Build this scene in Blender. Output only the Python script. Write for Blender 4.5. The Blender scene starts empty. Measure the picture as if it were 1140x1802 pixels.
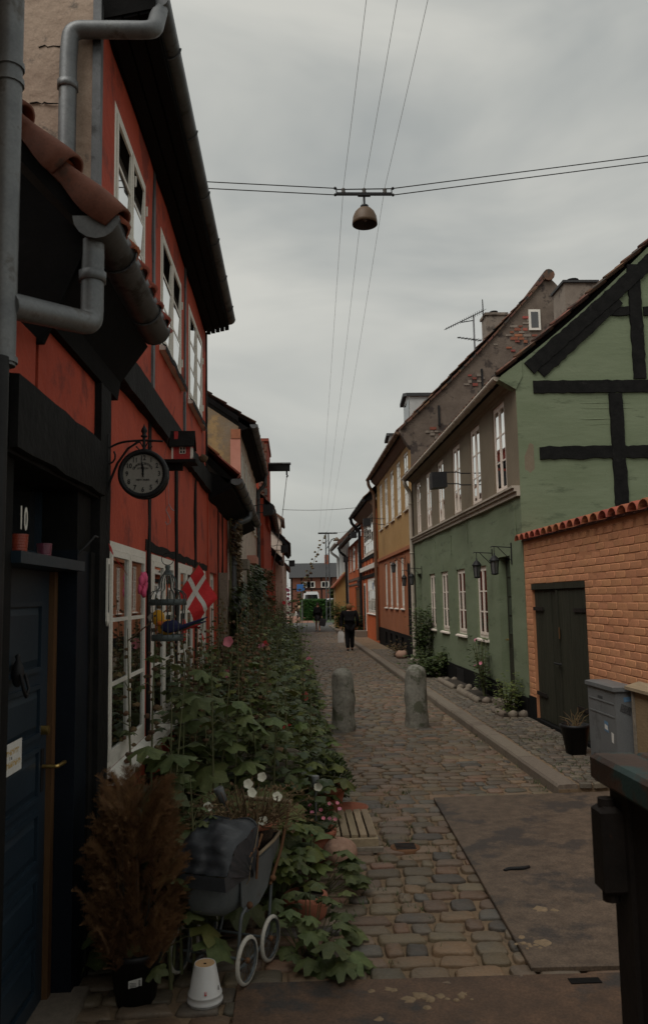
import bpy, math, random
from math import sin, cos, pi, radians
from mathutils import Vector, Matrix, noise
S = bpy.context.scene
COL = S.collection
# ------------------------------------------------------------------ camera
F, H = 1400.0, 1.75
TH = math.atan(153 / F); PS = math.atan(57.8 * cos(TH) / F); RO = 0.018
cam_d = bpy.data.cameras.new('camera'); cam = bpy.data.objects.new('camera', cam_d); COL.objects.link(cam)
cam.matrix_world = (Matrix.Translation((0, 0, H)) @ Matrix.Rotation(-PS, 4, 'Z') @ Matrix.Rotation(pi / 2 + TH, 4, 'X') @ Matrix.Rotation(-RO, 4, 'Z'))
cam_d.sensor_fit = 'VERTICAL'; cam_d.sensor_height = 36; cam_d.sensor_width = 36 * 1140 / 1802
cam_d.lens = F / 1802 * 36; cam_d.clip_start = 0.05; cam_d.clip_end = 3000
cam_d.dof.use_dof = True; cam_d.dof.focus_distance = 9.0; cam_d.dof.aperture_fstop = 5.6
S.camera = cam
# ------------------------------------------------------------------ sky and sun (overcast)
SUN_EL, SUN_AZ = radians(56), radians(222)      # azimuth measured from +Y towards +X
W = bpy.data.worlds.new('World'); S.world = W; W.use_nodes = True
nt = W.node_tree; nt.nodes.clear()
def nd(t, typ, **kw):
    n = t.nodes.new(typ)
    for k, v in kw.items(): setattr(n, k, v)
    return n
o = nd(nt, 'ShaderNodeOutputWorld'); bg = nd(nt, 'ShaderNodeBackground')
sk = nd(nt, 'ShaderNodeTexSky'); sk.sky_type = 'NISHITA'; sk.sun_disc = False
sk.sun_elevation = SUN_EL; sk.sun_rotation = SUN_AZ; sk.dust_density = 4; sk.air_density = 1.2
tc = nd(nt, 'ShaderNodeTexCoord'); mp = nd(nt, 'ShaderNodeMapping'); mp.inputs['Scale'].default_value = (1.0, 1.0, 2.2)
n1 = nd(nt, 'ShaderNodeTexNoise'); n1.inputs['Scale'].default_value = 2.1; n1.inputs['Detail'].default_value = 5; n1.inputs['Roughness'].default_value = .5
n1.inputs['Distortion'].default_value = .5
cr = nd(nt, 'ShaderNodeValToRGB')
cr.color_ramp.elements[0].position = .36; cr.color_ramp.elements[0].color = (2.5, 2.62, 2.52, 1)
cr.color_ramp.elements[1].position = .63; cr.color_ramp.elements[1].color = (4.3, 4.26, 3.88, 1)
mx = nd(nt, 'ShaderNodeMix', data_type='RGBA'); mx.inputs['Factor'].default_value = .93
L = nt.links.new
L(tc.outputs['Generated'], mp.inputs['Vector']); L(mp.outputs['Vector'], n1.inputs['Vector']); L(n1.outputs['Fac'], cr.inputs['Fac'])
L(sk.outputs['Color'], mx.inputs['A']); L(cr.outputs['Color'], mx.inputs['B']); L(mx.outputs['Result'], bg.inputs['Color'])
bg.inputs['Strength'].default_value = .1
L(bg.outputs['Background'], o.inputs['Surface'])
sd = bpy.data.lights.new('sun', 'SUN'); sun = bpy.data.objects.new('sun', sd); COL.objects.link(sun)
sd.energy = 1.15; sd.angle = radians(40); sd.color = (1, .96, .9)
sv = Vector((sin(SUN_AZ) * cos(SUN_EL), cos(SUN_AZ) * cos(SUN_EL), sin(SUN_EL)))
sun.rotation_euler = sv.to_track_quat('Z', 'Y').to_euler()
S.view_settings.view_transform = 'Standard'; S.view_settings.look = 'None'
S.view_settings.exposure = 0.52; S.view_settings.gamma = 1; S.view_settings.use_curve_mapping = False
try:
    S.cycles.max_bounces = 6; S.cycles.transparent_max_bounces = 6
except Exception: pass
# ------------------------------------------------------------------ materials
MATS = {}
def M(name, c1, c2=None, scale=6, rough=.8, bump=.2, bscale=40, bdist=.004, metal=0, rnd=0, stain=None, sscale=1.3, sthr=.55, spec=.5, island=0, stretch=None, translucent=0, coat=0, fine=.05, stain2=None, s2thr=.62, s2scale=3.0):
    """procedural surface: two-tone noise, optional stains with their own shapes, per-piece variation, bump"""
    m = bpy.data.materials.new(name); m.use_nodes = True; t = m.node_tree; t.nodes.clear(); L = t.links.new
    out = nd(t, 'ShaderNodeOutputMaterial'); p = nd(t, 'ShaderNodeBsdfPrincipled')
    geo = nd(t, 'ShaderNodeNewGeometry'); vec = geo.outputs['Position']
    if stretch:
        mp = nd(t, 'ShaderNodeMapping'); mp.inputs['Scale'].default_value = stretch; L(vec, mp.inputs['Vector']); vec = mp.outputs['Vector']
    c2 = c2 or tuple(min(1, x * 1.25) for x in c1)
    n = nd(t, 'ShaderNodeTexNoise'); n.inputs['Scale'].default_value = scale; n.inputs['Detail'].default_value = 6; n.inputs['Roughness'].default_value = .62
    L(vec, n.inputs['Vector'])
    r = nd(t, 'ShaderNodeValToRGB'); r.color_ramp.elements[0].position = .3; r.color_ramp.elements[1].position = .7
    r.color_ramp.elements[0].color = (*c1, 1); r.color_ramp.elements[1].color = (*c2, 1)
    L(n.outputs['Fac'], r.inputs['Fac']); col = r.outputs['Color']
    for st, th, ss in ((stain, sthr, sscale), (stain2, s2thr, s2scale)):
        if not st: continue
        n2 = nd(t, 'ShaderNodeTexNoise'); n2.inputs['Scale'].default_value = ss; n2.inputs['Detail'].default_value = 7; n2.inputs['Roughness'].default_value = .68
        L(vec, n2.inputs['Vector'])
        r2 = nd(t, 'ShaderNodeValToRGB'); r2.color_ramp.elements[0].position = th; r2.color_ramp.elements[1].position = min(.99, th + .07)
        L(n2.outputs['Fac'], r2.inputs['Fac'])
        x = nd(t, 'ShaderNodeMix', data_type='RGBA'); L(r2.outputs['Color'], x.inputs['Factor']); L(col, x.inputs['A']); x.inputs['B'].default_value = (*st, 1); col = x.outputs['Result']
    if fine:
        n4 = nd(t, 'ShaderNodeTexNoise'); n4.inputs['Scale'].default_value = 90; n4.inputs['Detail'].default_value = 3; L(vec, n4.inputs['Vector'])
        mr = nd(t, 'ShaderNodeMapRange'); mr.inputs['From Min'].default_value = .3; mr.inputs['From Max'].default_value = .7
        mr.inputs['To Min'].default_value = 1 - fine * 2; mr.inputs['To Max'].default_value = 1 + fine * 2; L(n4.outputs['Fac'], mr.inputs['Value'])
        hs = nd(t, 'ShaderNodeHueSaturation'); L(mr.outputs['Result'], hs.inputs['Value']); L(col, hs.inputs['Color']); col = hs.outputs['Color']
    if rnd or island:
        a = nd(t, 'ShaderNodeMath', operation='ADD'); oi = nd(t, 'ShaderNodeObjectInfo')
        L(oi.outputs['Random'], a.inputs[0]); L(geo.outputs['Random Per Island'], a.inputs[1])
        fr = nd(t, 'ShaderNodeMath', operation='FRACT'); L(a.outputs[0], fr.inputs[0]); amt = rnd or island
        mr = nd(t, 'ShaderNodeMapRange'); mr.inputs['To Min'].default_value = 1 - amt; mr.inputs['To Max'].default_value = 1 + amt; L(fr.outputs[0], mr.inputs['Value'])
        m7 = nd(t, 'ShaderNodeMath', operation='MULTIPLY'); m7.inputs[1].default_value = 7.31; L(fr.outputs[0], m7.inputs[0])
        f7 = nd(t, 'ShaderNodeMath', operation='FRACT'); L(m7.outputs[0], f7.inputs[0])
        mh = nd(t, 'ShaderNodeMapRange'); mh.inputs['To Min'].default_value = .5 - amt * .06; mh.inputs['To Max'].default_value = .5 + amt * .06; L(f7.outputs[0], mh.inputs['Value'])
        hs = nd(t, 'ShaderNodeHueSaturation'); L(mr.outputs['Result'], hs.inputs['Value']); L(mh.outputs['Result'], hs.inputs['Hue']); L(col, hs.inputs['Color']); col = hs.outputs['Color']
    L(col, p.inputs['Base Color']); p.inputs['Roughness'].default_value = rough; p.inputs['Metallic'].default_value = metal
    p.inputs['Specular IOR Level'].default_value = spec; p.inputs['Coat Weight'].default_value = coat
    if bump:
        n3 = nd(t, 'ShaderNodeTexNoise'); n3.inputs['Scale'].default_value = bscale; n3.inputs['Detail'].default_value = 5; L(vec, n3.inputs['Vector'])
        b = nd(t, 'ShaderNodeBump'); b.inputs['Strength'].default_value = bump; b.inputs['Distance'].default_value = bdist
        L(n3.outputs['Fac'], b.inputs['Height']); L(b.outputs['Normal'], p.inputs['Normal'])
    sh = p.outputs[0]
    if translucent:
        tr = nd(t, 'ShaderNodeBsdfTranslucent'); L(col, tr.inputs['Color']); ms = nd(t, 'ShaderNodeMixShader'); ms.inputs[0].default_value = translucent
        L(sh, ms.inputs[1]); L(tr.outputs[0], ms.inputs[2]); sh = ms.outputs[0]
    L(sh, out.inputs['Surface']); MATS[name] = m; return m
def palette(name, cols, rough=.75, bump=.5, bscale=55, bdist=.004, spec=.4):
    """stones: one of several colours for each piece"""
    m = M(name, (.1, .1, .1), rough=rough, bump=bump, bscale=bscale, bdist=bdist, spec=spec, rnd=.25)
    t = m.node_tree; L = t.links.new
    ramp = [n for n in t.nodes if n.type == 'VALTORGB'][0]; noi = [l for l in t.links if l.to_node == ramp][0].from_node
    geo = [n for n in t.nodes if n.type == 'NEW_GEOMETRY'][0]; oi = nd(t, 'ShaderNodeObjectInfo')
    a = nd(t, 'ShaderNodeMath', operation='ADD'); L(oi.outputs['Random'], a.inputs[0]); L(geo.outputs['Random Per Island'], a.inputs[1])
    f = nd(t, 'ShaderNodeMath', operation='MULTIPLY'); f.inputs[1].default_value = 3.77; L(a.outputs[0], f.inputs[0])
    fr = nd(t, 'ShaderNodeMath', operation='FRACT'); L(f.outputs[0], fr.inputs[0])
    k = nd(t, 'ShaderNodeMath', operation='MULTIPLY_ADD'); k.inputs[1].default_value = .3; L(noi.outputs['Fac'], k.inputs[0]); L(fr.outputs[0], k.inputs[2])
    s = nd(t, 'ShaderNodeMath', operation='SUBTRACT'); s.inputs[1].default_value = .15; L(k.outputs[0], s.inputs[0])
    L(s.outputs[0], ramp.inputs['Fac']); e = ramp.color_ramp.elements
    while len(e) > 1: e.remove(e[-1])
    for i, c in enumerate(cols):
        el = e[0] if i == 0 else e.new(i / (len(cols) - 1))
        el.position = i / (len(cols) - 1); el.color = (*c, 1)
    return m
M('red_plaster', (.36, .046, .020), (.48, .072, .032), scale=2.5, rough=.85, bump=.5, bscale=14, bdist=.012, stain=(.235, .036, .02), sscale=2.2, sthr=.54, stain2=(.46, .12, .08), s2thr=.69, s2scale=9)
M('beige_plaster', (.33, .24, .18), (.46, .35, .27), scale=3, rough=.9, bump=.6, bscale=12, bdist=.02, stain=(.15, .125, .105), sscale=4.2, sthr=.565, stain2=(.06, .05, .042), s2thr=.66, s2scale=7)
M('ochre_gable', (.26, .17, .08), (.22, .19, .15), scale=2, rough=.9, bump=.5, bscale=12, bdist=.02, stain=(.36, .24, .11), sscale=2.2, sthr=.52)
M('pink_plaster', (.50, .21, .15), (.60, .28, .21), scale=3, bump=.3)
M('cream_plaster', (.60, .50, .42), (.70, .60, .52), scale=3, bump=.3, stain=(.34, .26, .20), sscale=3)
M('green_plaster', (.145, .180, .105), (.184, .220, .138), scale=1.6, rough=.85, bump=.3, bscale=7, bdist=.014, stain=(.108, .135, .080), sscale=2.4, sthr=.58, stain2=(.20, .23, .15), s2thr=.69, s2scale=6, stretch=(.6, .6, 2.2))
M('olive_plaster', (.16, .125, .082), (.20, .16, .108), scale=2, bump=.35, bscale=14, bdist=.01)
M('ochre_plaster', (.38, .22, .075), (.45, .27, .10), scale=2, bump=.3)
M('terracotta_plaster', (.33, .115, .048), (.40, .145, .062), scale=2, bump=.3, stain=(.21, .08, .04), sthr=.6)
M('orange_plaster', (.48, .092, .016), (.56, .12, .024), scale=2, bump=.3)
M('grey_gable', (.115, .088, .070), (.19, .15, .12), scale=2.6, rough=.95, bump=.6, bscale=20, bdist=.015, stain=(.06, .046, .04), sscale=2.2, sthr=.54, stain2=(.24, .20, .16), s2thr=.66, s2scale=5)
M('orange_brick', (.50, .220, .105), (.57, .265, .132), scale=2, rough=.85, bump=.45, bscale=30, bdist=.006, rnd=.07, stain=(.47, .21, .105), sscale=2.5, sthr=.6, stain2=(.38, .19, .11), s2thr=.70, s2scale=6)
M('far_brick', (.15, .055, .034), (.20, .075, .046), scale=3, rough=.9)
M('orange_mortar', (.43, .185, .088), (.50, .22, .108), scale=4, rough=.9, bump=.4)
M('red_brick', (.22, .062, .038), (.32, .10, .06), scale=8, rnd=.3, bump=.4)
M('black_timber', spec=0.12, c1=(.006, .006, .006), c2=(.014, .0135, .013), scale=8, rough=.75, bump=.7, bscale=26, bdist=.006, stretch=(1, 1, 1), stain=(.028, .026, .025), sthr=.64, sscale=5)
M('soffit_board', spec=0.12, c1=(.004, .004, .004), c2=(.009, .008, .008), scale=5, rough=.9, bump=.5, stretch=(1, .3, 1), stain=(.03, .026, .022), sthr=.72, sscale=4)
M('tar_plinth', spec=0.12, c1=(.006, .006, .006), c2=(.012, .0115, .011), rough=.8, bump=.4)
M('white_paint', (.70, .67, .60), (.80, .77, .70), scale=6, rough=.55, bump=.15, stain=(.42, .38, .32), sscale=5, sthr=.66)
M('pinkwhite_paint', (.74, .64, .56), (.80, .70, .62), scale=6, rough=.55, bump=.15)
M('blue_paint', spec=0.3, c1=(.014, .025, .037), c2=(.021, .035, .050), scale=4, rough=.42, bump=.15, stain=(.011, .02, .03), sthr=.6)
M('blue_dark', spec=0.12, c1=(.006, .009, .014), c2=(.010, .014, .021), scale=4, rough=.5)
M('brown_wood', (.085, .040, .015), (.125, .062, .024), scale=9, rough=.5, stretch=(3, 3, .3))
M('grey_wood', (.16, .135, .105), (.27, .23, .18), scale=10, rough=.85, bump=.5, stretch=(4, .5, 4))
M('crate_wood', (.24, .185, .115), (.36, .28, .18), scale=8, rough=.85, bump=.5, stretch=(4, .5, 4), rnd=.15)
M('gate_wood', spec=0.12, c1=(.026, .027, .019), c2=(.048, .047, .034), scale=8, rough=.7, bump=.6, bscale=22, stretch=(4, 4, .3), rnd=.12)
M('zinc', (.115, .122, .128), (.20, .208, .21), scale=5, rough=.5, bump=.15, metal=.5, stain=(.10, .095, .088), sscale=5, sthr=.55, stain2=(.17, .12, .08), s2thr=.70, s2scale=8)
M('zinc_dark', spec=0.4, c1=(.06, .063, .066), c2=(.12, .125, .13), scale=5, rough=.5, metal=.5, bump=.15, stain=(.035, .035, .035), sscale=6)
M('pipe_beige', (.36, .31, .25), (.46, .40, .33), scale=5, rough=.6, stain=(.24, .20, .15), sscale=6, sthr=.6)
M('copper_pipe', (.10, .055, .03), (.15, .08, .045), rough=.6)
M('iron', spec=0.25, c1=(.012, .012, .013), c2=(.025, .025, .026), rough=.55, bump=.2, metal=.2)
M('tile', (.25, .060, .028), (.37, .105, .052), scale=9, rough=.8, bump=.4, rnd=.22, stain=(.09, .05, .035), sscale=7, sthr=.62)
M('tile_verge', (.13, .044, .026), (.21, .078, .048), scale=7, rough=.85, bump=.4, stain=(.10, .05, .035), sscale=6, sthr=.56)  # browner copy of tile, darkened so the verge's shadow sits in the colour
M('dried_mortar', (.20, .145, .088), (.28, .20, .12), scale=40, rough=.95, bump=.6)
M('tile_dark', (.10, .055, .038), (.19, .085, .050), scale=8, rough=.85, bump=.5, rnd=.3, stain=(.045, .042, .036), sthr=.52, sscale=3)
M('slate', (.030, .031, .033), (.045, .046, .048), rough=.7, bump=.4)
M('sand_joint', (.155, .105, .062), (.225, .155, .092), scale=9, rough=.95, bump=.8, bscale=120, bdist=.006, stain=(.085, .062, .042), sscale=3, sthr=.58, stain2=(.055, .065, .03), s2thr=.66, s2scale=5)
palette('cobble', [(.155, .114, .074), (.125, .100, .072), (.175, .124, .080), (.135, .104, .072), (.19, .112, .070), (.155, .118, .080), (.10, .092, .078), (.165, .122, .079)], rough=.56, bump=.8, bscale=45, bdist=.007)
palette('sett', [(.125, .104, .078), (.10, .088, .072), (.15, .118, .085), (.11, .088, .066)], rough=.72, bump=.6)
M('kerb_granite', (.15, .122, .093), (.21, .172, .132), scale=30, rough=.8, bump=.5, bscale=90, stain=(.13, .10, .075), sthr=.56, sscale=3, rnd=.1)
M('bollard_granite', (.165, .160, .132), (.29, .28, .235), scale=26, rough=.85, bump=.7, bscale=70, bdist=.006, stain=(.10, .105, .07), sscale=5, sthr=.53, stain2=(.38, .37, .32), s2thr=.66, s2scale=28)
M('steel_plate', (.078, .056, .040), (.150, .108, .076), fine=.12, scale=11, rough=.62, bump=.4, bscale=60, bdist=.002, stain=(.058, .047, .040), sscale=2.2, sthr=.52, stain2=(.30, .21, .12), s2thr=.685, s2scale=3.2, spec=.35)
M('steel_plate_rust', (.072, .046, .031), (.14, .082, .05), fine=.12, scale=8, rough=.66, bump=.4, bscale=60, bdist=.002, stain=(.05, .042, .037), sscale=1.7, sthr=.52, stain2=(.36, .25, .13), s2thr=.675, s2scale=3.4, spec=.35)
M('skip_steel', spec=0.12, c1=(.016, .014, .013), c2=(.030, .024, .021), scale=6, rough=.6, bump=.3, stain=(.10, .04, .02), sscale=4, sthr=.66)
M('skip_rim', (.035, .020, .013), (.075, .038, .024), scale=7, rough=.6, bump=.4, stain=(.022, .050, .047), sscale=5, sthr=.52, stain2=(.02, .016, .014), s2thr=.66, s2scale=4)
M('cabinet_grey', (.125, .132, .135), (.155, .162, .165), scale=4, rough=.5, bump=.08, stain=(.10, .105, .106), sscale=3, sthr=.58)
M('straw_board', (.20, .135, .07), (.28, .20, .11), scale=12, rough=.9, stretch=(1, 1, 6))
M('asphalt', (.060, .057, .053), (.085, .08, .074), scale=30, rough=.9, bump=.4)
M('red_paving', (.20, .095, .06), (.25, .12, .08), scale=10, rough=.9)
M('ground_mat', (.10, .085, .06), (.13, .11, .08), scale=3, rough=.95)
M('leaf', (.066, .092, .020), (.140, .165, .044), scale=10, rough=.5, bump=.3, rnd=.42, translucent=.30, fine=.05)
M('leaf_big', (.072, .100, .032), (.140, .168, .060), scale=16, rough=.6, bump=.6, bscale=38, bdist=.012, rnd=.32, translucent=.26, stain=(.17, .165, .055), sthr=.65, sscale=7)
M('leaf_yellow', (.17, .165, .045), (.13, .155, .045), scale=14, rough=.6, rnd=.25, translucent=.2)
M('leaf_dark', (.032, .052, .013), (.068, .092, .025), scale=10, rough=.5, rnd=.35, translucent=.18)
M('leaf_dry', (.11, .070, .032), (.19, .13, .065), scale=14, rough=.9, rnd=.35, translucent=.15)
M('hedge_leaf', (.035, .10, .018), (.06, .15, .028), scale=8, rough=.6, rnd=.35, translucent=.2)
M('stem', (.075, .095, .035), (.13, .12, .055), scale=14, rough=.8)
M('pod', (.085, .050, .024), (.16, .105, .052), scale=20, rough=.9, rnd=.4)
M('conifer_brown', (.085, .041, .015), (.225, .112, .043), scale=20, rough=.9, rnd=.14, translucent=.12)
M('flower_pink', (.62, .16, .25), (.72, .28, .36), rough=.7, translucent=.25, rnd=.2)
M('flower_red', (.62, .03, .045), (.70, .06, .07), rough=.7, translucent=.25)
M('flower_white', (.74, .72, .58), (.80, .78, .66), rough=.7, translucent=.25)
M('flower_orange', (.6, .13, .02), rough=.7)
M('terracotta', (.27, .088, .048), (.36, .13, .075), scale=9, rough=.85, bump=.3, stain=(.20, .10, .07), sscale=7, sthr=.6)
M('white_glaze', (.56, .55, .53), (.62, .61, .59), scale=5, rough=.4, bump=.05, fine=.01, stain=(.55, .52, .47), sthr=.66)
M('pot_inside', (.50, .30, .15), (.58, .38, .20), rough=.9)
M('black_plastic', spec=0.3, c1=(.010, .010, .011), c2=(.014, .014, .015), rough=.5)
M('dark_glaze', (.018, .013, .011), (.03, .02, .016), rough=.18, spec=.6)
M('pram_grey', (.085, .098, .102), (.13, .145, .15), scale=5, rough=.5, bump=.2, stain=(.085, .06, .042), sscale=5, sthr=.66)
M('hood_vinyl', spec=0.35, c1=(.030, .033, .038), c2=(.048, .052, .058), scale=4, rough=.42, bump=.3, bscale=16, bdist=.02)
M('tyre_white', (.46, .44, .38), (.55, .52, .46), rough=.7, stain=(.28, .24, .18), sthr=.6, sscale=16)
M('rust', (.11, .05, .022), (.19, .09, .04), rough=.9)
M('soil', (.025, .018, .012), (.04, .03, .02), rough=1)
M('granite_pink', (.30, .175, .12), (.40, .25, .18), scale=26, rough=.85, bump=.4, stain=(.22, .13, .10), sthr=.58, sscale=6)
M('clock_face', (.25, .235, .205), (.30, .285, .25), scale=5, rough=.5, bump=0, stain=(.21, .19, .16), sthr=.6, sscale=14, fine=.03)
M('ink', (.012, .012, .012), rough=.7, bump=0)
M('number_white', (.62, .60, .54), rough=.6, bump=0)
M('paper', (.58, .57, .53), (.64, .63, .59), rough=.8, bump=.1)
M('gold_ink', (.42, .27, .06), rough=.5, bump=0)
M('brass', (.50, .33, .10), (.60, .42, .15), rough=.3, metal=.9, bump=0)
M('flag_red', (.56, .022, .026), (.64, .035, .038), rough=.8, bump=.3, bscale=90, translucent=.15)
M('flag_white', (.70, .68, .64), (.74, .72, .68), rough=.8, bump=.3, translucent=.15)
M('ribbon_red', (.50, .03, .03), (.60, .06, .055), rough=.6, translucent=.15)
M('pink_fabric', (.62, .06, .16), (.70, .12, .24), rough=.8)
M('toy_yellow', (.62, .30, .015), (.66, .34, .03), rough=.9, bump=.3)
M('toy_orange', (.60, .14, .02), rough=.9)
M('toy_blue', (.012, .014, .055), (.02, .022, .08), rough=.9)
M('toy_green', (.015, .10, .055), rough=.9)
M('cage_metal', (.055, .07, .07), (.10, .12, .115), rough=.6, metal=.3)
M('toyhouse_red', (.36, .018, .018), (.42, .03, .028), rough=.6)
M('tealight_red', (.24, .030, .018), (.32, .06, .03), rough=.35)
M('tealight_purple', (.13, .03, .055), (.18, .05, .08), rough=.3)
M('lamp_brown', (.085, .050, .026), (.12, .072, .038), rough=.55, stain=(.06, .04, .025), sthr=.58, sscale=7)
M('lamp_inside', (.05, .042, .036), rough=.6)
M('chimney_render', (.20, .165, .135), (.28, .235, .195), scale=4, rough=.95, bump=.4, stain=(.11, .09, .075), sscale=3, sthr=.54)
M('dormer_white', (.46, .47, .46), (.54, .55, .54), rough=.6)
M('aluminium', (.25, .25, .26), rough=.4, metal=.6, bump=0)
M('cloth_black', spec=0.12, c1=(.008, .008, .009), c2=(.014, .014, .015), rough=.9)
M('cloth_dark', (.022, .022, .026), (.035, .035, .04), rough=.9)
M('cloth_tan', (.42, .30, .20), rough=.9)
M('cloth_red', (.5, .03, .03), rough=.9)
M('skin', (.48, .27, .18), rough=.6, bump=0)
M('hair_ginger', (.20, .09, .035), (.28, .13, .05), rough=.8, stretch=(1, 1, .2))
M('hair_dark', (.03, .02, .014), rough=.8)
M('bag_white', (.62, .61, .58), rough=.7)
M('car_white', (.62, .63, .64), rough=.3, bump=0, coat=.5)
M('car_dark', (.02, .022, .024), rough=.25, bump=0, coat=.5)
M('sign_blue', (.03, .12, .32), rough=.5, bump=0)
M('sticker_blue', (.06, .14, .26), (.16, .28, .40), scale=60, rough=.5, bump=0)
M('sticker_dark', (.02, .02, .022), (.10, .10, .10), scale=90, rough=.5, bump=0)
M('wire_black', (.02, .02, .02), rough=.6, bump=0)
M('wire_pale', (.30, .30, .29), (.14, .14, .14), scale=3, rough=.5, bump=0)
M('grass_green', (.04, .075, .022), (.075, .11, .035), rough=.8, rnd=.3)
M('tyre_black', (.012, .012, .012), rough=.8)
def glass(name, c=(.012, .013, .014), rough=.03, ior=1.9, c2=None):
    m = M(name, c, c2, scale=3, rough=rough, bump=0, fine=0, spec=.5); p = [n for n in m.node_tree.nodes if n.type == 'BSDF_PRINCIPLED'][0]
    p.inputs['IOR'].default_value = ior; return m
glass('pane_dark'); glass('pane_curtain', (.03, .028, .025), c2=(.11, .10, .09)); glass('lens_glass', (.1, .1, .1), ior=1.5)
for nm, v, mt in (('pane_sky', .80, 1.0), ('pane_mid', .30, 1.0)):      # double panes seen at a slant act as mirrors
    q = glass(nm, (v, v, v * .98), ior=1.5, rough=.02, c2=(v * .9, v * .9, v * .9)); [n for n in q.node_tree.nodes if n.type == 'BSDF_PRINCIPLED'][0].inputs['Metallic'].default_value = mt
# ------------------------------------------------------------------ mesh helpers
class MB:
    def __init__(s): s.v = []; s.f = []; s.sm = []
    def add(s, v, f, smooth=False):
        b = len(s.v); s.v += [tuple(p) for p in v]; s.f += [tuple(i + b for i in q) for q in f]; s.sm += [smooth] * len(f); return s
    def box(s, x0, x1, y0, y1, z0, z1, Mx=None):
        v = [(x0, y0, z0), (x1, y0, z0), (x1, y1, z0), (x0, y1, z0), (x0, y0, z1), (x1, y0, z1), (x1, y1, z1), (x0, y1, z1)]
        if Mx is not None: v = [Mx @ Vector(p) for p in v]
        return s.add(v, [(3, 2, 1, 0), (4, 5, 6, 7), (0, 1, 5, 4), (1, 2, 6, 5), (2, 3, 7, 6), (3, 0, 4, 7)])
    def tube(s, pts, r, n=8, caps=True, smooth=True):
        pts = [Vector(p) for p in pts]; m = len(pts); rs = r if isinstance(r, (list, tuple)) else [r] * m
        T = [((pts[min(i + 1, m - 1)] - pts[max(i - 1, 0)]).normalized()) for i in range(m)]
        a = Vector((0, 0, 1)) if abs(T[0].z) < .9 else Vector((1, 0, 0)); N = (a - T[0] * a.dot(T[0])).normalized(); v = []
        for i in range(m):
            N = (N - T[i] * N.dot(T[i])); N = N.normalized() if N.length > 1e-6 else T[i].orthogonal().normalized(); Bn = T[i].cross(N)
            v += [pts[i] + (N * cos(2 * pi * k / n) + Bn * sin(2 * pi * k / n)) * rs[i] for k in range(n)]
        f = [(i * n + k, i * n + (k + 1) % n, (i + 1) * n + (k + 1) % n, (i + 1) * n + k) for i in range(m - 1) for k in range(n)]
        s.add(v, f, smooth)
        if caps: s.add(v[:n], [tuple(range(n))[::-1]]); s.add(v[-n:], [tuple(range(n))])
        return s
    def lathe(s, prof, n=20, c=(0, 0, 0), Mx=None, smooth=True, wob=0):
        v = []; m = len(prof)
        for r, z in prof:
            for k in range(n):
                q = r * (1 + wob * noise.noise(Vector((cos(2 * pi * k / n) * 1.5, sin(2 * pi * k / n) * 1.5, z * 6 + c[0] * 9)))) if wob else r
                p = Vector((q * cos(2 * pi * k / n), q * sin(2 * pi * k / n), z)); p = Mx @ p if Mx is not None else p; v.append(p + Vector(c))
        return s.add(v, [(i * n + k, i * n + (k + 1) % n, (i + 1) * n + (k + 1) % n, (i + 1) * n + k) for i in range(m - 1) for k in range(n)], smooth)
    def poly_y(s, pts, y0, y1):
        """polygon in (x, z) extruded along y"""
        n = len(pts); v = [(x, y0, z) for x, z in pts] + [(x, y1, z) for x, z in pts]
        return s.add(v, [tuple(range(n)), tuple(range(n, 2 * n))[::-1]] + [(i, i + n, (i + 1) % n + n, (i + 1) % n) for i in range(n)])
    def poly_x(s, pts, x0, x1):
        n = len(pts); v = [(x0, y, z) for y, z in pts] + [(x1, y, z) for y, z in pts]
        return s.add(v, [tuple(range(n))[::-1], tuple(range(n, 2 * n))] + [(i, (i + 1) % n, (i + 1) % n + n, i + n) for i in range(n)])
    def ball(s, c, r, n=8, m=5, sq=(1, 1, 1), wob=0, seed=0):
        v = []; c = Vector(c)
        for i in range(m + 1):
            a = pi * i / m
            for k in range(n):
                p = Vector((sin(a) * cos(2 * pi * k / n), sin(a) * sin(2 * pi * k / n), cos(a)))
                q = 1 + wob * noise.noise(p * 1.6 + Vector((seed, seed * .7, 0))) if wob else 1
                v.append(c + Vector((p.x * r * sq[0], p.y * r * sq[1], p.z * r * sq[2])) * q)
        return s.add(v, [(i * n + k, (i + 1) * n + k, (i + 1) * n + (k + 1) % n, i * n + (k + 1) % n) for i in range(m) for k in range(n)], True)
    def mesh(s, name):
        me = bpy.data.meshes.new(name); me.from_pydata(s.v, [], s.f)
        me.polygons.foreach_set('use_smooth', s.sm); me.update(); return me
def link(name, me, mat=None, parent=None):
    o = bpy.data.objects.new(name, me); COL.objects.link(o)
    if mat and me is not None and not me.materials: me.materials.append(MATS[mat])
    if parent is not None:
        o.parent = parent; o.matrix_parent_inverse = parent.get('_inv') and Matrix.Translation(Vector(parent['_inv'])) or Matrix.Identity(4)
    return o
def ob(name, mb, mat, parent=None, kind=None):
    o = link(name, mb.mesh(name) if isinstance(mb, MB) else mb, mat, parent)
    if kind: o['kind'] = kind
    return o
def tag(o, label, cat, group=None):
    o['label'] = label; o['category'] = cat
    if group: o['group'] = group
    return o
def thing(name, label, cat, loc=(0, 0, 0), group=None):
    o = bpy.data.objects.new(name, None); COL.objects.link(o); o.location = loc; o.empty_display_size = .1
    if tuple(loc) != (0, 0, 0): o['_inv'] = [-loc[0], -loc[1], -loc[2]]
    return tag(o, label, cat, group)
def copy_tree(o, parent=None):
    c = o.copy(); COL.objects.link(c); c.parent = parent
    for ch in list(o.children): copy_tree(ch, c)
    return c
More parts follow.
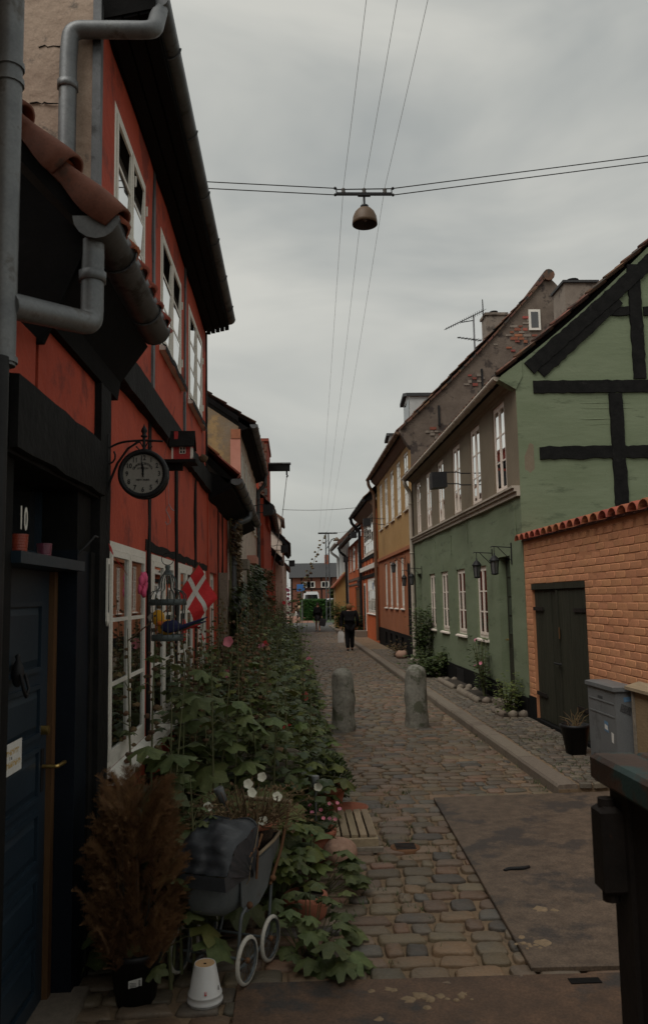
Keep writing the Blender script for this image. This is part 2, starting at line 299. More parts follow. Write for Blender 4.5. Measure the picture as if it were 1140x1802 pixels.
def bend(pts, r=.06, n=5):
    """polyline with rounded corners"""
    pts = [Vector(p) for p in pts]; out = [pts[0]]
    for a, b, c in zip(pts, pts[1:], pts[2:]):
        u = (a - b).normalized(); w = (c - b).normalized(); q = min(r, (a - b).length * .45, (c - b).length * .45); p0, p1 = b + u * q, b + w * q
        for i in range(n + 1): t = i / n; out.append(p0 * (1 - t) ** 2 + b * 2 * t * (1 - t) + p1 * t * t)
    return out + [pts[-1]]
def text(name, s, size, mat, parent, Mx, ext=.0006):
    c = bpy.data.curves.new(name, 'FONT'); c.body = s; c.size = size; c.align_x = 'CENTER'; c.align_y = 'CENTER'; c.extrude = ext
    c.offset = size * .018; c.resolution_u = 3; tmp = bpy.data.objects.new(name, c); me = bpy.data.meshes.new_from_object(tmp); bpy.data.objects.remove(tmp); me.materials.clear(); me.materials.append(MATS[mat])
    o = bpy.data.objects.new(name, me); COL.objects.link(o)
    o.parent = parent
    o.matrix_parent_inverse = Matrix.Translation(Vector(parent['_inv'])) if parent.get('_inv') else Matrix.Identity(4)
    o.matrix_basis = Mx; return o
def UI(a, b): return random.uniform(a, b)
random.seed(7)
# ================================================================== building helpers
def facade(house, X, side, y0, y1, z0, z1, ops, mat, name='wall', thick=.22, amp=.007, step=.22, jam=None):
    """street wall in the plane x = X facing +x (side 1) or -x (side -1), real openings with reveals, slightly uneven face"""
    def cuts(a, b, ex):
        c = sorted(set([a, b] + [e for e in ex if a < e < b])); out = []
        for p, q in zip(c, c[1:]):
            k = max(1, round((q - p) / step)); out += [p + (q - p) * i / k for i in range(k)]
        return out + [b]
    ys = cuts(y0, y1, [e for o in ops for e in o[:2]]); zs = cuts(z0, z1, [e for o in ops for e in o[2:4]])
    inside = lambda y, z: any(o[0] < y < o[1] and o[2] < z < o[3] for o in ops)
    edge = lambda y, z: any(o[0] - .01 <= y <= o[1] + .01 and o[2] - .01 <= z <= o[3] + .01 for o in ops)
    b = MB(); ix = {}; v = []
    for i, y in enumerate(ys):
        for j, z in enumerate(zs):
            d = 0 if edge(y, z) or i in (0, len(ys) - 1) else amp * noise.noise(Vector((X * 3, y * 1.7, z * 1.7))) * 2
            ix[i, j] = len(v); v.append((X + side * d, y, z))
    f = []
    for i in range(len(ys) - 1):
        for j in range(len(zs) - 1):
            if not inside((ys[i] + ys[i + 1]) / 2, (zs[j] + zs[j + 1]) / 2):
                q = (ix[i, j], ix[i + 1, j], ix[i + 1, j + 1], ix[i, j + 1]); f.append(q if side > 0 else q[::-1])
    b.add(v, f, True)
    xb = X - side * thick
    for o in ops:
        a0, a1, c0, c1 = o[:4]
        b.add([(X, a0, c0), (X, a1, c0), (X, a1, c1), (X, a0, c1), (xb, a0, c0), (xb, a1, c0), (xb, a1, c1), (xb, a0, c1)],
              [(0, 1, 5, 4), (1, 2, 6, 5), (2, 3, 7, 6), (3, 0, 4, 7)])
    b.add([(xb, y0, z0), (xb, y1, z0), (xb, y1, z1), (xb, y0, z1), (X, y0, z0), (X, y1, z0), (X, y1, z1), (X, y0, z1)], [(0, 1, 2, 3), (0, 3, 7, 4), (1, 5, 6, 2), (3, 2, 6, 7)])
    return ob(name, b, mat, house)
PANE = {}
def window(house, X, side, y0, y1, z0, z1, cols=2, rows=3, mat='white_paint', recess=.05, sill=True, pane='pane_dark', fr=.045, st=.035, mu=.022, sillmat=None, leaves=None, tilt=0):
    b = MB(); xo = X - side * recess; xi = xo - side * .05
    def bx(a, c, p, q, d0=0, d1=.05): x0, x1 = sorted((xo - side * d0, xo - side * d1)); b.box(x0, x1, a, c, p, q)
    bx(y0, y1, z1 - fr, z1); bx(y0, y1, z0, z0 + fr); bx(y0, y0 + fr, z0 + fr, z1 - fr); bx(y1 - fr, y1, z0 + fr, z1 - fr)
    leaves = leaves or cols; iw = (y1 - y0 - 2 * fr) / leaves; panes = []
    per = cols // leaves
    for i in range(leaves):
        a = y0 + fr + i * iw + .004; c = a + iw - .008; p = z0 + fr + .004; q = z1 - fr - .004
        bx(a, c, q - st, q, -.008, .03); bx(a, c, p, p + st * 1.3, -.008, .03); bx(a, a + st, p + st * 1.3, q - st, -.0085, .0305); bx(c - st, c, p + st * 1.3, q - st, -.0085, .0305)
        ph = (q - st - p - st * 1.3) / rows; pw = (c - a - 2 * st) / per
        for r in range(rows):
            zz = p + st * 1.3 + r * ph
            if r: bx(a + st, c - st, zz - mu / 2, zz + mu / 2, -.004, .025)
            for k in range(per):
                ya = a + st + k * pw
                if k: bx(ya - mu / 2, ya + mu / 2, zz + mu / 2, zz + ph - mu / 2, -.004, .0245)
                panes.append((ya, ya + pw, zz, zz + ph))
        if leaves == 2 and i == 0: bx(c - .01, c + .02, p, q, -.014, -.0086)
    w = ob('window', b, mat, house)
    key = (round(panes[0][1] - panes[0][0], 3), round(panes[0][3] - panes[0][2], 3), pane)
    if key not in PANE: PANE[key] = MB().box(-.003, .003, -key[0] / 2 - .004, key[0] / 2 + .004, -key[1] / 2 - .004, key[1] / 2 + .004).mesh('pane')
    for ya, yb, za, zb in panes:
        p = link('pane', PANE[key], pane, w); p.location = (xo - side * .006, (ya + yb) / 2, (za + zb) / 2)
        p.rotation_euler = (0, UI(-.007, .007) + tilt, UI(-.009, .009))
    if sill:
        s = MB(); x0, x1 = sorted((X + side * .05, xo - side * .03)); xa = X + side * .05
        s.add([(xa, y0 - .04, z0 - .055), (xa, y1 + .04, z0 - .055), (xa, y1 + .04, z0 - .03), (xa, y0 - .04, z0 - .03), (xo, y0 - .04, z0 - .055), (xo, y1 + .04, z0 - .055), (xo, y1 + .04, z0 - .003), (xo, y0 - .04, z0 - .003)],
              [(0, 1, 2, 3), (4, 7, 6, 5), (3, 2, 6, 7), (0, 4, 5, 1), (0, 3, 7, 4), (1, 5, 6, 2)])
        ob('sill', s, sillmat or mat, w)
    return w
def timber(house, p0, p1, w, depth, side, X, mat='black_timber', n=None, name='timber', wob=.008):
    """hand-hewn timber on a street wall: p0, p1 = (y, z) centre line"""
    a, c = Vector(p0), Vector(p1); d = (c - a); ln = d.length; d.normalize(); nn = Vector((-d.y, d.x)); n = n or max(2, int(ln / .14)); v = []; sd = UI(0, 99)
    for i in range(n + 1):
        p = a + d * ln * i / n
        e0 = w / 2 + wob * noise.noise(Vector((sd, i * .9, 0))) * 1.6; e1 = w / 2 + wob * noise.noise(Vector((sd, i * .9, 7))) * 1.6; dd = depth + .004 * noise.noise(Vector((sd, i * .7, 3)))
        for s, e, x in ((-1, e0, -.02), (-1, e0 - .006, dd), (1, e1 - .006, dd), (1, e1, -.02)):
            q = p + nn * s * e; v.append((X + side * x, q.x, q.y))
    f = [(i * 4 + k, i * 4 + k + 1, i * 4 + k + 5, i * 4 + k + 4) for i in range(n) for k in range(3)] + [(3, 2, 1, 0), (n * 4, n * 4 + 1, n * 4 + 2, n * 4 + 3)]
    if side < 0: f = [q[::-1] for q in f]
    return ob(name, MB().add(v, f), mat, house)
def timber_y(house, p0, p1, w, depth, Y, mat='black_timber', name='timber', wob=.013):
    """timber on a gable facing -y: p0, p1 = (x, z)"""
    a, c = Vector(p0), Vector(p1); d = (c - a); ln = d.length; d.normalize(); nn = Vector((-d.y, d.x)); n = max(2, int(ln / .07)); v = []; sd = UI(0, 99)
    for i in range(n + 1):
        p = a + d * ln * i / n; e0 = w / 2 + wob * noise.noise(Vector((sd, i * .9, 0))) * 1.6; e1 = w / 2 + wob * noise.noise(Vector((sd, i * .9, 7))) * 1.6
        for s, e, y in ((-1, e0, .02), (-1, e0 - .006, -depth), (1, e1 - .006, -depth), (1, e1, .02)):
            q = p + nn * s * e; v.append((q.x, Y + y, q.y))
    f = [(i * 4 + k, i * 4 + k + 1, i * 4 + k + 5, i * 4 + k + 4) for i in range(n) for k in range(3)] + [(3, 2, 1, 0), (n * 4, n * 4 + 1, n * 4 + 2, n * 4 + 3)]
    return ob(name, MB().add(v, f), mat, house)
def gutter(house, X, z, y0, y1, r=.065, mat='zinc_dark', capmat=None, drop=0, n=9):
    b = MB(); v = []
    for y, dz in ((y0, 0), (y1, drop)):
        for rr in (r, r - .006): v += [(X + rr * cos(pi + pi * k / (n - 1)), y, z + dz + rr * sin(pi + pi * k / (n - 1))) for k in range(n)]
    f = []
    for k in range(n - 1): f += [(k, k + 1, 2 * n + k + 1, 2 * n + k), (n + k, 3 * n + k, 3 * n + k + 1, n + k + 1)]
    f += [(0, 2 * n, 3 * n, n), (n - 1, 2 * n - 1, 4 * n - 1, 3 * n - 1)]
    b.add(v, f, True)
    g = ob('gutter', b, mat, house)
    for y, dz, t in ((y0, 0, -.004), (y1, drop, .004)):
        c = MB(); rim = [(X + (r + .003) * cos(pi + pi * k / (n - 1)), z + dz + (r + .003) * sin(pi + pi * k / (n - 1))) for k in range(n)]; c.poly_y(rim, min(y, y + t), max(y, y + t)); ob('end_cap', c, capmat or mat, g)
    k = max(2, int((y1 - y0) / .75))
    for i in range(k):
        y = y0 + (y1 - y0) * (i + .5) / k; dz = drop * (i + .5) / k
        m = MB().tube([(X + (r + .005) * cos(pi + pi * j / 8), y, z + dz + (r + .005) * sin(pi + pi * j / 8)) for j in range(9)], .006, 5)
        ob('bracket', m, mat, g)
    return g
def pipe(house, pts, r=.04, mat='zinc', collars=(), n=12, name='downpipe', rb=.07):
    p = ob(name, MB().tube(bend(pts, rb), r, n), mat, house)
    for c, ax in collars:
        c = Vector(c); a = Vector(ax) * .022
        ob('pipe_collar', MB().tube([c - a, c - a * .9, c + a * .9, c + a], [r + .002, r + .009, r + .009, r + .002], n), mat, p)
    return p
def pantiles(house, Y0, Y1, X0, z0, slope, length, dirx, mat='tile_dark', pitch=.21, row=.34, name='roof_tiles', single=False):
    """roof plane rising from its eave line (X0, z0) in direction dirx, S-shaped tiles in lapped rows"""
    nx = max(1, round((Y1 - Y0) / pitch)); pw = (Y1 - Y0) / nx; nr = max(1, round(length / row)); c, s = cos(slope), sin(slope); K = 6
    def prof(t): return .030 * sin(2 * pi * t) + (.012 if t > .85 or t < .05 else 0)
    def tile(b, i, j, dj=0):
        v = []
        for u in range(2):
            for k in range(K + 1):
                t = k / K; d = (j + u * 1.12) * row; h = prof(t) + (.045 if u == 0 else .012) + dj
                v.append((X0 + dirx * (d * c - h * s), Y0 + (i + t * 1.04) * pw, z0 + d * s + h * c))
        for k in range(K + 1):
            x, y, z = v[k]; v.append((x + dirx * s * .016, y, z - c * .016))
        f = [(k, k + 1, K + 2 + k, K + 1 + k) for k in range(K)] + [(k, 2 * K + 2 + k, 2 * K + 3 + k, k + 1) for k in range(K)]
        f += [(0, K + 1, 2 * K + 2), (K, 3 * K + 2, 2 * K + 1)]
        if dirx > 0: f = [q[::-1] for q in f]
        b.add(v, f, True)
    if single:
        for j in range(nr):
            for i in range(nx):
                b = MB(); tile(b, i, j, UI(-.004, .004)); ob('roof_tile', b, mat, house)
        return
    b = MB()
    for j in range(nr):
        for i in range(nx): tile(b, i, j, UI(-.005, .005))
    return ob(name, b, mat, house, 'stuff')
def roof_slab(house, Y0, Y1, X0, z0, slope, length, dirx, t=.10, mat='soffit_board', name='roof'):
    c, s = cos(slope), sin(slope); x1, z1 = X0 + dirx * c * length, z0 + s * length
    pts = [(X0, z0), (x1, z1), (x1 + dirx * s * t, z1 - c * t), (X0 + dirx * s * t, z0 - c * t)]
    return ob(name, MB().poly_y(pts, Y0, Y1), mat, house)
# ================================================================== the ground
bed = MB(); bed.box(-900, 900, -300, 1500, -.4, -.05); g = ob('ground', bed, 'ground_mat', kind='structure')
st = ob('street', MB().box(-1.15, 2.29, -4, 43, -.049, -.004), 'sand_joint', kind='structure')
COB = []
def stone_mesh(seed, w=1, d=1, n=12):
    random.seed(seed); b = MB(); v = []
    e = UI(.28, .50); sk = UI(-.10, .10); tp = UI(.88, 1.0)
    for ring, (sc, z) in enumerate(((1.0, -.035), (1.0, -.002), (.955, .007), (.86, .0115))):
        for k in range(n):
            a = 2 * pi * k / n + pi / n; cx, sx = cos(a), sin(a)
            x = abs(cx) ** e * (1 if cx > 0 else -1) * .5; y = abs(sx) ** e * (1 if sx > 0 else -1) * .5
            if y > 0: x *= tp
            x += sk * y; q = 1 + .10 * noise.noise(Vector((cx * 1.7, sx * 1.7, seed * 3.1)))
            v.append((x * sc * q * w, y * sc * q * d, z + (.004 * noise.noise(Vector((cx * 2, sx * 2, seed + 9))) if ring > 1 else 0)))
    f = [(i * n + k, i * n + (k + 1) % n, (i + 1) * n + (k + 1) % n, (i + 1) * n + k) for i in range(3) for k in range(n)]
    v.append((0, 0, .0135)); f += [(3 * n + k, 3 * n + (k + 1) % n, 4 * n) for k in range(n)]
    b.add(v, f, True); return b
SHAPES = [stone_mesh(i) for i in range(10)]
def pave(parent, name, mat, stones, top, rest_name, hz=1.0):
    """stones: (x, y, z, w, d, rot); the first `top` become single pieces, the rest one mesh"""
    ms = [s.mesh(name) for s in SHAPES]
    for m in ms: m.materials.append(MATS[mat])
    rest = MB()
    for i, (x, y, z, w, d, r) in enumerate(stones):
        k = random.randrange(len(SHAPES))
        if i < top:
            o = link(name, ms[k], None, parent); o.location = (x, y, z); o.scale = (w, d, hz * UI(.8, 1.25)); o.rotation_euler = (UI(-.03, .03), UI(-.03, .03), r)
        else:
            q = UI(.8, 1.25) * hz; cr, sr = cos(r), sin(r); tx, ty = UI(-.03, .03), UI(-.03, .03)
            rest.add([(x + a * w * cr - b * d * sr, y + a * w * sr + b * d * cr, z + c * q + a * w * tx + b * d * ty) for a, b, c in SHAPES[k].v], SHAPES[k].f, True)
    if rest.v: ob(rest_name, rest, mat, parent, 'stuff')
random.seed(11)
cob = []; y = 2.2; row = 0
while y < 42.5:
    d = UI(.11, .17); x = -1.1 + UI(0, .1); ph = UI(0, 6); row += 1
    while x < 2.27:
        w = UI(.14, .26) if UI(0, 1) > .2 else UI(.09, .14)
        w = min(w, 2.28 - x)
        if w < .05: break
        cx, cy = x + w / 2, y + d / 2 + .03 * sin(x * 1.9 + row * .23) + UI(-.014, .014)
        under = (cx > 1.3 and 3.95 < cy < 6.9) or (cx > -.2 and cy < 3.70)
        if not under and not (y > 14 and cx < -.3):
            dep = .012 * noise.noise(Vector((cx * .9, cy * .9, 0)))
            cob.append((cx, cy, dep, w - UI(.006, .018), d * UI(.92, 1.06) - UI(.006, .018), UI(-.09, .09)))
        x += w
    y += d
cob.sort(key=lambda s: (0 if (s[0] > .12 and s[1] > 3.8) or (s[1] < 4 and s[0] < -.25 and s[1] > 3.2 and s[0] > -.75) else 1, s[1]))
pave(st, 'cobblestone', 'cobble', cob, 300, 'far_cobbles')
# far asphalt, cross street, red footpath
ob('asphalt_patch', MB().box(-1.15, 2.29, 43.0, 52, -.049, .004), 'asphalt', kind='structure')
ob('cross_street', MB().box(-60, 60, 52.0, 60, -.049, .0), 'asphalt', kind='structure')
ob('red_footpath', MB().box(-.8, 1.6, 60.0, 84, -.049, .006), 'red_paving', kind='structure')
ob('far_verge', MB().box(1.6, 30, 60.0, 68, -.049, .02), 'grass_green', kind='structure')
ob('plate_bed', MB().box(2.292, 3.3, -4, 7.095, -.049, -.006), 'sand_joint', st)
# right pavement with small setts behind a granite kerb
pv = ob('pavement', MB().box(2.47, 3.3, 7.1, 52, -.049, .090), 'sand_joint', kind='structure')
kb = ob('kerb', MB().box(2.295, 2.468, 7.08, 52, -.049, .06), 'sand_joint', kind='structure')
y = 7.08
while y < 50:
    ln = UI(.8, 1.35) if y < 30 else 2.2; b = MB(); j = UI(-.006, .006)
    prof = [(2.285 + j, -.03), (2.285 + j, .075), (2.30 + j, .098), (2.45 + j, .102), (2.466, .095), (2.466, -.03)]
    b.poly_y(prof, y + .006, y + ln - .006); ob('kerbstone', b, 'kerb_granite', kb); y += ln
sts = []; y = 6.0
while y < 26:
    d = UI(.075, .105); x = 2.475 + UI(0, .03)
    while x < 3.2:
        w = min(UI(.085, .15), 3.22 - x)
        if w < .03: break
        cx, cy = x + w / 2, y + d / 2 + UI(-.006, .006)
        if not (cy < 7.1): sts.append((cx, cy, .094 + UI(-.003, .004), w - .006, d - .006, UI(-.08, .08)))
        x += w
    y += d
sts.sort(key=lambda s: s[1]); pave(pv, 'sett', 'sett', sts, 300, 'far_setts', .8)
# grass tufts in the joints
random.seed(5); gr = MB()
for i in range(900):
    if i % 3 == 0: x, y, z = UI(2.2, 2.29), 7 + UI(0, 1) ** 2 * 14, 0
    elif i % 3 == 1: x, y, z = UI(2.5, 3.15), UI(7.2, 10.5), .09
    else: x, y, z = UI(.2, 1.05), UI(4, 8), 0
    if noise.noise(Vector((x * 2.2, y * 2.2, 4))) < .12: continue
    for k in range(4):
        a = UI(0, 6.28); h = UI(.012, .05); px, py = x + UI(-.03, .03), y + UI(-.03, .03)
        gr.add([(px - .003, py, z), (px + .003, py, z), (px + cos(a) * h * .6, py + sin(a) * h * .6, z + h)], [(0, 1, 2)])
go = ob('grass', gr, 'grass_green', kind='stuff'); tag(go, 'short grass tufts growing in the paving joints', 'grass')
# drain cover among the cobbles
dc = thing('drain_cover', 'small round iron drain cover among the cobbles beside the slatted crate', 'drain cover', (.76, 5.75, 0))
ob('cover_plate', MB().lathe([(0, .022), (.10, .022), (.105, .018), (.105, -.01)], 20, (.76, 5.75, 0)), 'rust', dc)
for k in range(5): ob('rib', MB().tube([(.69, 5.69 + .03 * k, .024), (.83, 5.69 + .03 * k, .024)], .005, 5), 'iron', dc)
# steel road plates
def plate(name, label, pts, z0, z1, mat):
    n = len(pts); v = []
    for z, g in ((z0, 0), (z1 - .004, 0), (z1, .004)):
        cx = sum(p[0] for p in pts) / n; cy = sum(p[1] for p in pts) / n
        v += [(x + (g if x < cx else -g), y + (g if y < cy else -g), z) for x, y in pts]
    f = [tuple(range(n))[::-1], tuple(range(2 * n, 3 * n))] + [(i + r * n, (i + 1) % n + r * n, (i + 1) % n + (r + 1) * n, i + (r + 1) * n) for r in (0, 1) for i in range(n)]
    return tag(ob(name, MB().add(v, f), mat), label, 'steel plate', 'steel road plates')
p1 = plate('steel_plate', 'large brown steel plate covering the roadway beside the kerb end', [(1.08, 3.86), (3.17, 3.80), (3.17, 7.09), (1.185, 7.03)], .012, .036, 'steel_plate')
p2 = plate('steel_plate', 'rusty steel plate across the bottom edge, splashed with sandy spots', [(-.27, 1.6), (2.9, 1.6), (2.9, 3.78), (1.09, 3.83), (-.275, 3.85)], -.004, .018, 'steel_plate_rust')
h = MB().tube(bend([(1.30, 5.15, .037), (1.33, 5.17, .043), (1.42, 5.165, .045), (1.47, 5.20, .040)], .03), .012, 6); ob('lifting_eye', h, 'iron', p1)
random.seed(12)
def splash(pl, x, y, z, n, sp):
    for k in range(n):
        px, py = x + random.gauss(0, sp), y + random.gauss(0, sp * .7); r = UI(.005, .03) * (1 if k else 1.4); m = 11; s0 = UI(0, 50); v = []
        for zz, e in ((z - .001, 1), (z + .0006 + .00025 * k, .85)): v += [(px + cos(2 * pi * q / m) * r * e * (1 + .9 * noise.noise(Vector((q * .9, s0, 0)))), py + sin(2 * pi * q / m) * r * e * (1 + .9 * noise.noise(Vector((q * .9, s0, 5)))), zz) for q in range(m)]
        ob('mortar_splash', MB().add(v, [tuple(range(m, 2 * m))] + [(q, (q + 1) % m, (q + 1) % m + m, q + m) for q in range(m)], True), 'dried_mortar', pl)
splash(p2, .58, 3.63, .0185, 16, .07); splash(p2, .40, 3.72, .0185, 5, .03); splash(p2, .30, 3.45, .0185, 3, .03); splash(p1, 1.15, 4.10, .0365, 9, .05); splash(p1, 1.40, 4.55, .0365, 3, .05)
ob('lifting_slot', MB().box(1.22, 1.36, 3.72, 3.77, .0185, .022), 'tar_plinth', p2)
# ================================================================== left row of houses
LX = -1.0
# ---- low cottage with the blue door
hc = thing('cottage', 'low black and red cottage with the blue door and tiled eave', 'house', (LX, 3.4, 0))
DY0, DY1 = 2.90, 3.755
wb = MB(); wb.box(-1.5, LX, 3.135, 4.06, 2.54, 3.16); wb.box(-1.5, LX, 2.73, 3.099, 2.54, 2.80); ob('wall', wb, 'red_plaster', hc)
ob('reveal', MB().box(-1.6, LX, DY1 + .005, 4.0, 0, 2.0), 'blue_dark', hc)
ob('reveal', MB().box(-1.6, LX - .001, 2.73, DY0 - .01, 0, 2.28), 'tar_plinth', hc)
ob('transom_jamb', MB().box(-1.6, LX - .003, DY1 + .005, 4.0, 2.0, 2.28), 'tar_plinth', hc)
ob('lintel_beam', MB().box(-1.55, LX + .03, 2.74, 4.055, 2.275, 2.545), 'black_timber', hc)
timber(hc, (2.74, 2.42), (4.05, 2.42), .27, .05, 1, LX + .012, name='timber')
timber(hc, (4.02, 2.0), (4.02, 0), .11, .012, 1, LX, name='timber')
# transom over the door
tr = ob('transom', MB().box(-1.22, -1.19, DY0, DY1, 1.98, 2.275), 'pane_dark', hc)
tb = MB()
for yy in (DY0 + .015, 3.28, DY1 - .015): tb.box(-1.19, -1.165, yy - .014, yy + .014, 1.99, 2.27)
tb.box(-1.19, -1.166, DY0, DY1, 1.965, 1.989); ob('transom_bar', tb, 'blue_paint', hc)
ob('door_shelf', MB().box(-1.18, -.965, DY0 - .02, DY1 + .004, 1.898, 1.942), 'blue_paint', hc)
# the door
dr = ob('door', MB().box(-1.15, -1.11, DY0, 3.70, .05, 1.896), 'blue_paint', hc)
def dpanel(z0, z1):
    b = MB(); x = -1.11; y0, y1 = DY0 + .1, 3.57; g = .02
    b.add([(x + .004, y0, z0), (x + .004, y1, z0), (x + .004, y1, z1), (x + .004, y0, z1), (x - .014, y0 + g, z0 + g), (x - .014, y1 - g, z0 + g), (x - .014, y1 - g, z1 - g), (x - .014, y0 + g, z1 - g)], [])
    f = MB(); xa = x + .016
    for a, c, p, q in ((y0, y1, z1 - g, z1), (y0, y1, z0, z0 + g), (y0, y0 + g, z0 + g, z1 - g), (y1 - g, y1, z0 + g, z1 - g)): f.box(x - .002, xa, a, c, p, q)
    o = ob('door_panel', f, 'blue_paint', dr)
    m = MB(); k = .055; v = []
    for xx, e in ((x + .002, g + .006), (x + .013, k)): v += [(xx, y0 + e, z0 + e), (xx, y1 - e, z0 + e), (xx, y1 - e, z1 - e), (xx, y0 + e, z1 - e)]
    m.add(v, [(4, 5, 6, 7), (0, 1, 5, 4), (1, 2, 6, 5), (2, 3, 7, 6), (3, 0, 4, 7)]); ob('raised_field', m, 'blue_paint', o)
dpanel(1.46, 1.76)
for i in range(5): dpanel(.12 + i * .265, .12 + i * .265 + .225)
ob('door_edge', MB().box(-1.15, -1.085, 3.702, 3.75, .03, 1.896), 'brown_wood', hc)
ob('threshold', MB().box(-1.25, -.93, DY0 - .1, DY1 + .06, -.01, .045), 'kerb_granite', hc)
hd = MB(); hd.box(-1.11, -1.098, 3.60, 3.635, .94, 1.12); ob('lock_plate', hd, 'iron', dr)
ob('door_handle', MB().tube(bend([(-1.10, 3.617, 1.045), (-1.04, 3.617, 1.045), (-1.035, 3.62, 1.045), (-1.035, 3.73, 1.04)], .012), .009, 8), 'brass', dr)
ob('lock', MB().tube([(-1.11, 3.62, 1.20), (-1.075, 3.62, 1.20)], .02, 14), 'brass', dr)
kn = MB(); kn.lathe([(.0, .07), (.012, .06), (.008, .045), (.02, .02), (.026, -.01), (.018, -.045), (.008, -.06)], 12, (-1.075, 3.20, 1.49)); kn.tube([(-1.055, 3.175, 1.48), (-1.04, 3.17, 1.42), (-1.04, 3.20, 1.392), (-1.04, 3.23, 1.42), (-1.055, 3.225, 1.48)], .007, 6)
ob('door_knocker', kn, 'iron', dr)
ob('mail_slot', MB().box(-1.11, -1.098, 2.98, 3.24, .47, .54), 'iron', dr)
sg = ob('door_note', MB().box(-1.0905, -1.0885, 3.07, 3.31, 1.10, 1.22), 'paper', dr)
RY = Matrix.Rotation(pi / 2, 4, 'Z') @ Matrix.Rotation(pi / 2, 4, 'X')
random.seed(2)
for z, ya, yb, hh_, m_ in ((1.185, 3.11, 3.27, .022, 'gold_ink'), (1.163, 3.17, 3.20, .012, 'zinc'), (1.139, 3.09, 3.29, .022, 'gold_ink')):   # illegible printed words
    b = MB(); y = ya
    while y < yb:
        w = UI(.008, .014); b.box(-1.0884, -1.0876, y, y + .003, z - hh_ / 2, z + hh_ / 2); b.box(-1.0884, -1.0876, y + .0031, y + w, z + random.choice((-1, 0, 1)) * hh_ * .4 - .002, z + .002); y += w + .005
    ob('note_lettering', b, m_, sg)
# eave: soffit, black gable board, tiles, gutter
SL = radians(48)
roof_slab(hc, 3.08, 4.42, -.74, 3.24, SL, 1.9, -1, t=.05)
ob('gable_board', MB().poly_y([(-.80, 3.20), (-1.9, 4.36), (-1.9, 2.78), (-.975, 2.78)], 3.10, 3.13), 'soffit_board', hc)
ob('soffit', MB().poly_y([(-.80, 3.19), (-1.02, 3.17), (-1.02, 2.88), (-.965, 2.88), (-.95, 2.98)], 3.131, 4.42), 'soffit_board', hc)
pantiles(hc, 3.10, 4.42, -.70, 3.245, SL, 1.4, -1, 'tile', single=True, row=.35)
for u in range(5):      # rolled verge tiles, each lapping the next
    b = MB(); v = []; K, J = 10, 6; c_, s_ = cos(SL), sin(SL)
    for j in range(J + 1):
        t = j / J; d = u * .30 - .02 + t * .34; R_ = .076 - .018 * t + .010 * sin(t * pi * 1.5 + u); lift = .075 - .035 * t + .006 * sin(u * 3)
        for k in range(K + 2):
            if k == 0: yy, n_ = 3.115 - R_ + .004, lift - .075 - .02 * sin(t * 5 + u)
            else: a_ = pi * (k - 1) / K; yy, n_ = 3.115 - R_ * cos(a_), lift + R_ * .75 * sin(a_)
            v.append((-.735 - d * c_ + n_ * s_ * .85, yy, 3.255 + d * s_ + n_ * c_))
    m_ = K + 2; f = [(j * m_ + k, j * m_ + k + 1, (j + 1) * m_ + k + 1, (j + 1) * m_ + k) for j in range(J) for k in range(K + 1)]
    o_ = ob('verge_tile', b.add(v, f, True), 'tile_verge', hc); md = o_.modifiers.new('Solidify', 'SOLIDIFY'); md.thickness = .014
gutter(hc, -.762, 3.285, 3.06, 4.40, r=.09, mat='zinc_dark', capmat='zinc')
pipe(hc, [(-.79, 3.13, 3.21), (-.79, 3.13, 2.865), (-.955, 2.66, 2.765)], .046, 'zinc', [((-.79, 3.13, 3.06), (0, 0, 1))], rb=.05)
np_ = thing('downpipe', 'thick zinc drainpipe running down the picture\'s left border', 'downpipe', (-.965, 2.65, 0))
ob('pipe', MB().tube([(-.965, 2.65, 5.4), (-.965, 2.65, 2.55)], .042, 14), 'zinc', np_)
ob('lower_pipe', MB().tube([(-.965, 2.615, 2.57), (-.965, 2.615, 0)], .034, 14), 'iron', np_)
for z in (3.62, 3.56, 2.56): ob('pipe_collar', MB().tube([(-.965, 2.65, z), (-.965, 2.65, z + .02)], .049, 14), 'zinc', np_)
tag(ob('house_wall', MB().box(-1.6, -1.01, -3, 2.68, -.04, 5.6), 'beige_plaster'), 'plain plastered house wall beside the drainpipe', 'house')
bpy.data.objects['house_wall'].name = 'neighbour_house'
# things on the door shelf
def tealight(name, label, y, r, hgt, mat, extra=None):
    t = thing(name, label, 'candle holder', (-1.05, y, 1.943)); prof = [(0, 0), (r * .86, 0)]
    for k in range(7): prof += [(r * (.88 + .018 * k), hgt * (k + .2) / 7), (r * (.92 + .018 * k), hgt * (k + .5) / 7), (r * (.88 + .018 * k), hgt * (k + .8) / 7)]
    prof += [(r * 1.02, hgt), (r * .95, hgt), (r * .8, .012), (0, .012)]
    ob('ribbed_cup', MB().lathe(prof, 18, (-1.05, y, 1.943)), mat, t); return t
t1 = tealight('candle_holder', 'ribbed red cup holding the white number 10 on the door shelf', 3.10, .036, .075, 'tealight_red')
for i, dg in enumerate('10'):
    text('house_number', dg, .125, 'number_white', t1, Matrix.Translation((-1.03, 3.066 + i * .054, 2.075)) @ RY @ Matrix.Diagonal((.66, 1, 1, 1)), .0008)
tealight('candle_holder', 'ribbed purple cup, smaller one on the blue door shelf', 3.42, .032, .062, 'tealight_purple')
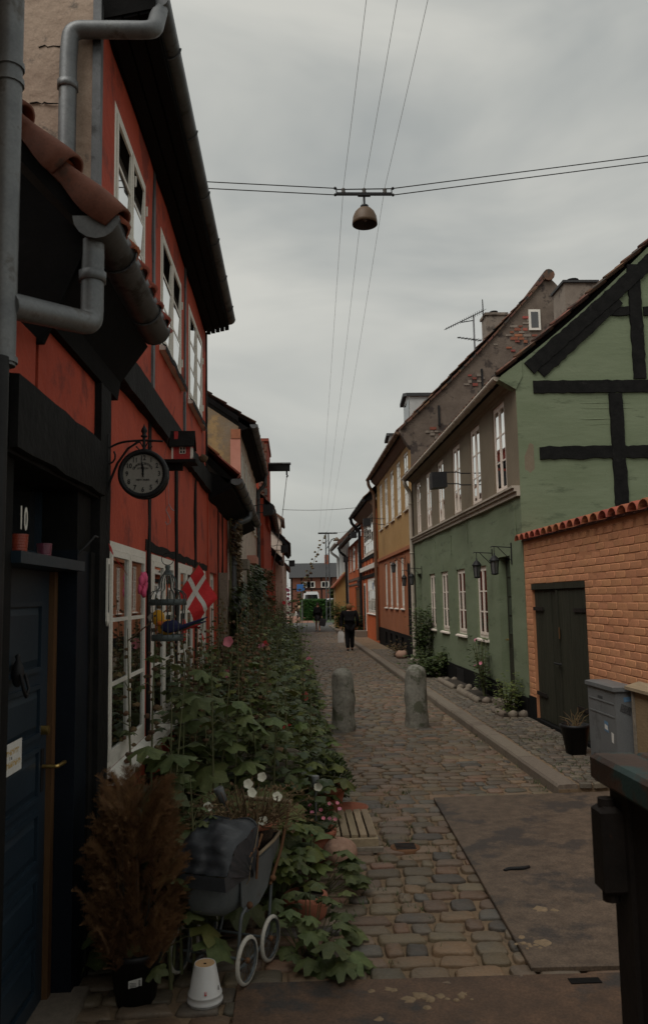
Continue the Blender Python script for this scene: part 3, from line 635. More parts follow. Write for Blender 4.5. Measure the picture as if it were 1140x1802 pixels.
# ---- tall red half-timbered house
hr = thing('half_timbered_house', 'tall red half-timbered house with the white windows and black eave', 'house', (LX, 6.8, 0))
RY0, RY1 = 4.06, 9.42
gw = [(4.37, 5.47, .86, 2.09), (5.70, 6.79, .86, 2.09), (7.03, 8.02, .86, 2.09), (8.52, 9.2, .86, 2.09)]
uw = [(4.42, 5.40, 3.74, 4.68), (6.05, 7.22, 3.74, 4.70), (7.74, 8.95, 3.74, 4.72)]
facade(hr, LX, 1, RY0, RY1, 0, 4.98, gw + uw, 'red_plaster', amp=.010)
for i, w in enumerate(gw): window(hr, LX, 1, *w, rows=3, recess=-.004, pane='pane_mid')
for w in uw: window(hr, LX, 1, *w, rows=3, recess=.0, pane='pane_sky', tilt=.035)
ob('sill_board', MB().box(LX, LX + .1, 4.33, 8.1, .80, .835), 'white_paint', hr)
timber(hr, (4.155, 0), (4.155, 3.02), .235, .035, 1, LX)                    # corner post
timber(hr, (4.1, 3.12), (9.42, 3.13), .22, .06, 1, LX)                      # storey beam
for y, w in ((5.585, .11), (6.91, .12), (8.27, .13)): timber(hr, (y, .05), (y, 3.01), w, .012, 1, LX, wob=.014)
timber(hr, (5.46, 2.135), (9.40, 2.135), .075, .006, 1, LX, wob=.014)
for y in (5.72, 7.46): timber(hr, (y, 3.235), (y, 4.96), .085, .012, 1, LX, mat='zinc_dark')
timber(hr, (9.36, 3.24), (9.36, 4.96), .10, .012, 1, LX)
timber(hr, (4.28, .42), (9.4, .42), .14, .014, 1, LX); ob('plinth', MB().box(LX, LX + .03, 4.28, 9.41, 0, .3), 'tar_plinth', hr)
for w in uw:    # sagging lead flashing under the upper windows
    v = []; n = 14
    for k in range(n + 1):
        y = w[0] - .05 + (w[1] - w[0] + .1) * k / n; q = .03 * noise.noise(Vector((y * 5, 1, 2))); v += [(LX + .02, y, w[2]), (LX + .055, y, w[2] - .02 + q), (LX + .05, y, w[2] - .065 + q)]
    ob('flashing', MB().add(v, [(3 * k + j, 3 * k + 3 + j, 3 * k + 4 + j, 3 * k + 1 + j) for k in range(n) for j in (0, 1)], True), 'tar_plinth', hr)
for y in (4.98, 5.385, 7.2, 8.93):     # casement hinges
    for z in (3.9, 4.45): ob('hinge', MB().tube([(LX + .012, y, z), (LX + .012, y, z + .07)], .007, 6), 'white_paint', hr)
# gable of peeling plaster facing the cottage
gb = MB(); v = []; nx, nz = 20, 26
for i in range(nx + 1):
    for j in range(nz + 1):
        x = -5 + 3.985 * i / nx; z = 2.6 + 5.6 * j / nz; v.append((x, 4.035 + .014 * noise.noise(Vector((x * 2, z * 2, 1))), z))
gb.add(v, [(i * (nz + 1) + j, (i + 1) * (nz + 1) + j, (i + 1) * (nz + 1) + j + 1, i * (nz + 1) + j + 1) for i in range(nx) for j in range(nz) if 2.6 + 5.6 * (j + .5) / nz < 5.0 + (-1 - (-5 + 4.0 * (i + .5) / nx)) * .95], True)
ob('gable_wall', gb, 'beige_plaster', hr); ob('gable_core', MB().box(-5, LX - .03, 4.055, 4.3, 0, 5.0), 'beige_plaster', hr)
ob('corner_flashing', MB().box(LX - .030, LX + .014, 4.015, 4.07, 3.05, 5.0), 'zinc_dark', hr)
def crack(p, seed):
    random.seed(seed); pts = []; x, z = p
    for k in range(9): pts.append((x, 4.028, z)); x += UI(.012, .035); z += UI(-.012, .014)
    ob('crack', MB().tube(pts, [UI(.002, .006) for _ in pts], 5), 'tar_plinth', hr)
crack((-1.33, 4.18), 1); crack((-1.32, 4.72), 2); crack((-1.36, 4.40), 3); crack((-1.30, 3.88), 4)
# eave
ob('soffit', MB().poly_y([(-1.02, 4.96), (-.72, 5.03), (-.72, 5.10), (-1.02, 5.2)], 4.12, 9.30), 'soffit_board', hr)
for i in range(3): ob('soffit_plank', MB().poly_y([(-.98 + .088 * i, 4.953 + .0208 * i), (-.905 + .088 * i, 4.971 + .0208 * i), (-.905 + .088 * i, 4.985 + .0208 * i), (-.98 + .088 * i, 4.967 + .0208 * i)], 4.13, 9.30 - .05 * i), 'soffit_board', hr)
roof_slab(hr, 4.10, 9.40, -.72, 5.15, radians(46), 5.2, -1, t=.06); pantiles(hr, 4.10, 9.40, -.76, 5.19, radians(46), 5.2, -1)
gutter(hr, -.715, 5.13, 4.15, 9.33, r=.07, mat='zinc_dark')
for i in range(5): ob('eave_tile_end', MB().poly_y([(-.99 + .055 * i, 4.95 + .012 * i), (-.945 + .055 * i, 4.95 + .014 * i), (-.945 + .055 * i, 5.08), (-.99 + .055 * i, 5.08)], 9.31, 9.37), 'soffit_board', hr)
pipe(hr, [(-.705, 4.20, 5.08), (-.705, 4.02, 4.82), (-1.135, 3.97, 4.78), (-1.145, 3.97, 4.62), (-1.145, 3.97, 3.4)], .046, 'zinc', [((-1.145, 3.97, 4.46), (0, 0, 1)), ((-1.145, 3.97, 4.02), (0, 0, 1))], rb=.06)
# ---- low red cottage and the cream one under the same eave
hl = thing('low_red_cottage', 'low dark red cottage with a black eave just past the tall red house', 'house', (LX, 10.8, 0))
facade(hl, -.985, 1, 9.43, 12.1, 0, 3.2, [(9.62, 10.5, .9, 2.1)], 'red_plaster', amp=.01)
window(hl, -.985, 1, 9.62, 10.5, .9, 2.1)
ob('open_shutter', MB().box(-.985, -.86, 10.62, 10.65, .95, 2.12), 'grey_wood', hl)
for y in (10.65, 11.3, 12.02): timber(hl, (y, 0), (y, 3.1), .10, .012, 1, -.985, mat='black_timber' if y < 12 else 'red_plaster')
hcr = thing('cream_cottage', 'low cream plastered cottage behind the ivy', 'house', (LX, 13.6, 0))
facade(hcr, -.95, 1, 12.12, 15.3, 0, 3.2, [(12.9, 13.6, .9, 2.1), (14.2, 14.9, .9, 2.1)], 'cream_plaster')
for a in (12.9, 14.2): window(hcr, -.95, 1, a, a + .7, .9, 2.1)
timber(hcr, (12.2, 2.5), (15.3, 2.5), .14, .03, 1, -.95, mat='cream_plaster'); timber(hcr, (13.9, 0), (13.9, 3.1), .12, .02, 1, -.95, mat='cream_plaster')
ob('window_box', MB().box(-.95, -.72, 13.0, 13.7, 2.26, 2.42), 'grey_wood', hcr)
ob('soffit', MB().poly_y([(-1.0, 2.95), (-.70, 3.08), (-.72, 3.18), (-1.0, 3.3)], 9.44, 15.2), 'soffit_board', hl)
roof_slab(hl, 9.44, 15.2, -.70, 3.2, radians(45), 3.6, -1, t=.08); pantiles(hl, 9.44, 15.2, -.66, 3.22, radians(45), 3.6, -1, 'tile')
gutter(hl, -.655, 3.2, 9.46, 15.2, r=.075, mat='zinc_dark', capmat='zinc')
pipe(hl, [(-.655, 12.4, 3.14), (-.655, 12.4, 3.02), (-.89, 12.15, 2.9), (-.89, 12.15, .1)], .05, 'zinc_dark', [((-.89, 12.15, 2.3), (0, 0, 1)), ((-.89, 12.15, 1.2), (0, 0, 1))])
# ---- tall pink house with ochre gable
hp = thing('pink_house', 'tall pale pink house with a bare ochre gable above the cottages', 'house', (LX, 18.5, 0))
uw2 = [(15.75 + 1.3 * i, 16.5 + 1.3 * i, 3.5, 4.75) for i in range(5)]; gw2 = [(15.8 + 1.5 * i, 16.55 + 1.5 * i, 1.0, 2.3) for i in range(4)]
facade(hp, -.98, 1, 15.31, 22.2, 0, 5.12, uw2 + gw2, 'cream_plaster')
for w in uw2 + gw2: window(hp, -.98, 1, *w, rows=3, pane='pane_sky' if w[2] > 3 else 'pane_mid', recess=.01)
ob('gable_wall', MB().poly_y([(-.98, 0), (-.98, 5.1), (-4.9, 7.75), (-8.8, 5.1), (-8.8, 0)], 15.26, 15.5), 'ochre_gable', hp)
ob('corner_pilaster', MB().box(-1.16, -.965, 15.2, 15.255, 3.2, 4.86), 'pink_plaster', hp); ob('pilaster_cap', MB().box(-1.15, -.965, 15.19, 15.255, 4.865, 5.05), 'red_brick', hp)
ob('soffit', MB().poly_y([(-1.0, 5.0), (-.78, 5.08), (-.78, 5.16), (-1.0, 5.3)], 15.2, 22.2), 'soffit_board', hp)
roof_slab(hp, 15.2, 22.2, -.72, 5.12, radians(34), 5.0, -1, t=.09); pantiles(hp, 15.2, 22.2, -.70, 5.15, radians(34), 5.0, -1)
gutter(hp, -.70, 5.12, 15.1, 21.9, r=.075, mat='zinc_dark', capmat='zinc_dark', drop=.12)
pipe(hp, [(-.70, 21.7, 5.15), (-.72, 21.7, 4.9), (-.9, 21.7, 4.7), (-.9, 21.7, .1)], .05, 'zinc_dark')
ob('balcony_box', MB().box(-.98, -.78, 17.3, 18.6, 2.55, 2.72), 'pink_plaster', hp)
# ---- red house with hoisting beam, then further houses
hh = thing('hoist_house', 'red house with a timber hoisting beam jutting from its dormer', 'house', (-.75, 25, 0))
facade(hh, -.78, 1, 22.22, 30, 0, 4.6, [(23 + 1.7 * i, 23.8 + 1.7 * i, 1, 2.3) for i in range(4)], 'red_plaster')
for i in range(4): window(hh, -.78, 1, 23 + 1.7 * i, 23.8 + 1.7 * i, 1, 2.3)
ob('dormer', MB().box(-3, -.70, 23.9, 26.6, 4.0, 6.55), 'red_plaster', hh)
rr = MB()
for j in range(8):
    for i in range(3): rr.box(-.98 + .09 * i, -.895 + .09 * i, 23.86, 23.895, 4.35 + .27 * j + (i % 2) * .1, 4.58 + .27 * j + (i % 2) * .1)
ob('tile_hanging', rr, 'tile_dark', hh, 'stuff')
ob('dormer_cap', MB().box(-3.05, -.66, 23.85, 26.65, 6.55, 6.64), 'tile', hh)
ob('hoisting_beam', MB().box(-.70, -.03, 24.3, 24.5, 5.72, 5.92), 'black_timber', hh); ob('beam_cap', MB().box(-.70, .0, 24.27, 24.53, 5.921, 5.96), 'zinc', hh)
ob('hook', MB().tube([(-.13, 24.4, 5.72), (-.13, 24.4, 5.6), (-.10, 24.4, 5.56), (-.14, 24.4, 5.52)], .025, 6), 'iron', hh)
ob('rope', MB().tube([(-.13, 24.4, 5.55), (-.30, 24.5, 4.2), (-.62, 24.7, 2.6)], .012, 5), 'wire_pale', hh)
roof_slab(hh, 22.25, 30, -.55, 4.3, radians(46), 4.5, -1, t=.08); pantiles(hh, 22.25, 30, -.52, 4.33, radians(46), 4.5, -1)
gutter(hh, -.52, 4.28, 22.3, 29.8, r=.08, mat='zinc_dark')
def wall_lamp(X, side, y, z, label, s=1.0, arm=.45):
    t = thing('wall_lamp', label, 'wall lamp', (X, y, z), 'black box lamps on wall brackets')
    b = MB(); x0, x1 = sorted((X + side * (arm - .02), X + side * (arm + .26 * s)))
    v = [(x0, y - .16 * s, z - .15 * s), (x1, y - .16 * s, z - .13 * s), (x1, y + .16 * s, z - .13 * s), (x0, y + .16 * s, z - .15 * s), (x0, y - .13 * s, z + .15 * s), (x1, y - .13 * s, z + .16 * s), (x1, y + .13 * s, z + .16 * s), (x0, y + .13 * s, z + .15 * s)]
    b.add(v, [(3, 2, 1, 0), (4, 5, 6, 7), (0, 1, 5, 4), (1, 2, 6, 5), (2, 3, 7, 6), (3, 0, 4, 7)]); ob('lamp_housing', b, 'iron', t)
    for zz in (z + .12 * s, z - .10 * s):
        ob('bracket_arm', MB().tube(bend([(X - side * .02, y - .12, zz), (X + side * arm * .4, y - .12, zz), (X + side * arm * .5, y - .08, zz + .03), (X + side * arm, y - .08, zz + .03)], .03), .011, 5), 'iron', t)
    return t
wall_lamp(-.98, 1, 19.6, 3.95, 'black box lamp on the pale pink house under its gutter', .9, .3)
wall_lamp(-.78, 1, 28.5, 3.55, 'black box lamp on the red hoist house', .9, .4)
hw = thing('white_gable_house', 'pale plastered gable house at the far end of the flower row', 'house', (-.4, 36, 0))
facade(hw, -.42, 1, 34, 44, 0, 4.3, [(35.5, 36.3, 1.2, 2.5), (38.5, 39.3, 1.2, 2.5)], 'cream_plaster')
for a in (35.5, 38.5): window(hw, -.42, 1, a, a + .8, 1.2, 2.5)
ob('gable_wall', MB().poly_y([(-.42, 0), (-.42, 4.2), (-1.8, 5.9), (-6, 5.9), (-6, 0)], 33.9, 34.2), 'cream_plaster', hw)
roof_slab(hw, 33.8, 44, -.12, 4.05, radians(47), 3.4, -1, t=.12); pantiles(hw, 33.8, 44, -.1, 4.08, radians(47), 3.4, -1)
ob('upper_storey', MB().poly_y([(-.55, 3.8), (-.55, 5.75), (-1.9, 6.75), (-6, 6.75), (-6, 3.8)], 39.0, 43.9), 'cream_plaster', hw)
roof_slab(hw, 38.9, 44, -.36, 5.72, radians(36), 3.2, -1, t=.1, mat='tile_dark', name='upper_roof')
wall_lamp(-.42, 1, 34.6, 3.3, 'black box lamp on the far pale gable house', .9, .3)
hm = thing('low_plaster_house', 'low dark house between the hoist house and the pale gable', 'house', (-.7, 32, 0))
facade(hm, -.72, 1, 30.02, 33.88, 0, 3.4, [], 'red_plaster'); roof_slab(hm, 30.05, 33.8, -.45, 3.25, radians(46), 3, -1, t=.1); pantiles(hm, 30.05, 33.8, -.42, 3.3, radians(46), 3, -1)
gutter(hm, -.42, 3.25, 30.1, 33.7, r=.08)
hq = thing('far_white_house', 'small whitewashed house closing the flower side at the crossing', 'house', (-.4, 48, 0))
facade(hq, -.36, 1, 44.3, 51, 0, 3.6, [(46, 46.8, 1.1, 2.3)], 'cream_plaster'); window(hq, -.36, 1, 46, 46.8, 1.1, 2.3)
roof_slab(hq, 44.1, 51.2, -.1, 3.5, radians(46), 3, -1, t=.12, mat='tile_dark')
# ================================================================== right row of houses
BX = 3.2
PZ = .09
# ---- green gabled house
hg = thing('green_house', 'green plastered house with black timbers on its gable', 'house', (BX, 16, 0))
GY0, GY1 = 10.93, 20.75
gw = [(13.08, 13.82, 1.05, 2.26), (14.72, 15.50, 1.05, 2.27), (16.36, 17.14, 1.05, 2.28), (17.86, 18.6, 1.05, 2.28)]
gd = [(11.62, 12.30, .20, 2.34), (19.75, 20.42, .20, 2.34)]
uw = [(11.58, 12.30, 3.30, 4.68), (13.18, 13.92, 3.31, 4.68), (14.80, 15.52, 3.32, 4.67), (16.45, 17.17, 3.32, 4.66), (18.0, 18.72, 3.33, 4.65), (19.5, 20.2, 3.33, 4.64)]
facade(hg, BX, -1, GY0, GY1, PZ, 3.2, gw + gd, 'green_plaster', amp=.012)
facade(hg, BX, -1, GY0, GY1, 3.2, 4.87, uw, 'olive_plaster', name='upper_wall', amp=.006)
for w in gw: window(hg, BX, -1, *w, rows=3, recess=.035, mat='pinkwhite_paint', pane='pane_mid')
for w in uw: window(hg, BX, -1, *w, rows=3, recess=.025, mat='pinkwhite_paint', pane='pane_sky', sill=False)
for k, (z, d, q) in enumerate(((3.14, .05, .07), (3.205, .085, .05), (3.253, .115, .035))): ob('string_course', MB().box(BX - d, BX + .01, GY0 + .004 * k, GY1 - .1, z, z + q - .003), 'pipe_beige', hg)
# gable
SG = math.atan(.86)
gz = lambda x: 4.90 + (x - 3.02) * .86 - .07 * sin(min(pi, max(0, (x - 3.02) / 2.2 * pi)))
b = MB(); v = []; nx, nz = 44, 40; XR = 6.9
for i in range(nx + 1):
    x = BX + (2 * (XR - BX)) * i / nx; top = gz(x) - .04 if x < XR else gz(2 * XR - x) - .04
    for j in range(nz + 1):
        z = PZ + (top - PZ) * j / nz; v.append((x, GY0 - .004 + .014 * noise.noise(Vector((x * 1.5, z * 1.5, 5))) * (0 if i == 0 else 1), z))
b.add(v, [(i * (nz + 1) + j, (i + 1) * (nz + 1) + j, (i + 1) * (nz + 1) + j + 1, i * (nz + 1) + j + 1) for i in range(nx) for j in range(nz)], True)
ob('gable_wall', b, 'green_plaster', hg)
ob('gable_shoulder', MB().poly_y([(2.96, 4.80), (3.0, 4.86), (3.3, 5.08), (3.3, 4.85), (BX - .003, 4.66)], GY0 - .02, GY0 + .16), 'green_plaster', hg)
TY = GY0 - .01
timber_y(hg, (3.45, 4.69), (7.5, 4.70), .19, .018, TY); timber_y(hg, (3.50, 3.74), (7.5, 3.75), .19, .018, TY)
timber_y(hg, (4.63, 2.6), (4.63, 4.59), .20, .024, TY); timber_y(hg, (5.0, 4.80), (5.0, 6.5), .19, .020, TY); timber_y(hg, (4.60, 5.80), (4.90, 5.80), .14, .016, TY); timber_y(hg, (5.11, 5.80), (6.4, 5.80), .14, .016, TY)
timber_y(hg, (3.40, 4.96), (5.6, 6.84), .21, .030, TY); timber_y(hg, (3.55, 4.90), (4.75, 5.98), .20, .022, TY)
# wavy painted brick courses showing through the gable paint
random.seed(3)
for j in range(34):
    z = 2.66 + j * .078; pts = []; x = BX + .05
    if UI(0, 1) < .25: continue
    xe = min(6.6, BX + .1 + UI(1.5, 3)); x = BX + UI(.02, .5)
    while x < xe and z < gz(x) - .25: pts.append((x, GY0 + .0035, z + .006 * noise.noise(Vector((x * 3, j, 0))))); x += .15
    if len(pts) > 3: ob('brick_course', MB().tube(pts, [.002 + .0085 * max(0, noise.noise(Vector((p[0] * 2, j * 3, 1))) + .2) for p in pts], 5), 'green_plaster', hg)
# eave, cornice, roof, gutter
ob('cornice', MB().poly_y([(BX + .02, 4.72), (BX - .03, 4.74), (BX - .05, 4.78), (BX - .14, 4.82), (BX - .15, 4.88), (BX + .02, 4.88)], GY0 + .17, GY1 - .02), 'olive_plaster', hg)
roof_slab(hg, GY0 + .12, GY1 + .02, 3.0, 4.86, SG, 5.6, 1, t=.07); pantiles(hg, GY0 - .05, GY1, 2.96, 4.86, SG, 5.6, 1, row=.36)
gutter(hg, 2.955, 4.86, GY0 + .06, GY1 - .05, r=.06, mat='pipe_beige', capmat='pipe_beige')
pipe(hg, [(2.955, GY1 - .2, 4.82), (2.965, GY1 - .2, 4.70), (3.12, GY1 - .08, 4.5), (3.12, GY1 - .08, .25), (3.02, GY1 - .1, .14)], .05, 'pipe_beige', [((3.12, GY1 - .08, z), (0, 0, 1)) for z in (4.2, 2.9, 1.3)])
# plinth, basement openings, doors
pl = MB(); pl.box(BX - .025, BX, GY0, 11.6, PZ, .36); pl.box(BX - .025, BX, 12.32, 19.73, PZ, .42); ob('plinth', pl, 'tar_plinth', hg)
ob('gable_plinth', MB().box(BX - .02, 6, GY0 - .03, GY0 - .006, PZ, .36), 'tar_plinth', hg)
for y in (13.2, 15.0): ob('basement_vent', MB().box(BX - .035, BX - .024, y, y + .6, .14, .38), 'iron', hg)
for k, (a, c, z0, z1) in enumerate(gd):
    d = ob('door', MB().box(BX + .12, BX + .17, a, c, z0, z1), 'gate_wood', hg)
    for i in range(2):
        for j in range(4):
            ya = a + .09 + i * (c - a - .18) / 2; za = z0 + .95 + j * .29; p = ob('pane', MB().box(BX + .112, BX + .119, ya + .02, ya + (c - a - .18) / 2 - .02, za + .015, za + .275), 'pane_dark', d)
    for i in range(2): ob('door_panel', MB().box(BX + .105, BX + .119, a + .11 + i * .26, a + .31 + i * .26, z0 + .15, z0 + .75), 'gate_wood', d)
    ob('door_handle', MB().tube([(BX + .10, c - .06, 1.08), (BX + .06, c - .06, 1.08), (BX + .06, c - .17, 1.08)], .012, 6), 'brass', d)
    ob('door_step', MB().box(BX - .16, BX + .12, a - .05, c + .05, PZ, .195), 'kerb_granite', hg)
for y, z in ((17.6, 2.55), (15.85, 2.55), (14.35, 2.72), (11.2, 2.6)): ob('tie_iron', MB().box(BX - .022, BX - .008, y - .015, y + .015, z, z + .42), 'green_plaster', hg)
# chimney on the green roof
ch = MB(); CXc, CYc = 5.72, 15.2
ch.box(CXc - .36, CXc + .38, CYc - .40, CYc + .40, 6.4, 7.2); ch.box(CXc - .31, CXc + .33, CYc - .34, CYc + .34, 7.2, 7.84)
cho = ob('chimney', ch, 'chimney_render', hg); ob('chimney_cap', MB().box(CXc - .35, CXc + .37, CYc - .38, CYc + .38, 7.842, 7.89), 'slate', cho)
ob('cowl', MB().lathe([(.0, .18), (.12, .15), (.13, .13), (.05, .13), (.05, 0)], 14, (CXc - .02, CYc, 7.89)), 'iron', cho)
# lanterns
def lantern(label, y, z, arm=.26, X=BX, s=.74):
    t = thing('lantern', label, 'lantern', (X, y, z), 'black wall lanterns along the pavement'); x = X - arm
    br = MB().tube([(X - .006, y, z + .25), (x - .03, y, z + .27), (x - .05, y, z + .255)], .007, 6); br.tube(bend([(X - .01, y, z + .06), (X - arm * .5, y, z + .18), (X - arm * .8, y, z + .262)], .05), .006, 6); br.tube([(x, y, z + .27), (x, y, z + .23 * s)], .005, 5); br.box(X - .014, X - .001, y - .010, y + .010, z + .0, z + .32)
    ob('bracket', br, 'iron', t)
    c = MB(); c.lathe([(.0, .24), (.014, .23), (.02, .19), (.055, .16), (.105, .09), (.11, .075), (.09, .072)], 8, (x, y, z), Matrix.Scale(s, 4)); ob('lantern_roof', c, 'iron', t)
    f = MB()
    for k in range(6): a = 2 * pi * k / 6 + .3; f.tube([(x + .092 * s * cos(a), y + .092 * s * sin(a), z + .075 * s), (x + .066 * s * cos(a), y + .066 * s * sin(a), z - .17 * s)], .006, 5)
    f.lathe([(.070, -.165), (.078, -.17), (.07, -.185), (.03, -.20), (0, -.2)], 12, (x, y, z), Matrix.Scale(s, 4)); ob('lantern_frame', f, 'iron', t)
    ob('lantern_glass', MB().lathe([(.082, .07), (.058, -.165)], 6, (x, y, z), Matrix.Scale(s, 4)), 'lens_glass', t); return t
lantern('black iron lantern before the green house window closest to its front door', 12.62, 2.18)
lantern('black iron lantern beside the green house glazed front door', 11.50, 2.20)
lantern('small black lantern by the far end door of the green house', 19.62, 2.2)
lantern('small black lantern just past the beige downpipe', 20.95, 2.2)
wall_lamp(BX, -1, 14.05, 3.82, 'black box lamp on a long bracket from the green house upper storey', .95, .45)
# ---- terracotta and ochre house
hy = thing('ochre_house', 'two-tone house, ochre above and terracotta below, with a grey brick gable', 'house', (BX, 25, 0))
YY0, YY1 = 20.80, 29.5
uw = [(21.45 + 1.58 * i, 22.3 + 1.58 * i, 4.2, 5.78) for i in range(5)]; gw = [(22.85 + 1.35 * i, 23.5 + 1.35 * i, 1.45, 2.92) for i in range(4)]
facade(hy, BX, -1, YY0, YY1, .7, 3.1, gw, 'terracotta_plaster', name='lower_wall'); facade(hy, BX, -1, YY0, YY1, 3.1, 6.12, uw, 'ochre_plaster', name='upper_wall')
facade(hy, BX - .03, -1, YY0, YY1, PZ, .7, [(23.0 + 1.35 * i, 23.5 + 1.35 * i, .2, .6) for i in range(4)], 'tar_plinth', name='plinth')
for w in gw: window(hy, BX, -1, *w, rows=3, recess=.03, pane='pane_mid')
for w in uw: window(hy, BX, -1, *w, rows=4, recess=.02, pane='pane_sky')
ob('doorway', MB().box(BX - .004, BX + .002, 21.25, 22.1, .72, 2.95), 'tar_plinth', hy)
ob('string_course', MB().box(BX - .06, BX, YY0 + .1, YY1, 3.06, 3.16), 'terracotta_plaster', hy)
ob('cornice', MB().poly_y([(BX + .02, 5.9), (BX - .05, 5.93), (BX - .2, 6.08), (BX - .22, 6.16), (BX + .02, 6.16)], YY0 + .02, YY1), 'copper_pipe', hy)
PX, PZT = 7.12, 10.45
b = MB(); v = []; nx, nz = 30, 40
def rz(x): return 6.2 + (x - 2.92) * (PZT - 6.2) / (PX - 2.92) + .10 * sin((x - 2.92) / 3.93 * pi) * -1.2
for i in range(nx + 1):
    x = BX - .02 + (PX - BX) * i / nx
    for j in range(nz + 1): z = .1 + (rz(x) - .1) * j / nz; v.append((x, YY0 - .02 + .02 * noise.noise(Vector((x * 1.4, z * 1.4, 2))), z))
for i in range(1, nx + 1):
    x = PX + (PX - BX) * i / nx
    for j in range(nz + 1): z = .1 + (rz(2 * PX - x) - .1) * j / nz; v.append((x, YY0 - .02, z))
b.add(v, [(i * (nz + 1) + j, (i + 1) * (nz + 1) + j, (i + 1) * (nz + 1) + j + 1, i * (nz + 1) + j + 1) for i in range(2 * nx) for j in range(nz)], True)
ob('gable_wall', b, 'grey_gable', hy)
ob('gable_return', MB().poly_y([(2.90, 6.14), (2.94, 6.24), (3.25, 6.5), (3.25, 5.9), (BX - .02, 5.7)], YY0 - .03, YY0 + .25), 'grey_gable', hy)
random.seed(8); seen_b = set()
for i in range(62):
    cx, cz, sx, sz = random.choice([(6.35, 9.0, .22, .25), (6.15, 8.7, .3, .3), (5.7, 8.4, .3, .2), (4.85, 7.5, .25, .15), (3.65, 6.1, .2, .15), (6.2, 8.5, .3, .3)])
    j = round((cz + random.gauss(0, sz * .6)) / .085); z = j * .085; x = round(round((cx + random.gauss(0, sx * .6)) / .24) * .24 + (j % 2) * .12, 3)
    if z > rz(x) - .2 or (x, z) in seen_b: continue
    seen_b.add((x, z))
    ob('brick', MB().box(x, x + UI(.08, .21), YY0 - .036 - UI(0, .005), YY0 - .01, z + UI(-.012, .012), z + .062 + UI(-.012, .008)), 'red_brick' if UI(0, 1) < .55 else 'chimney_render', hy)
for x, z in ((5.15, 7.3), (3.95, 6.3)): ob('tie_iron', MB().box(x, x + .05, YY0 - .07, YY0 - .03, z, z + .55), 'iron', hy)
# verge tiles and ridge cap
vm = MB(); n = 26
for k in range(n):
    x = 2.92 + (PX - 2.92) * k / n; x2 = x + (PX - 2.92) / n * 1.1; z, z2 = rz(x), rz(min(x2, PX))
    vm.add([(x, YY0 - .10, z), (x2, YY0 - .10, z2), (x2, YY0 + .3, z2), (x, YY0 + .3, z), (x, YY0 - .10, z + .07), (x2, YY0 - .10, z2 + .05), (x2, YY0 + .3, z2 + .05), (x, YY0 + .3, z + .07)], [(3, 2, 1, 0), (4, 5, 6, 7), (0, 1, 5, 4), (1, 2, 6, 5), (2, 3, 7, 6), (3, 0, 4, 7)])
ob('verge_tiles', vm, 'tile_dark', hy, 'stuff')
ob('ridge_end', MB().tube([(PX, YY0 - .12, PZT + .02), (PX, YY1, PZT + .02)], .16, 12), 'tile_dark', hy)
SY = math.atan2(PZT - 6.2, PX - 2.92); LY = math.hypot(PZT - 6.2, PX - 2.92)
roof_slab(hy, YY0 + .3, YY1, 2.92, 6.2, SY, LY, 1, t=.1); pantiles(hy, YY0 + .3, YY1, 2.9, 6.22, SY, LY, 1, row=.36)
ob('back_roof', MB().poly_y([(PX, PZT), (2 * PX - 2.9, 6.2), (2 * PX - 2.9, 6.05), (PX, PZT - .15)], YY0, YY1), 'tile_dark', hy)
gutter(hy, 2.87, 6.17, YY0 + .05, YY1, r=.075, mat='copper_pipe')
pipe(hy, [(2.87, YY1 - .15, 6.1), (2.88, YY1 - .15, 5.95), (3.08, YY1 - .1, 5.6), (3.1, YY1 - .1, .2)], .06, 'copper_pipe')
w = ob('attic_window', MB().box(6.52, 6.84, YY0 - .07, YY0 - .03, 8.92, 9.5), 'white_paint', hy); ob('pane', MB().box(6.58, 6.78, YY0 - .078, YY0 - .072, 8.99, 9.43), 'pane_dark', w)
c2 = ob('chimney', MB().box(6.32, 6.98, 24.5, 25.1, 9.0, 10.72), 'chimney_render', hy); ob('chimney_cap', MB().box(6.27, 7.03, 24.45, 25.15, 10.722, 10.8), 'chimney_render', c2); ob('chimney_pot', MB().lathe([(0, .16), (.14, .14), (.14, .1), (.1, .1), (.1, 0)], 12, (6.65, 24.8, 10.8)), 'iron', c2)
def dormer(house, y, X, z, w, hgt, dep, mat='dormer_white'):
    d = ob('dormer', MB().poly_x([(y, z), (y + w, z), (y + w, z + hgt * .86), (y + w * .5, z + hgt), (y, z + hgt * .86)], X, X + dep), mat, house)
    ob('dormer_roof', MB().poly_x([(y - .07, z + hgt * .85), (y + w * .5, z + hgt * .99), (y + w + .07, z + hgt * .85), (y + w + .07, z + hgt * .93), (y + w * .5, z + hgt * 1.07), (y - .07, z + hgt * .93)], X - .10, X + dep), 'slate', d)
    ob('pane', MB().box(X - .012, X - .001, y + .12, y + w - .12, z + .15, z + hgt * .8), 'pane_dark', d)
dormer(hy, 22.2, 3.42, 6.5, 1.25, 1.15, 1.5); dormer(hy, 26.4, 3.42, 6.3, 1.2, 1.05, 1.5)
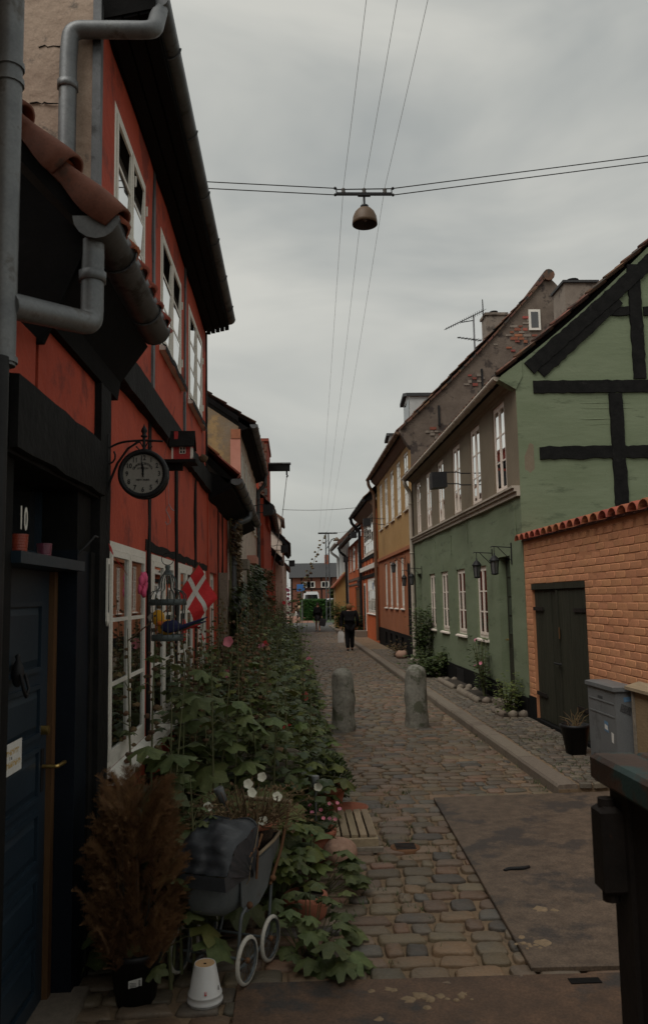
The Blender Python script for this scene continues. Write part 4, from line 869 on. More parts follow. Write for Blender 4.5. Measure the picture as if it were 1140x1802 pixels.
# television antenna
an = thing('tv_antenna', 'spiky television antenna standing above the grey gable', 'antenna', (4.95, 20.95, 8.0))
AX, AY = 5.14, 21.3
ob('mast', MB().tube([(AX, AY, 8.0), (AX, AY, 9.55)], .025, 6), 'aluminium', an)
def yagi(p, d, ln, n, el, wd, drop=0):
    p = Vector(p); d = Vector(d).normalized(); s = d.cross(Vector((0, 0, 1))).normalized(); b = MB().tube([p, p + d * ln], .014, 5)
    for k in range(n):
        q = p + d * ln * (k + .5) / n; e = el * (1 - .45 * k / n); b.tube([q - s * e, q + s * e], .007, 4); b.tube([q - Vector((0, 0, e * .35)), q + Vector((0, 0, e * .35))], .006, 4)
    return b
boom = yagi((AX + .26, AY - .03, 9.66), (-1.04, -.45, -.62), 1.45, 17, .20, 1); ob('boom', boom, 'iron', an)
rf = MB()
for k in range(5):
    for s in (-1, 1): rf.tube([(AX + .20, AY - .3, 9.68 + s * .05 * k), (AX + .36, AY + .3, 9.70 + s * .05 * k)], .007, 4); rf.tube([(AX + .2 + .035 * k, AY - .25 + .12 * k, 9.46), (AX + .2 + .035 * k, AY - .25 + .12 * k, 9.92)], .006, 4)
ob('reflector', rf, 'iron', an); ob('lower_boom', yagi((AX + .2, AY, 8.82), (-1, -.3, .03), .75, 7, .13, 1), 'iron', an); ob('stay', MB().tube([(AX - .38, AY - .12, 9.3), (AX, AY, 9.40)], .014, 5), 'iron', an)
# ---- orange half-timbered house
ho = thing('orange_timber_house', 'bright orange half-timbered house with a wide white window band', 'house', (BX, 33, 0))
facade(ho, BX - .02, -1, 29.55, 36.3, PZ, 5.4, [(30.2, 35.2, 3.55, 5.2), (30.2, 33.8, 1.15, 2.55)], 'orange_plaster')
window(ho, BX - .02, -1, 30.2, 35.2, 3.55, 5.2, cols=6, rows=4, leaves=6, pane='pane_sky', fr=.07, recess=.01); window(ho, BX - .02, -1, 30.2, 33.8, 1.15, 2.55, cols=6, rows=3, leaves=6, fr=.07, pane='pane_mid', recess=.01)
for z in (3.42, 2.66): timber(ho, (29.6, z), (36.3, z), .15, .03, -1, BX - .02)
for y in (29.7, 31.1, 32.5, 33.9, 35.3, 36.2): timber(ho, (y, 2.75), (y, 3.35), .12, .02, -1, BX - .02)
timber(ho, (35.5, .3), (35.5, 5.3), .14, .02, -1, BX - .02)
ob('white_band', MB().box(BX - .14, BX - .02, 29.6, 36.2, 2.9, 3.08), 'white_paint', ho)
roof_slab(ho, 29.5, 36.5, 2.78, 5.45, radians(44), 5, 1, t=.12); pantiles(ho, 29.5, 36.5, 2.74, 5.5, radians(44), 5, 1)
ob('cornice', MB().poly_y([(BX, 5.1), (BX - .1, 5.15), (2.85, 5.35), (2.85, 5.42), (BX, 5.42)], 29.55, 36.4), 'copper_pipe', ho)
gutter(ho, 2.72, 5.45, 29.6, 36.6, r=.09, mat='iron'); pipe(ho, [(2.72, 36.4, 5.4), (2.75, 36.4, 5.2), (3.1, 36.4, 4.8), (3.12, 36.4, .15)], .07, 'iron')
ob('door_frame', MB().box(BX - .05, BX - .021, 34.5, 35.3, .2, 2.4), 'white_paint', ho); ob('door', MB().box(BX - .056, BX - .051, 34.6, 35.2, .25, 2.3), 'gate_wood', ho); ob('door_step', MB().box(BX - .5, BX - .03, 34.3, 35.5, PZ, .35), 'kerb_granite', ho)
# ---- plainer orange house and the pale one at the end
h4 = thing('orange_house', 'lower plain orange house with a dark latticed ground floor window', 'house', (BX, 41, 0))
facade(h4, BX - .03, -1, 36.6, 45, PZ, 4.6, [(37.6, 38.6, 3.2, 4.4), (40.2, 41.6, 3.2, 4.4), (42.8, 43.6, 3.2, 4.4), (37.4, 40.6, .9, 2.3)], 'orange_plaster')
for a, c in ((37.6, 38.6), (40.2, 41.6), (42.8, 43.6)): window(h4, BX - .03, -1, a, c, 3.2, 4.4, pane='pane_sky', recess=.01)
window(h4, BX - .03, -1, 37.4, 40.6, .9, 2.3, cols=6, rows=3, leaves=6, mat='copper_pipe'); timber(h4, (36.7, 2.7), (44.9, 2.7), .14, .03, -1, BX - .03, mat='copper_pipe'); timber(h4, (36.7, 2.45), (44.9, 2.45), .10, .03, -1, BX - .03, mat='copper_pipe')
roof_slab(h4, 36.55, 45.2, 2.72, 4.65, radians(44), 5, 1, t=.12); pantiles(h4, 36.55, 45.2, 2.68, 4.7, radians(44), 5, 1)
gutter(h4, 2.66, 4.63, 36.6, 45.3, r=.09, mat='iron'); pipe(h4, [(2.66, 45.1, 4.6), (2.7, 45.1, 4.4), (3.05, 45.1, 4.1), (3.08, 45.1, .15)], .07, 'iron')
c3 = ob('chimney', MB().box(3.9, 4.9, 38.0, 38.9, 5.6, 6.7), 'chimney_render', h4); ob('chimney_cap', MB().box(3.85, 4.95, 37.95, 38.95, 6.702, 6.78), 'slate', c3)
h5 = thing('pale_end_house', 'pale grey plastered house at the end of the orange row', 'house', (BX, 49, 0))
facade(h5, 3.05, -1, 45.3, 51.8, PZ, 5.0, [(46, 46.8, 3.2, 4.6), (48, 48.8, 3.2, 4.6)], 'dormer_white')
for a in (46, 48): window(h5, 3.05, -1, a, a + .8, 3.2, 4.6)
ob('low_lean_to', MB().poly_y([(2.45, .09), (2.45, 2.5), (3.04, 3.3), (3.04, .09)], 45.6, 47.8), 'ochre_plaster', h5); roof_slab(h5, 45.4, 48.0, 2.25, 2.4, radians(48), 1.1, 1, t=.08, mat='tile', name='lean_to_roof')
roof_slab(h5, 45.25, 52, 2.55, 4.95, radians(44), 4.6, 1, t=.14, mat='tile_dark'); gutter(h5, 2.5, 4.95, 45.3, 52, r=.09, mat='dormer_white')
pipe(h5, [(2.5, 51.5, 4.9), (2.55, 51.5, 4.7), (2.95, 51.5, 4.4), (2.97, 51.5, .1)], .08, 'dormer_white')
wall_lamp(BX, -1, 27.3, 4.35, 'black box lamp on the ochre house, first past its grey gable', .9, .5)
wall_lamp(BX, -1, 33.3, 4.4, 'black box lamp on the orange half-timbered house', .9, .5)
wall_lamp(BX, -1, 40.0, 3.7, 'black box lamp on the lower plain orange house', .9, .4)
lantern('black lantern on the terracotta wall under the ochre storey', 22.4, 2.6, .35); lantern('black lantern over the orange house doorway', 34.4, 2.4, .35)
# ---- orange brick garden wall with tile coping and plank gate
hb = thing('brick_wall', 'orange painted brick garden wall with tile coping and dark plank gate', 'wall', (BX, 8, 0))
WY0, WY1, WZ = 4.4, 10.915, 2.49
G0, G1, GZ = 8.66, 10.63, 1.90
core = MB(); XB = BX + .006
for a, c, p, q in ((WY0, G0, PZ - .05, WZ), (G1, WY1, PZ - .05, WZ), (G0, G1, GZ, WZ)): core.box(XB, XB + .24, a, c, p, q)
ob('wall_core', core, 'orange_mortar', hb)
random.seed(31); bricks = []; j = 0; z = .12
while z < WZ - .06:
    y = WY0 + (j % 2) * .12 - .1
    while y < WY1:
        a, c = max(y, WY0), min(y + .232, WY1)
        for p, q in ([(a, c)] if not (z < GZ and c > G0 and a < G1) else [(a, min(c, G0)), (max(a, G1), c)]):
            if q - p > .03 and not (z < GZ and p >= G0 - .001 and q <= G1 + .001): bricks.append(((p + q) / 2, z + .034, q - p))
        y += .243
    z += .0775; j += 1
bricks.sort(key=lambda t: 0 if t[0] > 6.9 else 1)
bricks.sort(key=lambda t: t[0] if t[0] > 6.9 else 99)
def brick_mb(sd):
    b = MB(); v = []
    for x, e in ((.004, 0), (-.0004, .0), (-.0016, .06)):
        for sy, sz in ((-1, -1), (1, -1), (1, 1), (-1, 1)): v.append((x + .003 * noise.noise(Vector((sd, sy, sz))), sy * (.5 - e * .35 + .01 * noise.noise(Vector((sd, sz, sy + 4)))), sz * (.5 - e * 1.6 + .035 * noise.noise(Vector((sy, sd, sz))))))
    b.add(v, [(8, 11, 10, 9)] + [(i + r * 4, i + 4 + r * 4, (i + 1) % 4 + 4 + r * 4, (i + 1) % 4 + r * 4) for r in (0, 1) for i in range(4)], True); return b
BM = [brick_mb(i * 1.7) for i in range(8)]; BMM = [b.mesh('brick') for b in BM]; rest = MB()
for m in BMM: m.materials.append(MATS['orange_brick'])
for i, (yc, zc, w) in enumerate(bricks):
    k = random.randrange(8); x = XB + UI(-.0015, .0015)
    if i < 300: o = link('brick', BMM[k], None, hb); o.location = (x, yc, zc); o.scale = (1, w - .0015, .0735)
    else: rest.add([(x + a, yc + b_ * (w - .0015), zc + c * .0735) for a, b_, c in BM[k].v], BM[k].f, True)
ob('far_bricks', rest, 'orange_brick', hb, 'stuff')
ob('plinth', MB().box(BX - .012, XB, G1, WY1, PZ - .04, .40), 'tar_plinth', hb)
# coping tiles
y = WY0; k = 0
while y < WY1 - .1:
    b = MB(); K = 8; v = []; tilt = UI(-.02, .02)
    for u in range(2):
        for rr in (.098, .084):
            for q in range(K + 1): a = pi * q / K; v.append((BX - .10 + u * .48 , y + .12 + (rr + .012 * (1 - u)) * cos(a), WZ + .012 + (.10 * u if u else 0) + rr * sin(a) * .85 + tilt * u))
    n = K + 1; f = []
    for q in range(K): f += [(q, q + 1, 2 * n + q + 1, 2 * n + q), (n + q, 3 * n + q, 3 * n + q + 1, n + q + 1), (q, n + q, n + q + 1, q + 1), (2 * n + q, 2 * n + q + 1, 3 * n + q + 1, 3 * n + q)]
    b.add(v, f, True); ob('coping_tile', b, 'tile', hb); y += .235; k += 1
ob('coping_bed', MB().poly_y([(BX - .03, WZ + .001), (BX + .26, WZ + .001), (BX + .26, WZ + .10), (BX - .02, WZ + .015)], WY0, WY1), 'tile_dark', hb)
# plank gate
gt = ob('gate', MB().box(BX + .06, BX + .08, G0 + .02, G1 - .02, PZ + .06, GZ - .07), 'tar_plinth', hb)
ob('gate_lintel', MB().box(BX + .0, BX + .10, G0 + .002, G1 - .002, GZ - .075, GZ - .002), 'gate_wood', hb)
n = 14
for i in range(n):
    a = G0 + .03 + (G1 - G0 - .06) * i / n; c = a + (G1 - G0 - .06) / n - .006; x = BX + .035 + UI(-.003, .003) - (.012 if i < n // 2 else 0)
    ob('plank', MB().box(x, x + .024, a, c, PZ + .05 + UI(0, .015), GZ - .08), 'gate_wood', gt)
ob('cover_strip', MB().box(BX + .008, BX + .022, (G0 + G1) / 2 - .03, (G0 + G1) / 2 + .03, PZ + .08, GZ - .09), 'gate_wood', gt)
for z in (.45, 1.55):
    for a, c in ((G0 + .03, G0 + .42), (G1 - .42, G1 - .03)): ob('strap_hinge', MB().box(BX + .006, BX + .019, a, c, z, z + .045), 'skip_steel', gt)
ob('gate_latch', MB().tube([(BX + .0, 9.55, .92), (BX - .02, 9.55, .92), (BX - .02, 9.75, .92)], .012, 6), 'iron', gt)
ob('finger_plate', MB().box(BX + .002, BX + .0075, 9.57, 9.605, 1.22, 1.36), 'brown_wood', gt)
ob('threshold', MB().box(BX - .02, BX + .2, G0, G1, PZ - .03, PZ + .05), 'tar_plinth', hb)
# ---- things along the pavement
cb = thing('utility_cabinet', 'grey metal utility cabinet with stickers beside the plank gate', 'cabinet', (3.07, 7.8, .09)); CH = -.16
A0, A1, B0, B1 = 2.97, 3.185, 7.42, 8.10
c = MB(); c.box(A0, A1, B0, B1, .09, .845); ob('cabinet_body', c, 'cabinet_grey', cb)
l = MB(); v = [(A0 - .02, B0 - .02, .846), (A1 + .012, B0 - .02, .846), (A1 + .012, B1 + .02, .846), (A0 - .02, B1 + .02, .846), (A0 - .02, B0 - .02, .883), (A1 + .012, B0 - .02, .883), (A1 + .012, B1 + .02, .883), (A0 - .02, B1 + .02, .883), (A0 + .03, B0 + .03, .895), (A1 - .03, B0 + .03, .895), (A1 - .03, B1 - .03, .895), (A0 + .03, B1 - .03, .895)]
l.add(v, [(3, 2, 1, 0), (0, 1, 5, 4), (1, 2, 6, 5), (2, 3, 7, 6), (3, 0, 4, 7), (4, 5, 9, 8), (5, 6, 10, 9), (6, 7, 11, 10), (7, 4, 8, 11), (8, 9, 10, 11)]); ob('lid', l, 'cabinet_grey', cb)
for z in (.72, .60): ob('rib', MB().box(A0 - .006, A0, B0 + .03, B1 - .03, z, z + .012), 'cabinet_grey', cb)
ob('name_plate', MB().box(A0 - .003, A0, 7.72, 7.83, .745, .77), 'zinc_dark', cb); ob('vent_slot', MB().box(A0 - .003, A0, 7.7, 8.0, .16, .19), 'iron', cb)
def sticker(pts, mat, off): n = len(pts); ob('sticker', MB().add([(x, y, z) for x, y, z in pts], [tuple(range(n))]), mat, cb)
sticker([(3.055, B0 - .002, .745), (3.13, B0 - .002, .757), (3.135, B0 - .002, .80), (3.05, B0 - .002, .79)], 'sticker_blue', 0)
sticker([(3.01, B0 - .002, .665), (3.11, B0 - .002, .62), (3.13, B0 - .002, .69), (3.03, B0 - .002, .735)], 'sticker_dark', 0)
sticker([(A0 - .002, 7.60, .44), (A0 - .002, 7.70, .45), (A0 - .002, 7.70, .545), (A0 - .002, 7.61, .54)], 'sticker_blue', 0); sticker([(A0 - .0035, 7.61, .46), (A0 - .0035, 7.69, .47), (A0 - .0035, 7.69, .515), (A0 - .0035, 7.62, .505)], 'paper', 0)
sticker([(A0 - .002, 7.49, .36), (A0 - .002, 7.54, .37), (A0 - .002, 7.54, .46), (A0 - .002, 7.48, .45)], 'paper', 0)
wbx = thing('wooden_hutch', 'small straw-coloured wooden hutch with a sloped lid past the grey cabinet', 'hutch', (3.1, 6.9, .09))
ob('box', MB().box(3.10, 3.19, 6.2, 7.34, .09, .87), 'straw_board', wbx); ob('lid', MB().poly_y([(3.05, .872), (3.19, .91), (3.19, .94), (3.05, .90)], 6.15, 7.38), 'crate_wood', wbx)
for y in (7.30, 6.9): ob('batten', MB().box(3.084, 3.099, y - .02, y + .02, .09, .865), 'grey_wood', wbx)
def pot(prof, c, mat, parent, n=22, name='pot', soil=None):
    o = ob(name, MB().lathe(prof, n, c), mat, parent)
    if soil: ob('soil', MB().lathe([(0, soil[1]), (soil[0], soil[1])], n, c, smooth=False), 'soil', o)
    return o
pp = thing('potted_plant', 'bare twiggy plant in a black plastic pot before the grey cabinet', 'potted plant', (2.93, 8.42, .09))
pot([(0, 0), (.10, 0), (.145, .27), (.155, .27), (.155, .30), (.135, .30), (.12, .2)], (2.93, 8.42, .10), 'black_plastic', pp, soil=(.13, .26))
tw = MB(); random.seed(4)
for k in range(26):
    a = UI(0, 6.28); r = UI(.05, .2); hh_ = UI(.06, .22) if k > 3 else UI(.2, .3); p = Vector((2.93 + UI(-.05, .05), 8.42 + UI(-.05, .05), .35)); q = p + Vector((cos(a) * r * .5, sin(a) * r * .5, hh_ * .6)); e = p + Vector((cos(a) * r, sin(a) * r, hh_ * UI(.7, 1)))
    tw.tube([p, q, e], [.005, .004, .002], 4, caps=False)
ob('twigs', tw, 'leaf_dry', pp, 'stuff')
# ---- rusty skip corner
sk_ = thing('skip_container', 'dark rusty steel skip with worn teal paint on its rim', 'skip', (.95, 2.4, 0))
ob('side_wall', MB().box(.968, .988, -1.2, 2.44, .12, 1.20), 'skip_steel', sk_); ob('end_wall', MB().box(.99, 3.2, 2.42, 2.44, .12, 1.20), 'skip_steel', sk_)
ob('skip_floor', MB().box(1.04, 3.2, -1.2, 2.42, .14, .2), 'skip_steel', sk_)
def rimbox(x0, x1, y0, y1, z0, z1, bv=.012):
    v = []
    for z, e in ((z0, bv), (z0 + bv, 0), (z1 - bv, 0), (z1, bv)): v += [(x0 + e, y0 + e, z), (x1 - e, y0 + e, z), (x1 - e, y1 - e, z), (x0 + e, y1 - e, z)]
    return MB().add(v, [(3, 2, 1, 0), (12, 13, 14, 15)] + [(i + r * 4, (i + 1) % 4 + r * 4, (i + 1) % 4 + r * 4 + 4, i + r * 4 + 4) for r in range(3) for i in range(4)], False)
ob('rim', rimbox(.912, 1.048, -1.2, 2.50, 1.18, 1.262), 'skip_rim', sk_); ob('end_rim', rimbox(1.050, 3.2, 2.38, 2.50, 1.18, 1.26), 'skip_rim', sk_)
ob('corner_post', rimbox(.953, 1.06, 2.34, 2.46, .02, 1.179), 'skip_steel', sk_); ob('skid', MB().box(1.05, 1.2, -1.2, 2.4, .02, .14), 'skip_steel', sk_)
ob('hinge_block', rimbox(.885, .952, 2.36, 2.44, .88, 1.13, .015), 'skip_steel', sk_); ob('hinge_pin', MB().tube([(.918, 2.40, .86), (.918, 2.40, 1.15)], .026, 10), 'skip_steel', sk_)
ob('rivet', MB().ball((.96, 2.465, .98), .008), 'aluminium', sk_)
# ---- granite bollards
def bollard(x, y, hgt, lab, lean):
    b = MB(); r = .148; prof = [(r * 1.0, -.02), (r * 1.02, .1), (r, hgt * .5), (r * .94, hgt * .85), (r * .90, hgt * .90), (r * .80, hgt * .935), (r * .62, hgt * .965), (r * .36, hgt * .99), (0, hgt)]
    full = []
    for (a, z), (a2, z2) in zip(prof, prof[1:]): full += [(a + (a2 - a) * q / 4, z + (z2 - z) * q / 4) for q in range(4)]
    b.lathe(full + [prof[-1]], 36, (0, 0, 0), wob=.16); o = ob('bollard', b, 'bollard_granite'); o.location = (x, y, 0); o.rotation_euler = (0, lean, x * 3); tag(o, lab, 'bollard', 'granite bollards across the street'); return o
bollard(.655, 10.80, .83, 'rough granite bollard in mid-street, the one closer to the flowers', .004); bollard(1.655, 10.95, .84, 'rough granite bollard beside the kerb, mossy and speckled', -.02)
# ---- stone-edged plant beds against the green wall
random.seed(17)
def bed_(label, y0, y1, x0=2.86):
    t = thing('plant_bed', label, 'plant bed', (x0, y0, PZ), 'stone-edged beds along the green house'); ob('bed_soil', MB().box(x0, BX - .03, y0, y1, PZ - .02, .15), 'soil', t)
    y = y0
    while y < y1: s = UI(.14, .2); ob('edging_stone', MB().ball((x0, y + s / 2, .13), .07, 8, 5, (.9, s * 6, .9), .25, y), 'kerb_granite', t); y += s
    for yy in (y0, y1):
        x = x0 + .12
        while x < BX - .05: ob('edging_stone', MB().ball((x, yy, .13), .07, 8, 5, (1, .9, .9), .25, x), 'kerb_granite', t); x += .15
bed_('stone-edged bed by the corner of the green house', 11.0, 11.55); bed_('stone-edged bed under the climbing rose', 12.5, 13.9); bed_('stone-edged bed by the basement vent', 14.4, 15.7)
st_ = tag(ob('stone', MB().ball((2.95, 21.9, .2), .16, 10, 6, (1, 1.2, .8), .3, 2), 'granite_pink'), 'pale round stone on the pavement by the terracotta house', 'stone')
# ================================================================== things on the red house
# ---- station clock on its bracket
CKX, CKY, CKZ = -.775, 4.19, 2.42
ck = thing('station_clock', 'round black station clock on a scrolled bracket from the corner post', 'clock', (LX, CKY, CKZ))
RM = Matrix.Rotation(pi / 2, 4, 'X') @ Matrix.Identity(4)     # lathe axis z -> -y
case = MB().lathe([(.104, .030), (.110, .042), (.122, .044), (.130, .034), (.131, .018), (.120, .008), (.120, -.008), (.131, -.018), (.130, -.034), (.122, -.044), (.110, -.042), (.104, -.030)], 40, (CKX, CKY, CKZ), RM); ob('clock_case', case, 'iron', ck)
fc = ob('clock_face', MB().lathe([(.112, .024), (.06, .0245), (0, .025)], 40, (CKX, CKY, CKZ), RM), 'clock_face', ck)
ob('clock_back', MB().lathe([(0, -.026), (.112, -.026)], 40, (CKX, CKY, CKZ), RM), 'clock_face', ck)
def face_text(s, r, ang, size, sx=1.0, rot=True):
    p = Vector((CKX + r * sin(ang), CKY - .0262, CKZ + r * cos(ang)))
    text('numeral' if s.isdigit() else 'lettering', s, size, 'ink', fc, Matrix.Translation(p) @ Matrix.Rotation(ang if rot else 0, 4, 'Y') @ Matrix.Rotation(pi / 2, 4, 'X') @ Matrix.Diagonal((sx, 1, 1, 1)))
for k in range(1, 13): face_text(str(k), .084, k * pi / 6, .036, .85, rot=False)
W_ = 'GRAND CENTRAL'
for i, c in enumerate(W_):
    if c != ' ': face_text(c, .055, (i - (len(W_) - 1) / 2) * .175, .0165)
text('lettering', 'STATION', .0135, 'ink', fc, Matrix.Translation((CKX, CKY - .0262, CKZ + .029)) @ Matrix.Rotation(pi / 2, 4, 'X'))
text('lettering', 'NEW YORK', .0135, 'ink', fc, Matrix.Translation((CKX, CKY - .0262, CKZ - .032)) @ Matrix.Rotation(pi / 2, 4, 'X'))
tk = MB()
for k in range(60):
    a = 2 * pi * k / 60; r0, r1 = (.100, .105); c, s = sin(a), cos(a); w = .0009 if k % 5 else .0018
    tk.add([(CKX + r0 * c - w * s, CKY - .0258, CKZ + r0 * s + w * c), (CKX + r0 * c + w * s, CKY - .0258, CKZ + r0 * s - w * c), (CKX + r1 * c + w * s, CKY - .0258, CKZ + r1 * s - w * c), (CKX + r1 * c - w * s, CKY - .0258, CKZ + r1 * s + w * c)], [(0, 1, 2, 3)])
ob('minute_marks', tk, 'ink', fc)
def hand(ang, ln, w):
    u = Vector((sin(ang), 0, cos(ang))); n = Vector((cos(ang), 0, -sin(ang))); c = Vector((CKX, CKY - .0285, CKZ)); v = [c - u * .018 - n * w * .5, c - u * .018 + n * w * .5, c + u * ln * .55 + n * w, c + u * ln, c + u * ln * .55 - n * w]
    ob('hand', MB().add([tuple(p) for p in v] + [tuple(p + Vector((0, .0015, 0))) for p in v], [(0, 1, 2, 3, 4), (9, 8, 7, 6, 5)] + [(i, i + 5, (i + 1) % 5 + 5, (i + 1) % 5) for i in range(5)]), 'ink', fc)
hand(radians(-1), .055, .006); hand(radians(-7), .085, .004)
ob('hub', MB().ball((CKX, CKY - .03, CKZ), .006), 'ink', fc)
br = MB()
br.tube(bend([(LX + .03, CKY, CKZ + .14), (LX + .10, CKY, CKZ + .175), (CKX - .02, CKY, CKZ + .185), (CKX + .10, CKY, CKZ + .178)], .06), .006, 6)
br.tube([(LX + .035, CKY, CKZ - .10), (LX + .05, CKY, CKZ - .03), (LX + .085, CKY, CKZ + .06), (LX + .14, CKY, CKZ + .14), (LX + .2, CKY, CKZ + .18)], .0065, 6)
br.tube([(LX + .04 + .035 * cos(a), CKY, CKZ + .10 + .04 * sin(a)) for a in [radians(40 - 30 * k) for k in range(9)]], .005, 5)
br.tube([(LX + .035, CKY, CKZ - .19), (LX + .035, CKY, CKZ + .22)], .007, 6)
for s in (-1, 1):
    br.tube([(CKX + s * .004, CKY, CKZ + .145), (CKX + s * .02, CKY, CKZ + .172), (CKX + s * .06, CKY, CKZ + .182)], .004, 5); br.tube([(CKX + s * .005, CKY, CKZ + .135), (CKX + s * .024, CKY, CKZ + .132), (CKX + s * .042, CKY, CKZ + .152)], .004, 5)
br.tube([(CKX, CKY, CKZ + .125), (CKX, CKY, CKZ + .22)], .008, 8)
br.lathe([(.0, .275), (.004, .262), (.014, .245), (.017, .232), (.009, .220), (.012, .213), (.018, .208), (.018, .202), (.008, .198)], 12, (CKX, CKY, CKZ)); ob('bracket', br, 'iron', ck)
# ---- wire hook under the clock
hk = thing('wire_hook', 'pale bent wire hook dangling by a thread below the clock', 'hook', (CKX + .125, CKY, 2.2))
hx = CKX + .128
ob('thread', MB().tube([(hx, CKY, CKZ + .0), (hx + .002, CKY, 2.262)], .0009, 4), 'wire_pale', hk)
ob('hook_wire', MB().tube([(hx + .03, CKY, 2.225), (hx + .016, CKY, 2.236), (hx + .004, CKY, 2.262), (hx - .008, CKY, 2.24), (hx - .012, CKY, 2.23), (hx + .012, CKY, 2.18), (hx + .01, CKY, 2.16), (hx - .006, CKY, 2.152), (hx - .015, CKY, 2.168)], .0024, 5), 'aluminium', hk)
# ---- bird house
bx, by, bz = -.765, 5.62, 2.75
bh = thing('bird_house', 'little red wooden bird house with white window frames under the storey beam', 'bird house', (bx, by, bz))
w_, d_, h_ = .058, .066, .098
ob('shelf', MB().box(LX + .05, bx + .10, by - .09, by + .09, bz - .03, bz - .008), 'black_timber', bh); ob('shelf_bracket', MB().box(LX + .05, bx, by - .02, by + .02, bz - .075, bz - .031), 'black_timber', bh)
ob('body', MB().poly_x([(by - w_, bz - .007), (by + w_, bz - .007), (by + w_, bz + h_), (by, bz + h_ + .085), (by - w_, bz + h_)], bx - d_, bx + d_), 'toyhouse_red', bh)
rf = MB()
for s in (-1, 1): rf.add([(bx - d_ - .02, by + s * (w_ + .03), bz + h_ - .02), (bx + d_ + .02, by + s * (w_ + .03), bz + h_ - .02), (bx + d_ + .02, by, bz + h_ + .10), (bx - d_ - .02, by, bz + h_ + .10), (bx - d_ - .02, by + s * (w_ + .03), bz + h_ - .008), (bx + d_ + .02, by + s * (w_ + .03), bz + h_ - .008), (bx + d_ + .02, by, bz + h_ + .113), (bx - d_ - .02, by, bz + h_ + .113)], [(0, 1, 2, 3), (4, 5, 6, 7), (0, 1, 5, 4), (1, 2, 6, 5), (0, 3, 7, 4)])
ob('roof', rf, 'black_timber', bh); ob('chimney', MB().box(bx - .055, bx - .03, by - .05, by - .025, bz + h_ + .02, bz + h_ + .10), 'toyhouse_red', bh)
def toywin(x, z, wd, hg, front=True):
    b = MB(); t = .005
    if front:
        y = by - w_ - .004
        for a, c, p, q in ((x - wd, x + wd, z - hg, z - hg + t), (x - wd, x + wd, z + hg - t, z + hg), (x - wd, x - wd + t, z - hg, z + hg), (x + wd - t, x + wd, z - hg, z + hg), (x - t / 2, x + t / 2, z - hg, z + hg), (x - wd, x + wd, z - t / 2, z + t / 2)): b.box(a, c, y, y + .003, p, q)
        b2 = MB().box(x - wd, x + wd, y + .0032, y + .0038, z - hg, z + hg)
    else:
        xx = bx + d_ + .001
        for a, c, p, q in ((x - wd, x + wd, z - hg, z - hg + t), (x - wd, x + wd, z + hg - t, z + hg), (x - wd, x - wd + t, z - hg, z + hg), (x + wd - t, x + wd, z - hg, z + hg), (x - t / 2, x + t / 2, z - hg, z + hg)): b.box(xx + .001, xx + .004, a, c, p, q)
        b2 = MB().box(xx, xx + .0008, x - wd, x + wd, z - hg, z + hg)
    f = ob('window', b, 'white_paint', bh); ob('pane', b2, 'ink', f)
toywin(bx + .005, bz + .06, .022, .026); toywin(by, bz + .05, .02, .035, False); toywin(by, bz + .15, .012, .016, False)
tm = MB()
for x in (bx - d_, bx + d_): tm.box(x - .006, x + .006, by - w_ - .005, by - w_ + .002, bz, bz + h_ - .01)
tm.box(bx - d_, bx + d_, by - w_ - .0045, by - w_ + .001, bz + h_ - .012, bz + h_ - .004); ob('trim', tm, 'white_paint', bh)
ob('perch_nest', MB().ball((bx + .14, by + .05, bz + .02), .035, 8, 5, (1, 1, .9), .4, 4), 'leaf_dry', bh)
# ---- bird cage with toy parrot
gx, gy, gz0 = -.715, 4.62, 1.53
cg = thing('bird_cage', 'domed grey wire bird cage hanging before the windows', 'bird cage', (gx, gy, gz0))
def ring(c, r, t, n=28): return MB().tube([(c[0] + r * cos(2 * pi * k / n), c[1] + r * sin(2 * pi * k / n), c[2]) for k in range(n + 1)], t, 6)
def band(z0, z1, r): return MB().lathe([(r, z0), (r + .004, z0), (r + .004, z1), (r, z1), (r - .003, (z0 + z1) / 2), (r, z0)], 8, (gx, gy, gz0))
ob('base_band', band(0, .035, .088), 'cage_metal', cg); ob('base_plate', MB().lathe([(0, .002), (.088, .002)], 8, (gx, gy, gz0)), 'cage_metal', cg)
ob('upper_band', band(.20, .235, .105), 'cage_metal', cg)
wr = MB()
for k in range(18):
    a = 2 * pi * k / 18; c, s = cos(a), sin(a)
    wr.tube([(gx + r * c, gy + r * s, gz0 + z) for r, z in ((.088, .02), (.093, .1), (.10, .2), (.108, .235), (.104, .258), (.085, .28), (.062, .285), (.050, .30), (.052, .325), (.042, .355), (.024, .38), (.012, .40))], .0026, 4, caps=False)
ob('cage_wires', wr, 'cage_metal', cg, 'stuff')
ob('finial', MB().lathe([(.03, .375), (.022, .385), (.012, .395), (.013, .41), (.016, .42), (.012, .43), (0, .432)], 12, (gx, gy, gz0)), 'cage_metal', cg)
ob('hanging_ring', MB().tube([(gx + .035 * cos(2 * pi * k / 20), gy, gz0 + .465 + .035 * sin(2 * pi * k / 20)) for k in range(21)], .0022, 5), 'iron', cg)
ob('hanging_line', MB().tube([(gx, gy, gz0 + .50), (gx - .03, gy + .05, 2.6), (gx - .02, gy + .4, 2.99)], .001, 4), 'wire_black', cg)
pr = thing('toy_parrot', 'plush toy parrot with yellow head and dark blue wings inside the cage', 'toy', (gx, gy, gz0 + .04))
b = MB(); b.ball((gx - .005, gy, gz0 + .075), .05, 12, 8, (1.1, .8, .9)); b.ball((gx - .05, gy - .02, gz0 + .13), .04, 12, 8, (.95, .9, 1.15)); ob('body', b, 'toy_yellow', pr)
ob('bib', MB().ball((gx - .035, gy - .045, gz0 + .10), .022, 8, 6, (1, .6, .6)), 'toy_orange', pr)
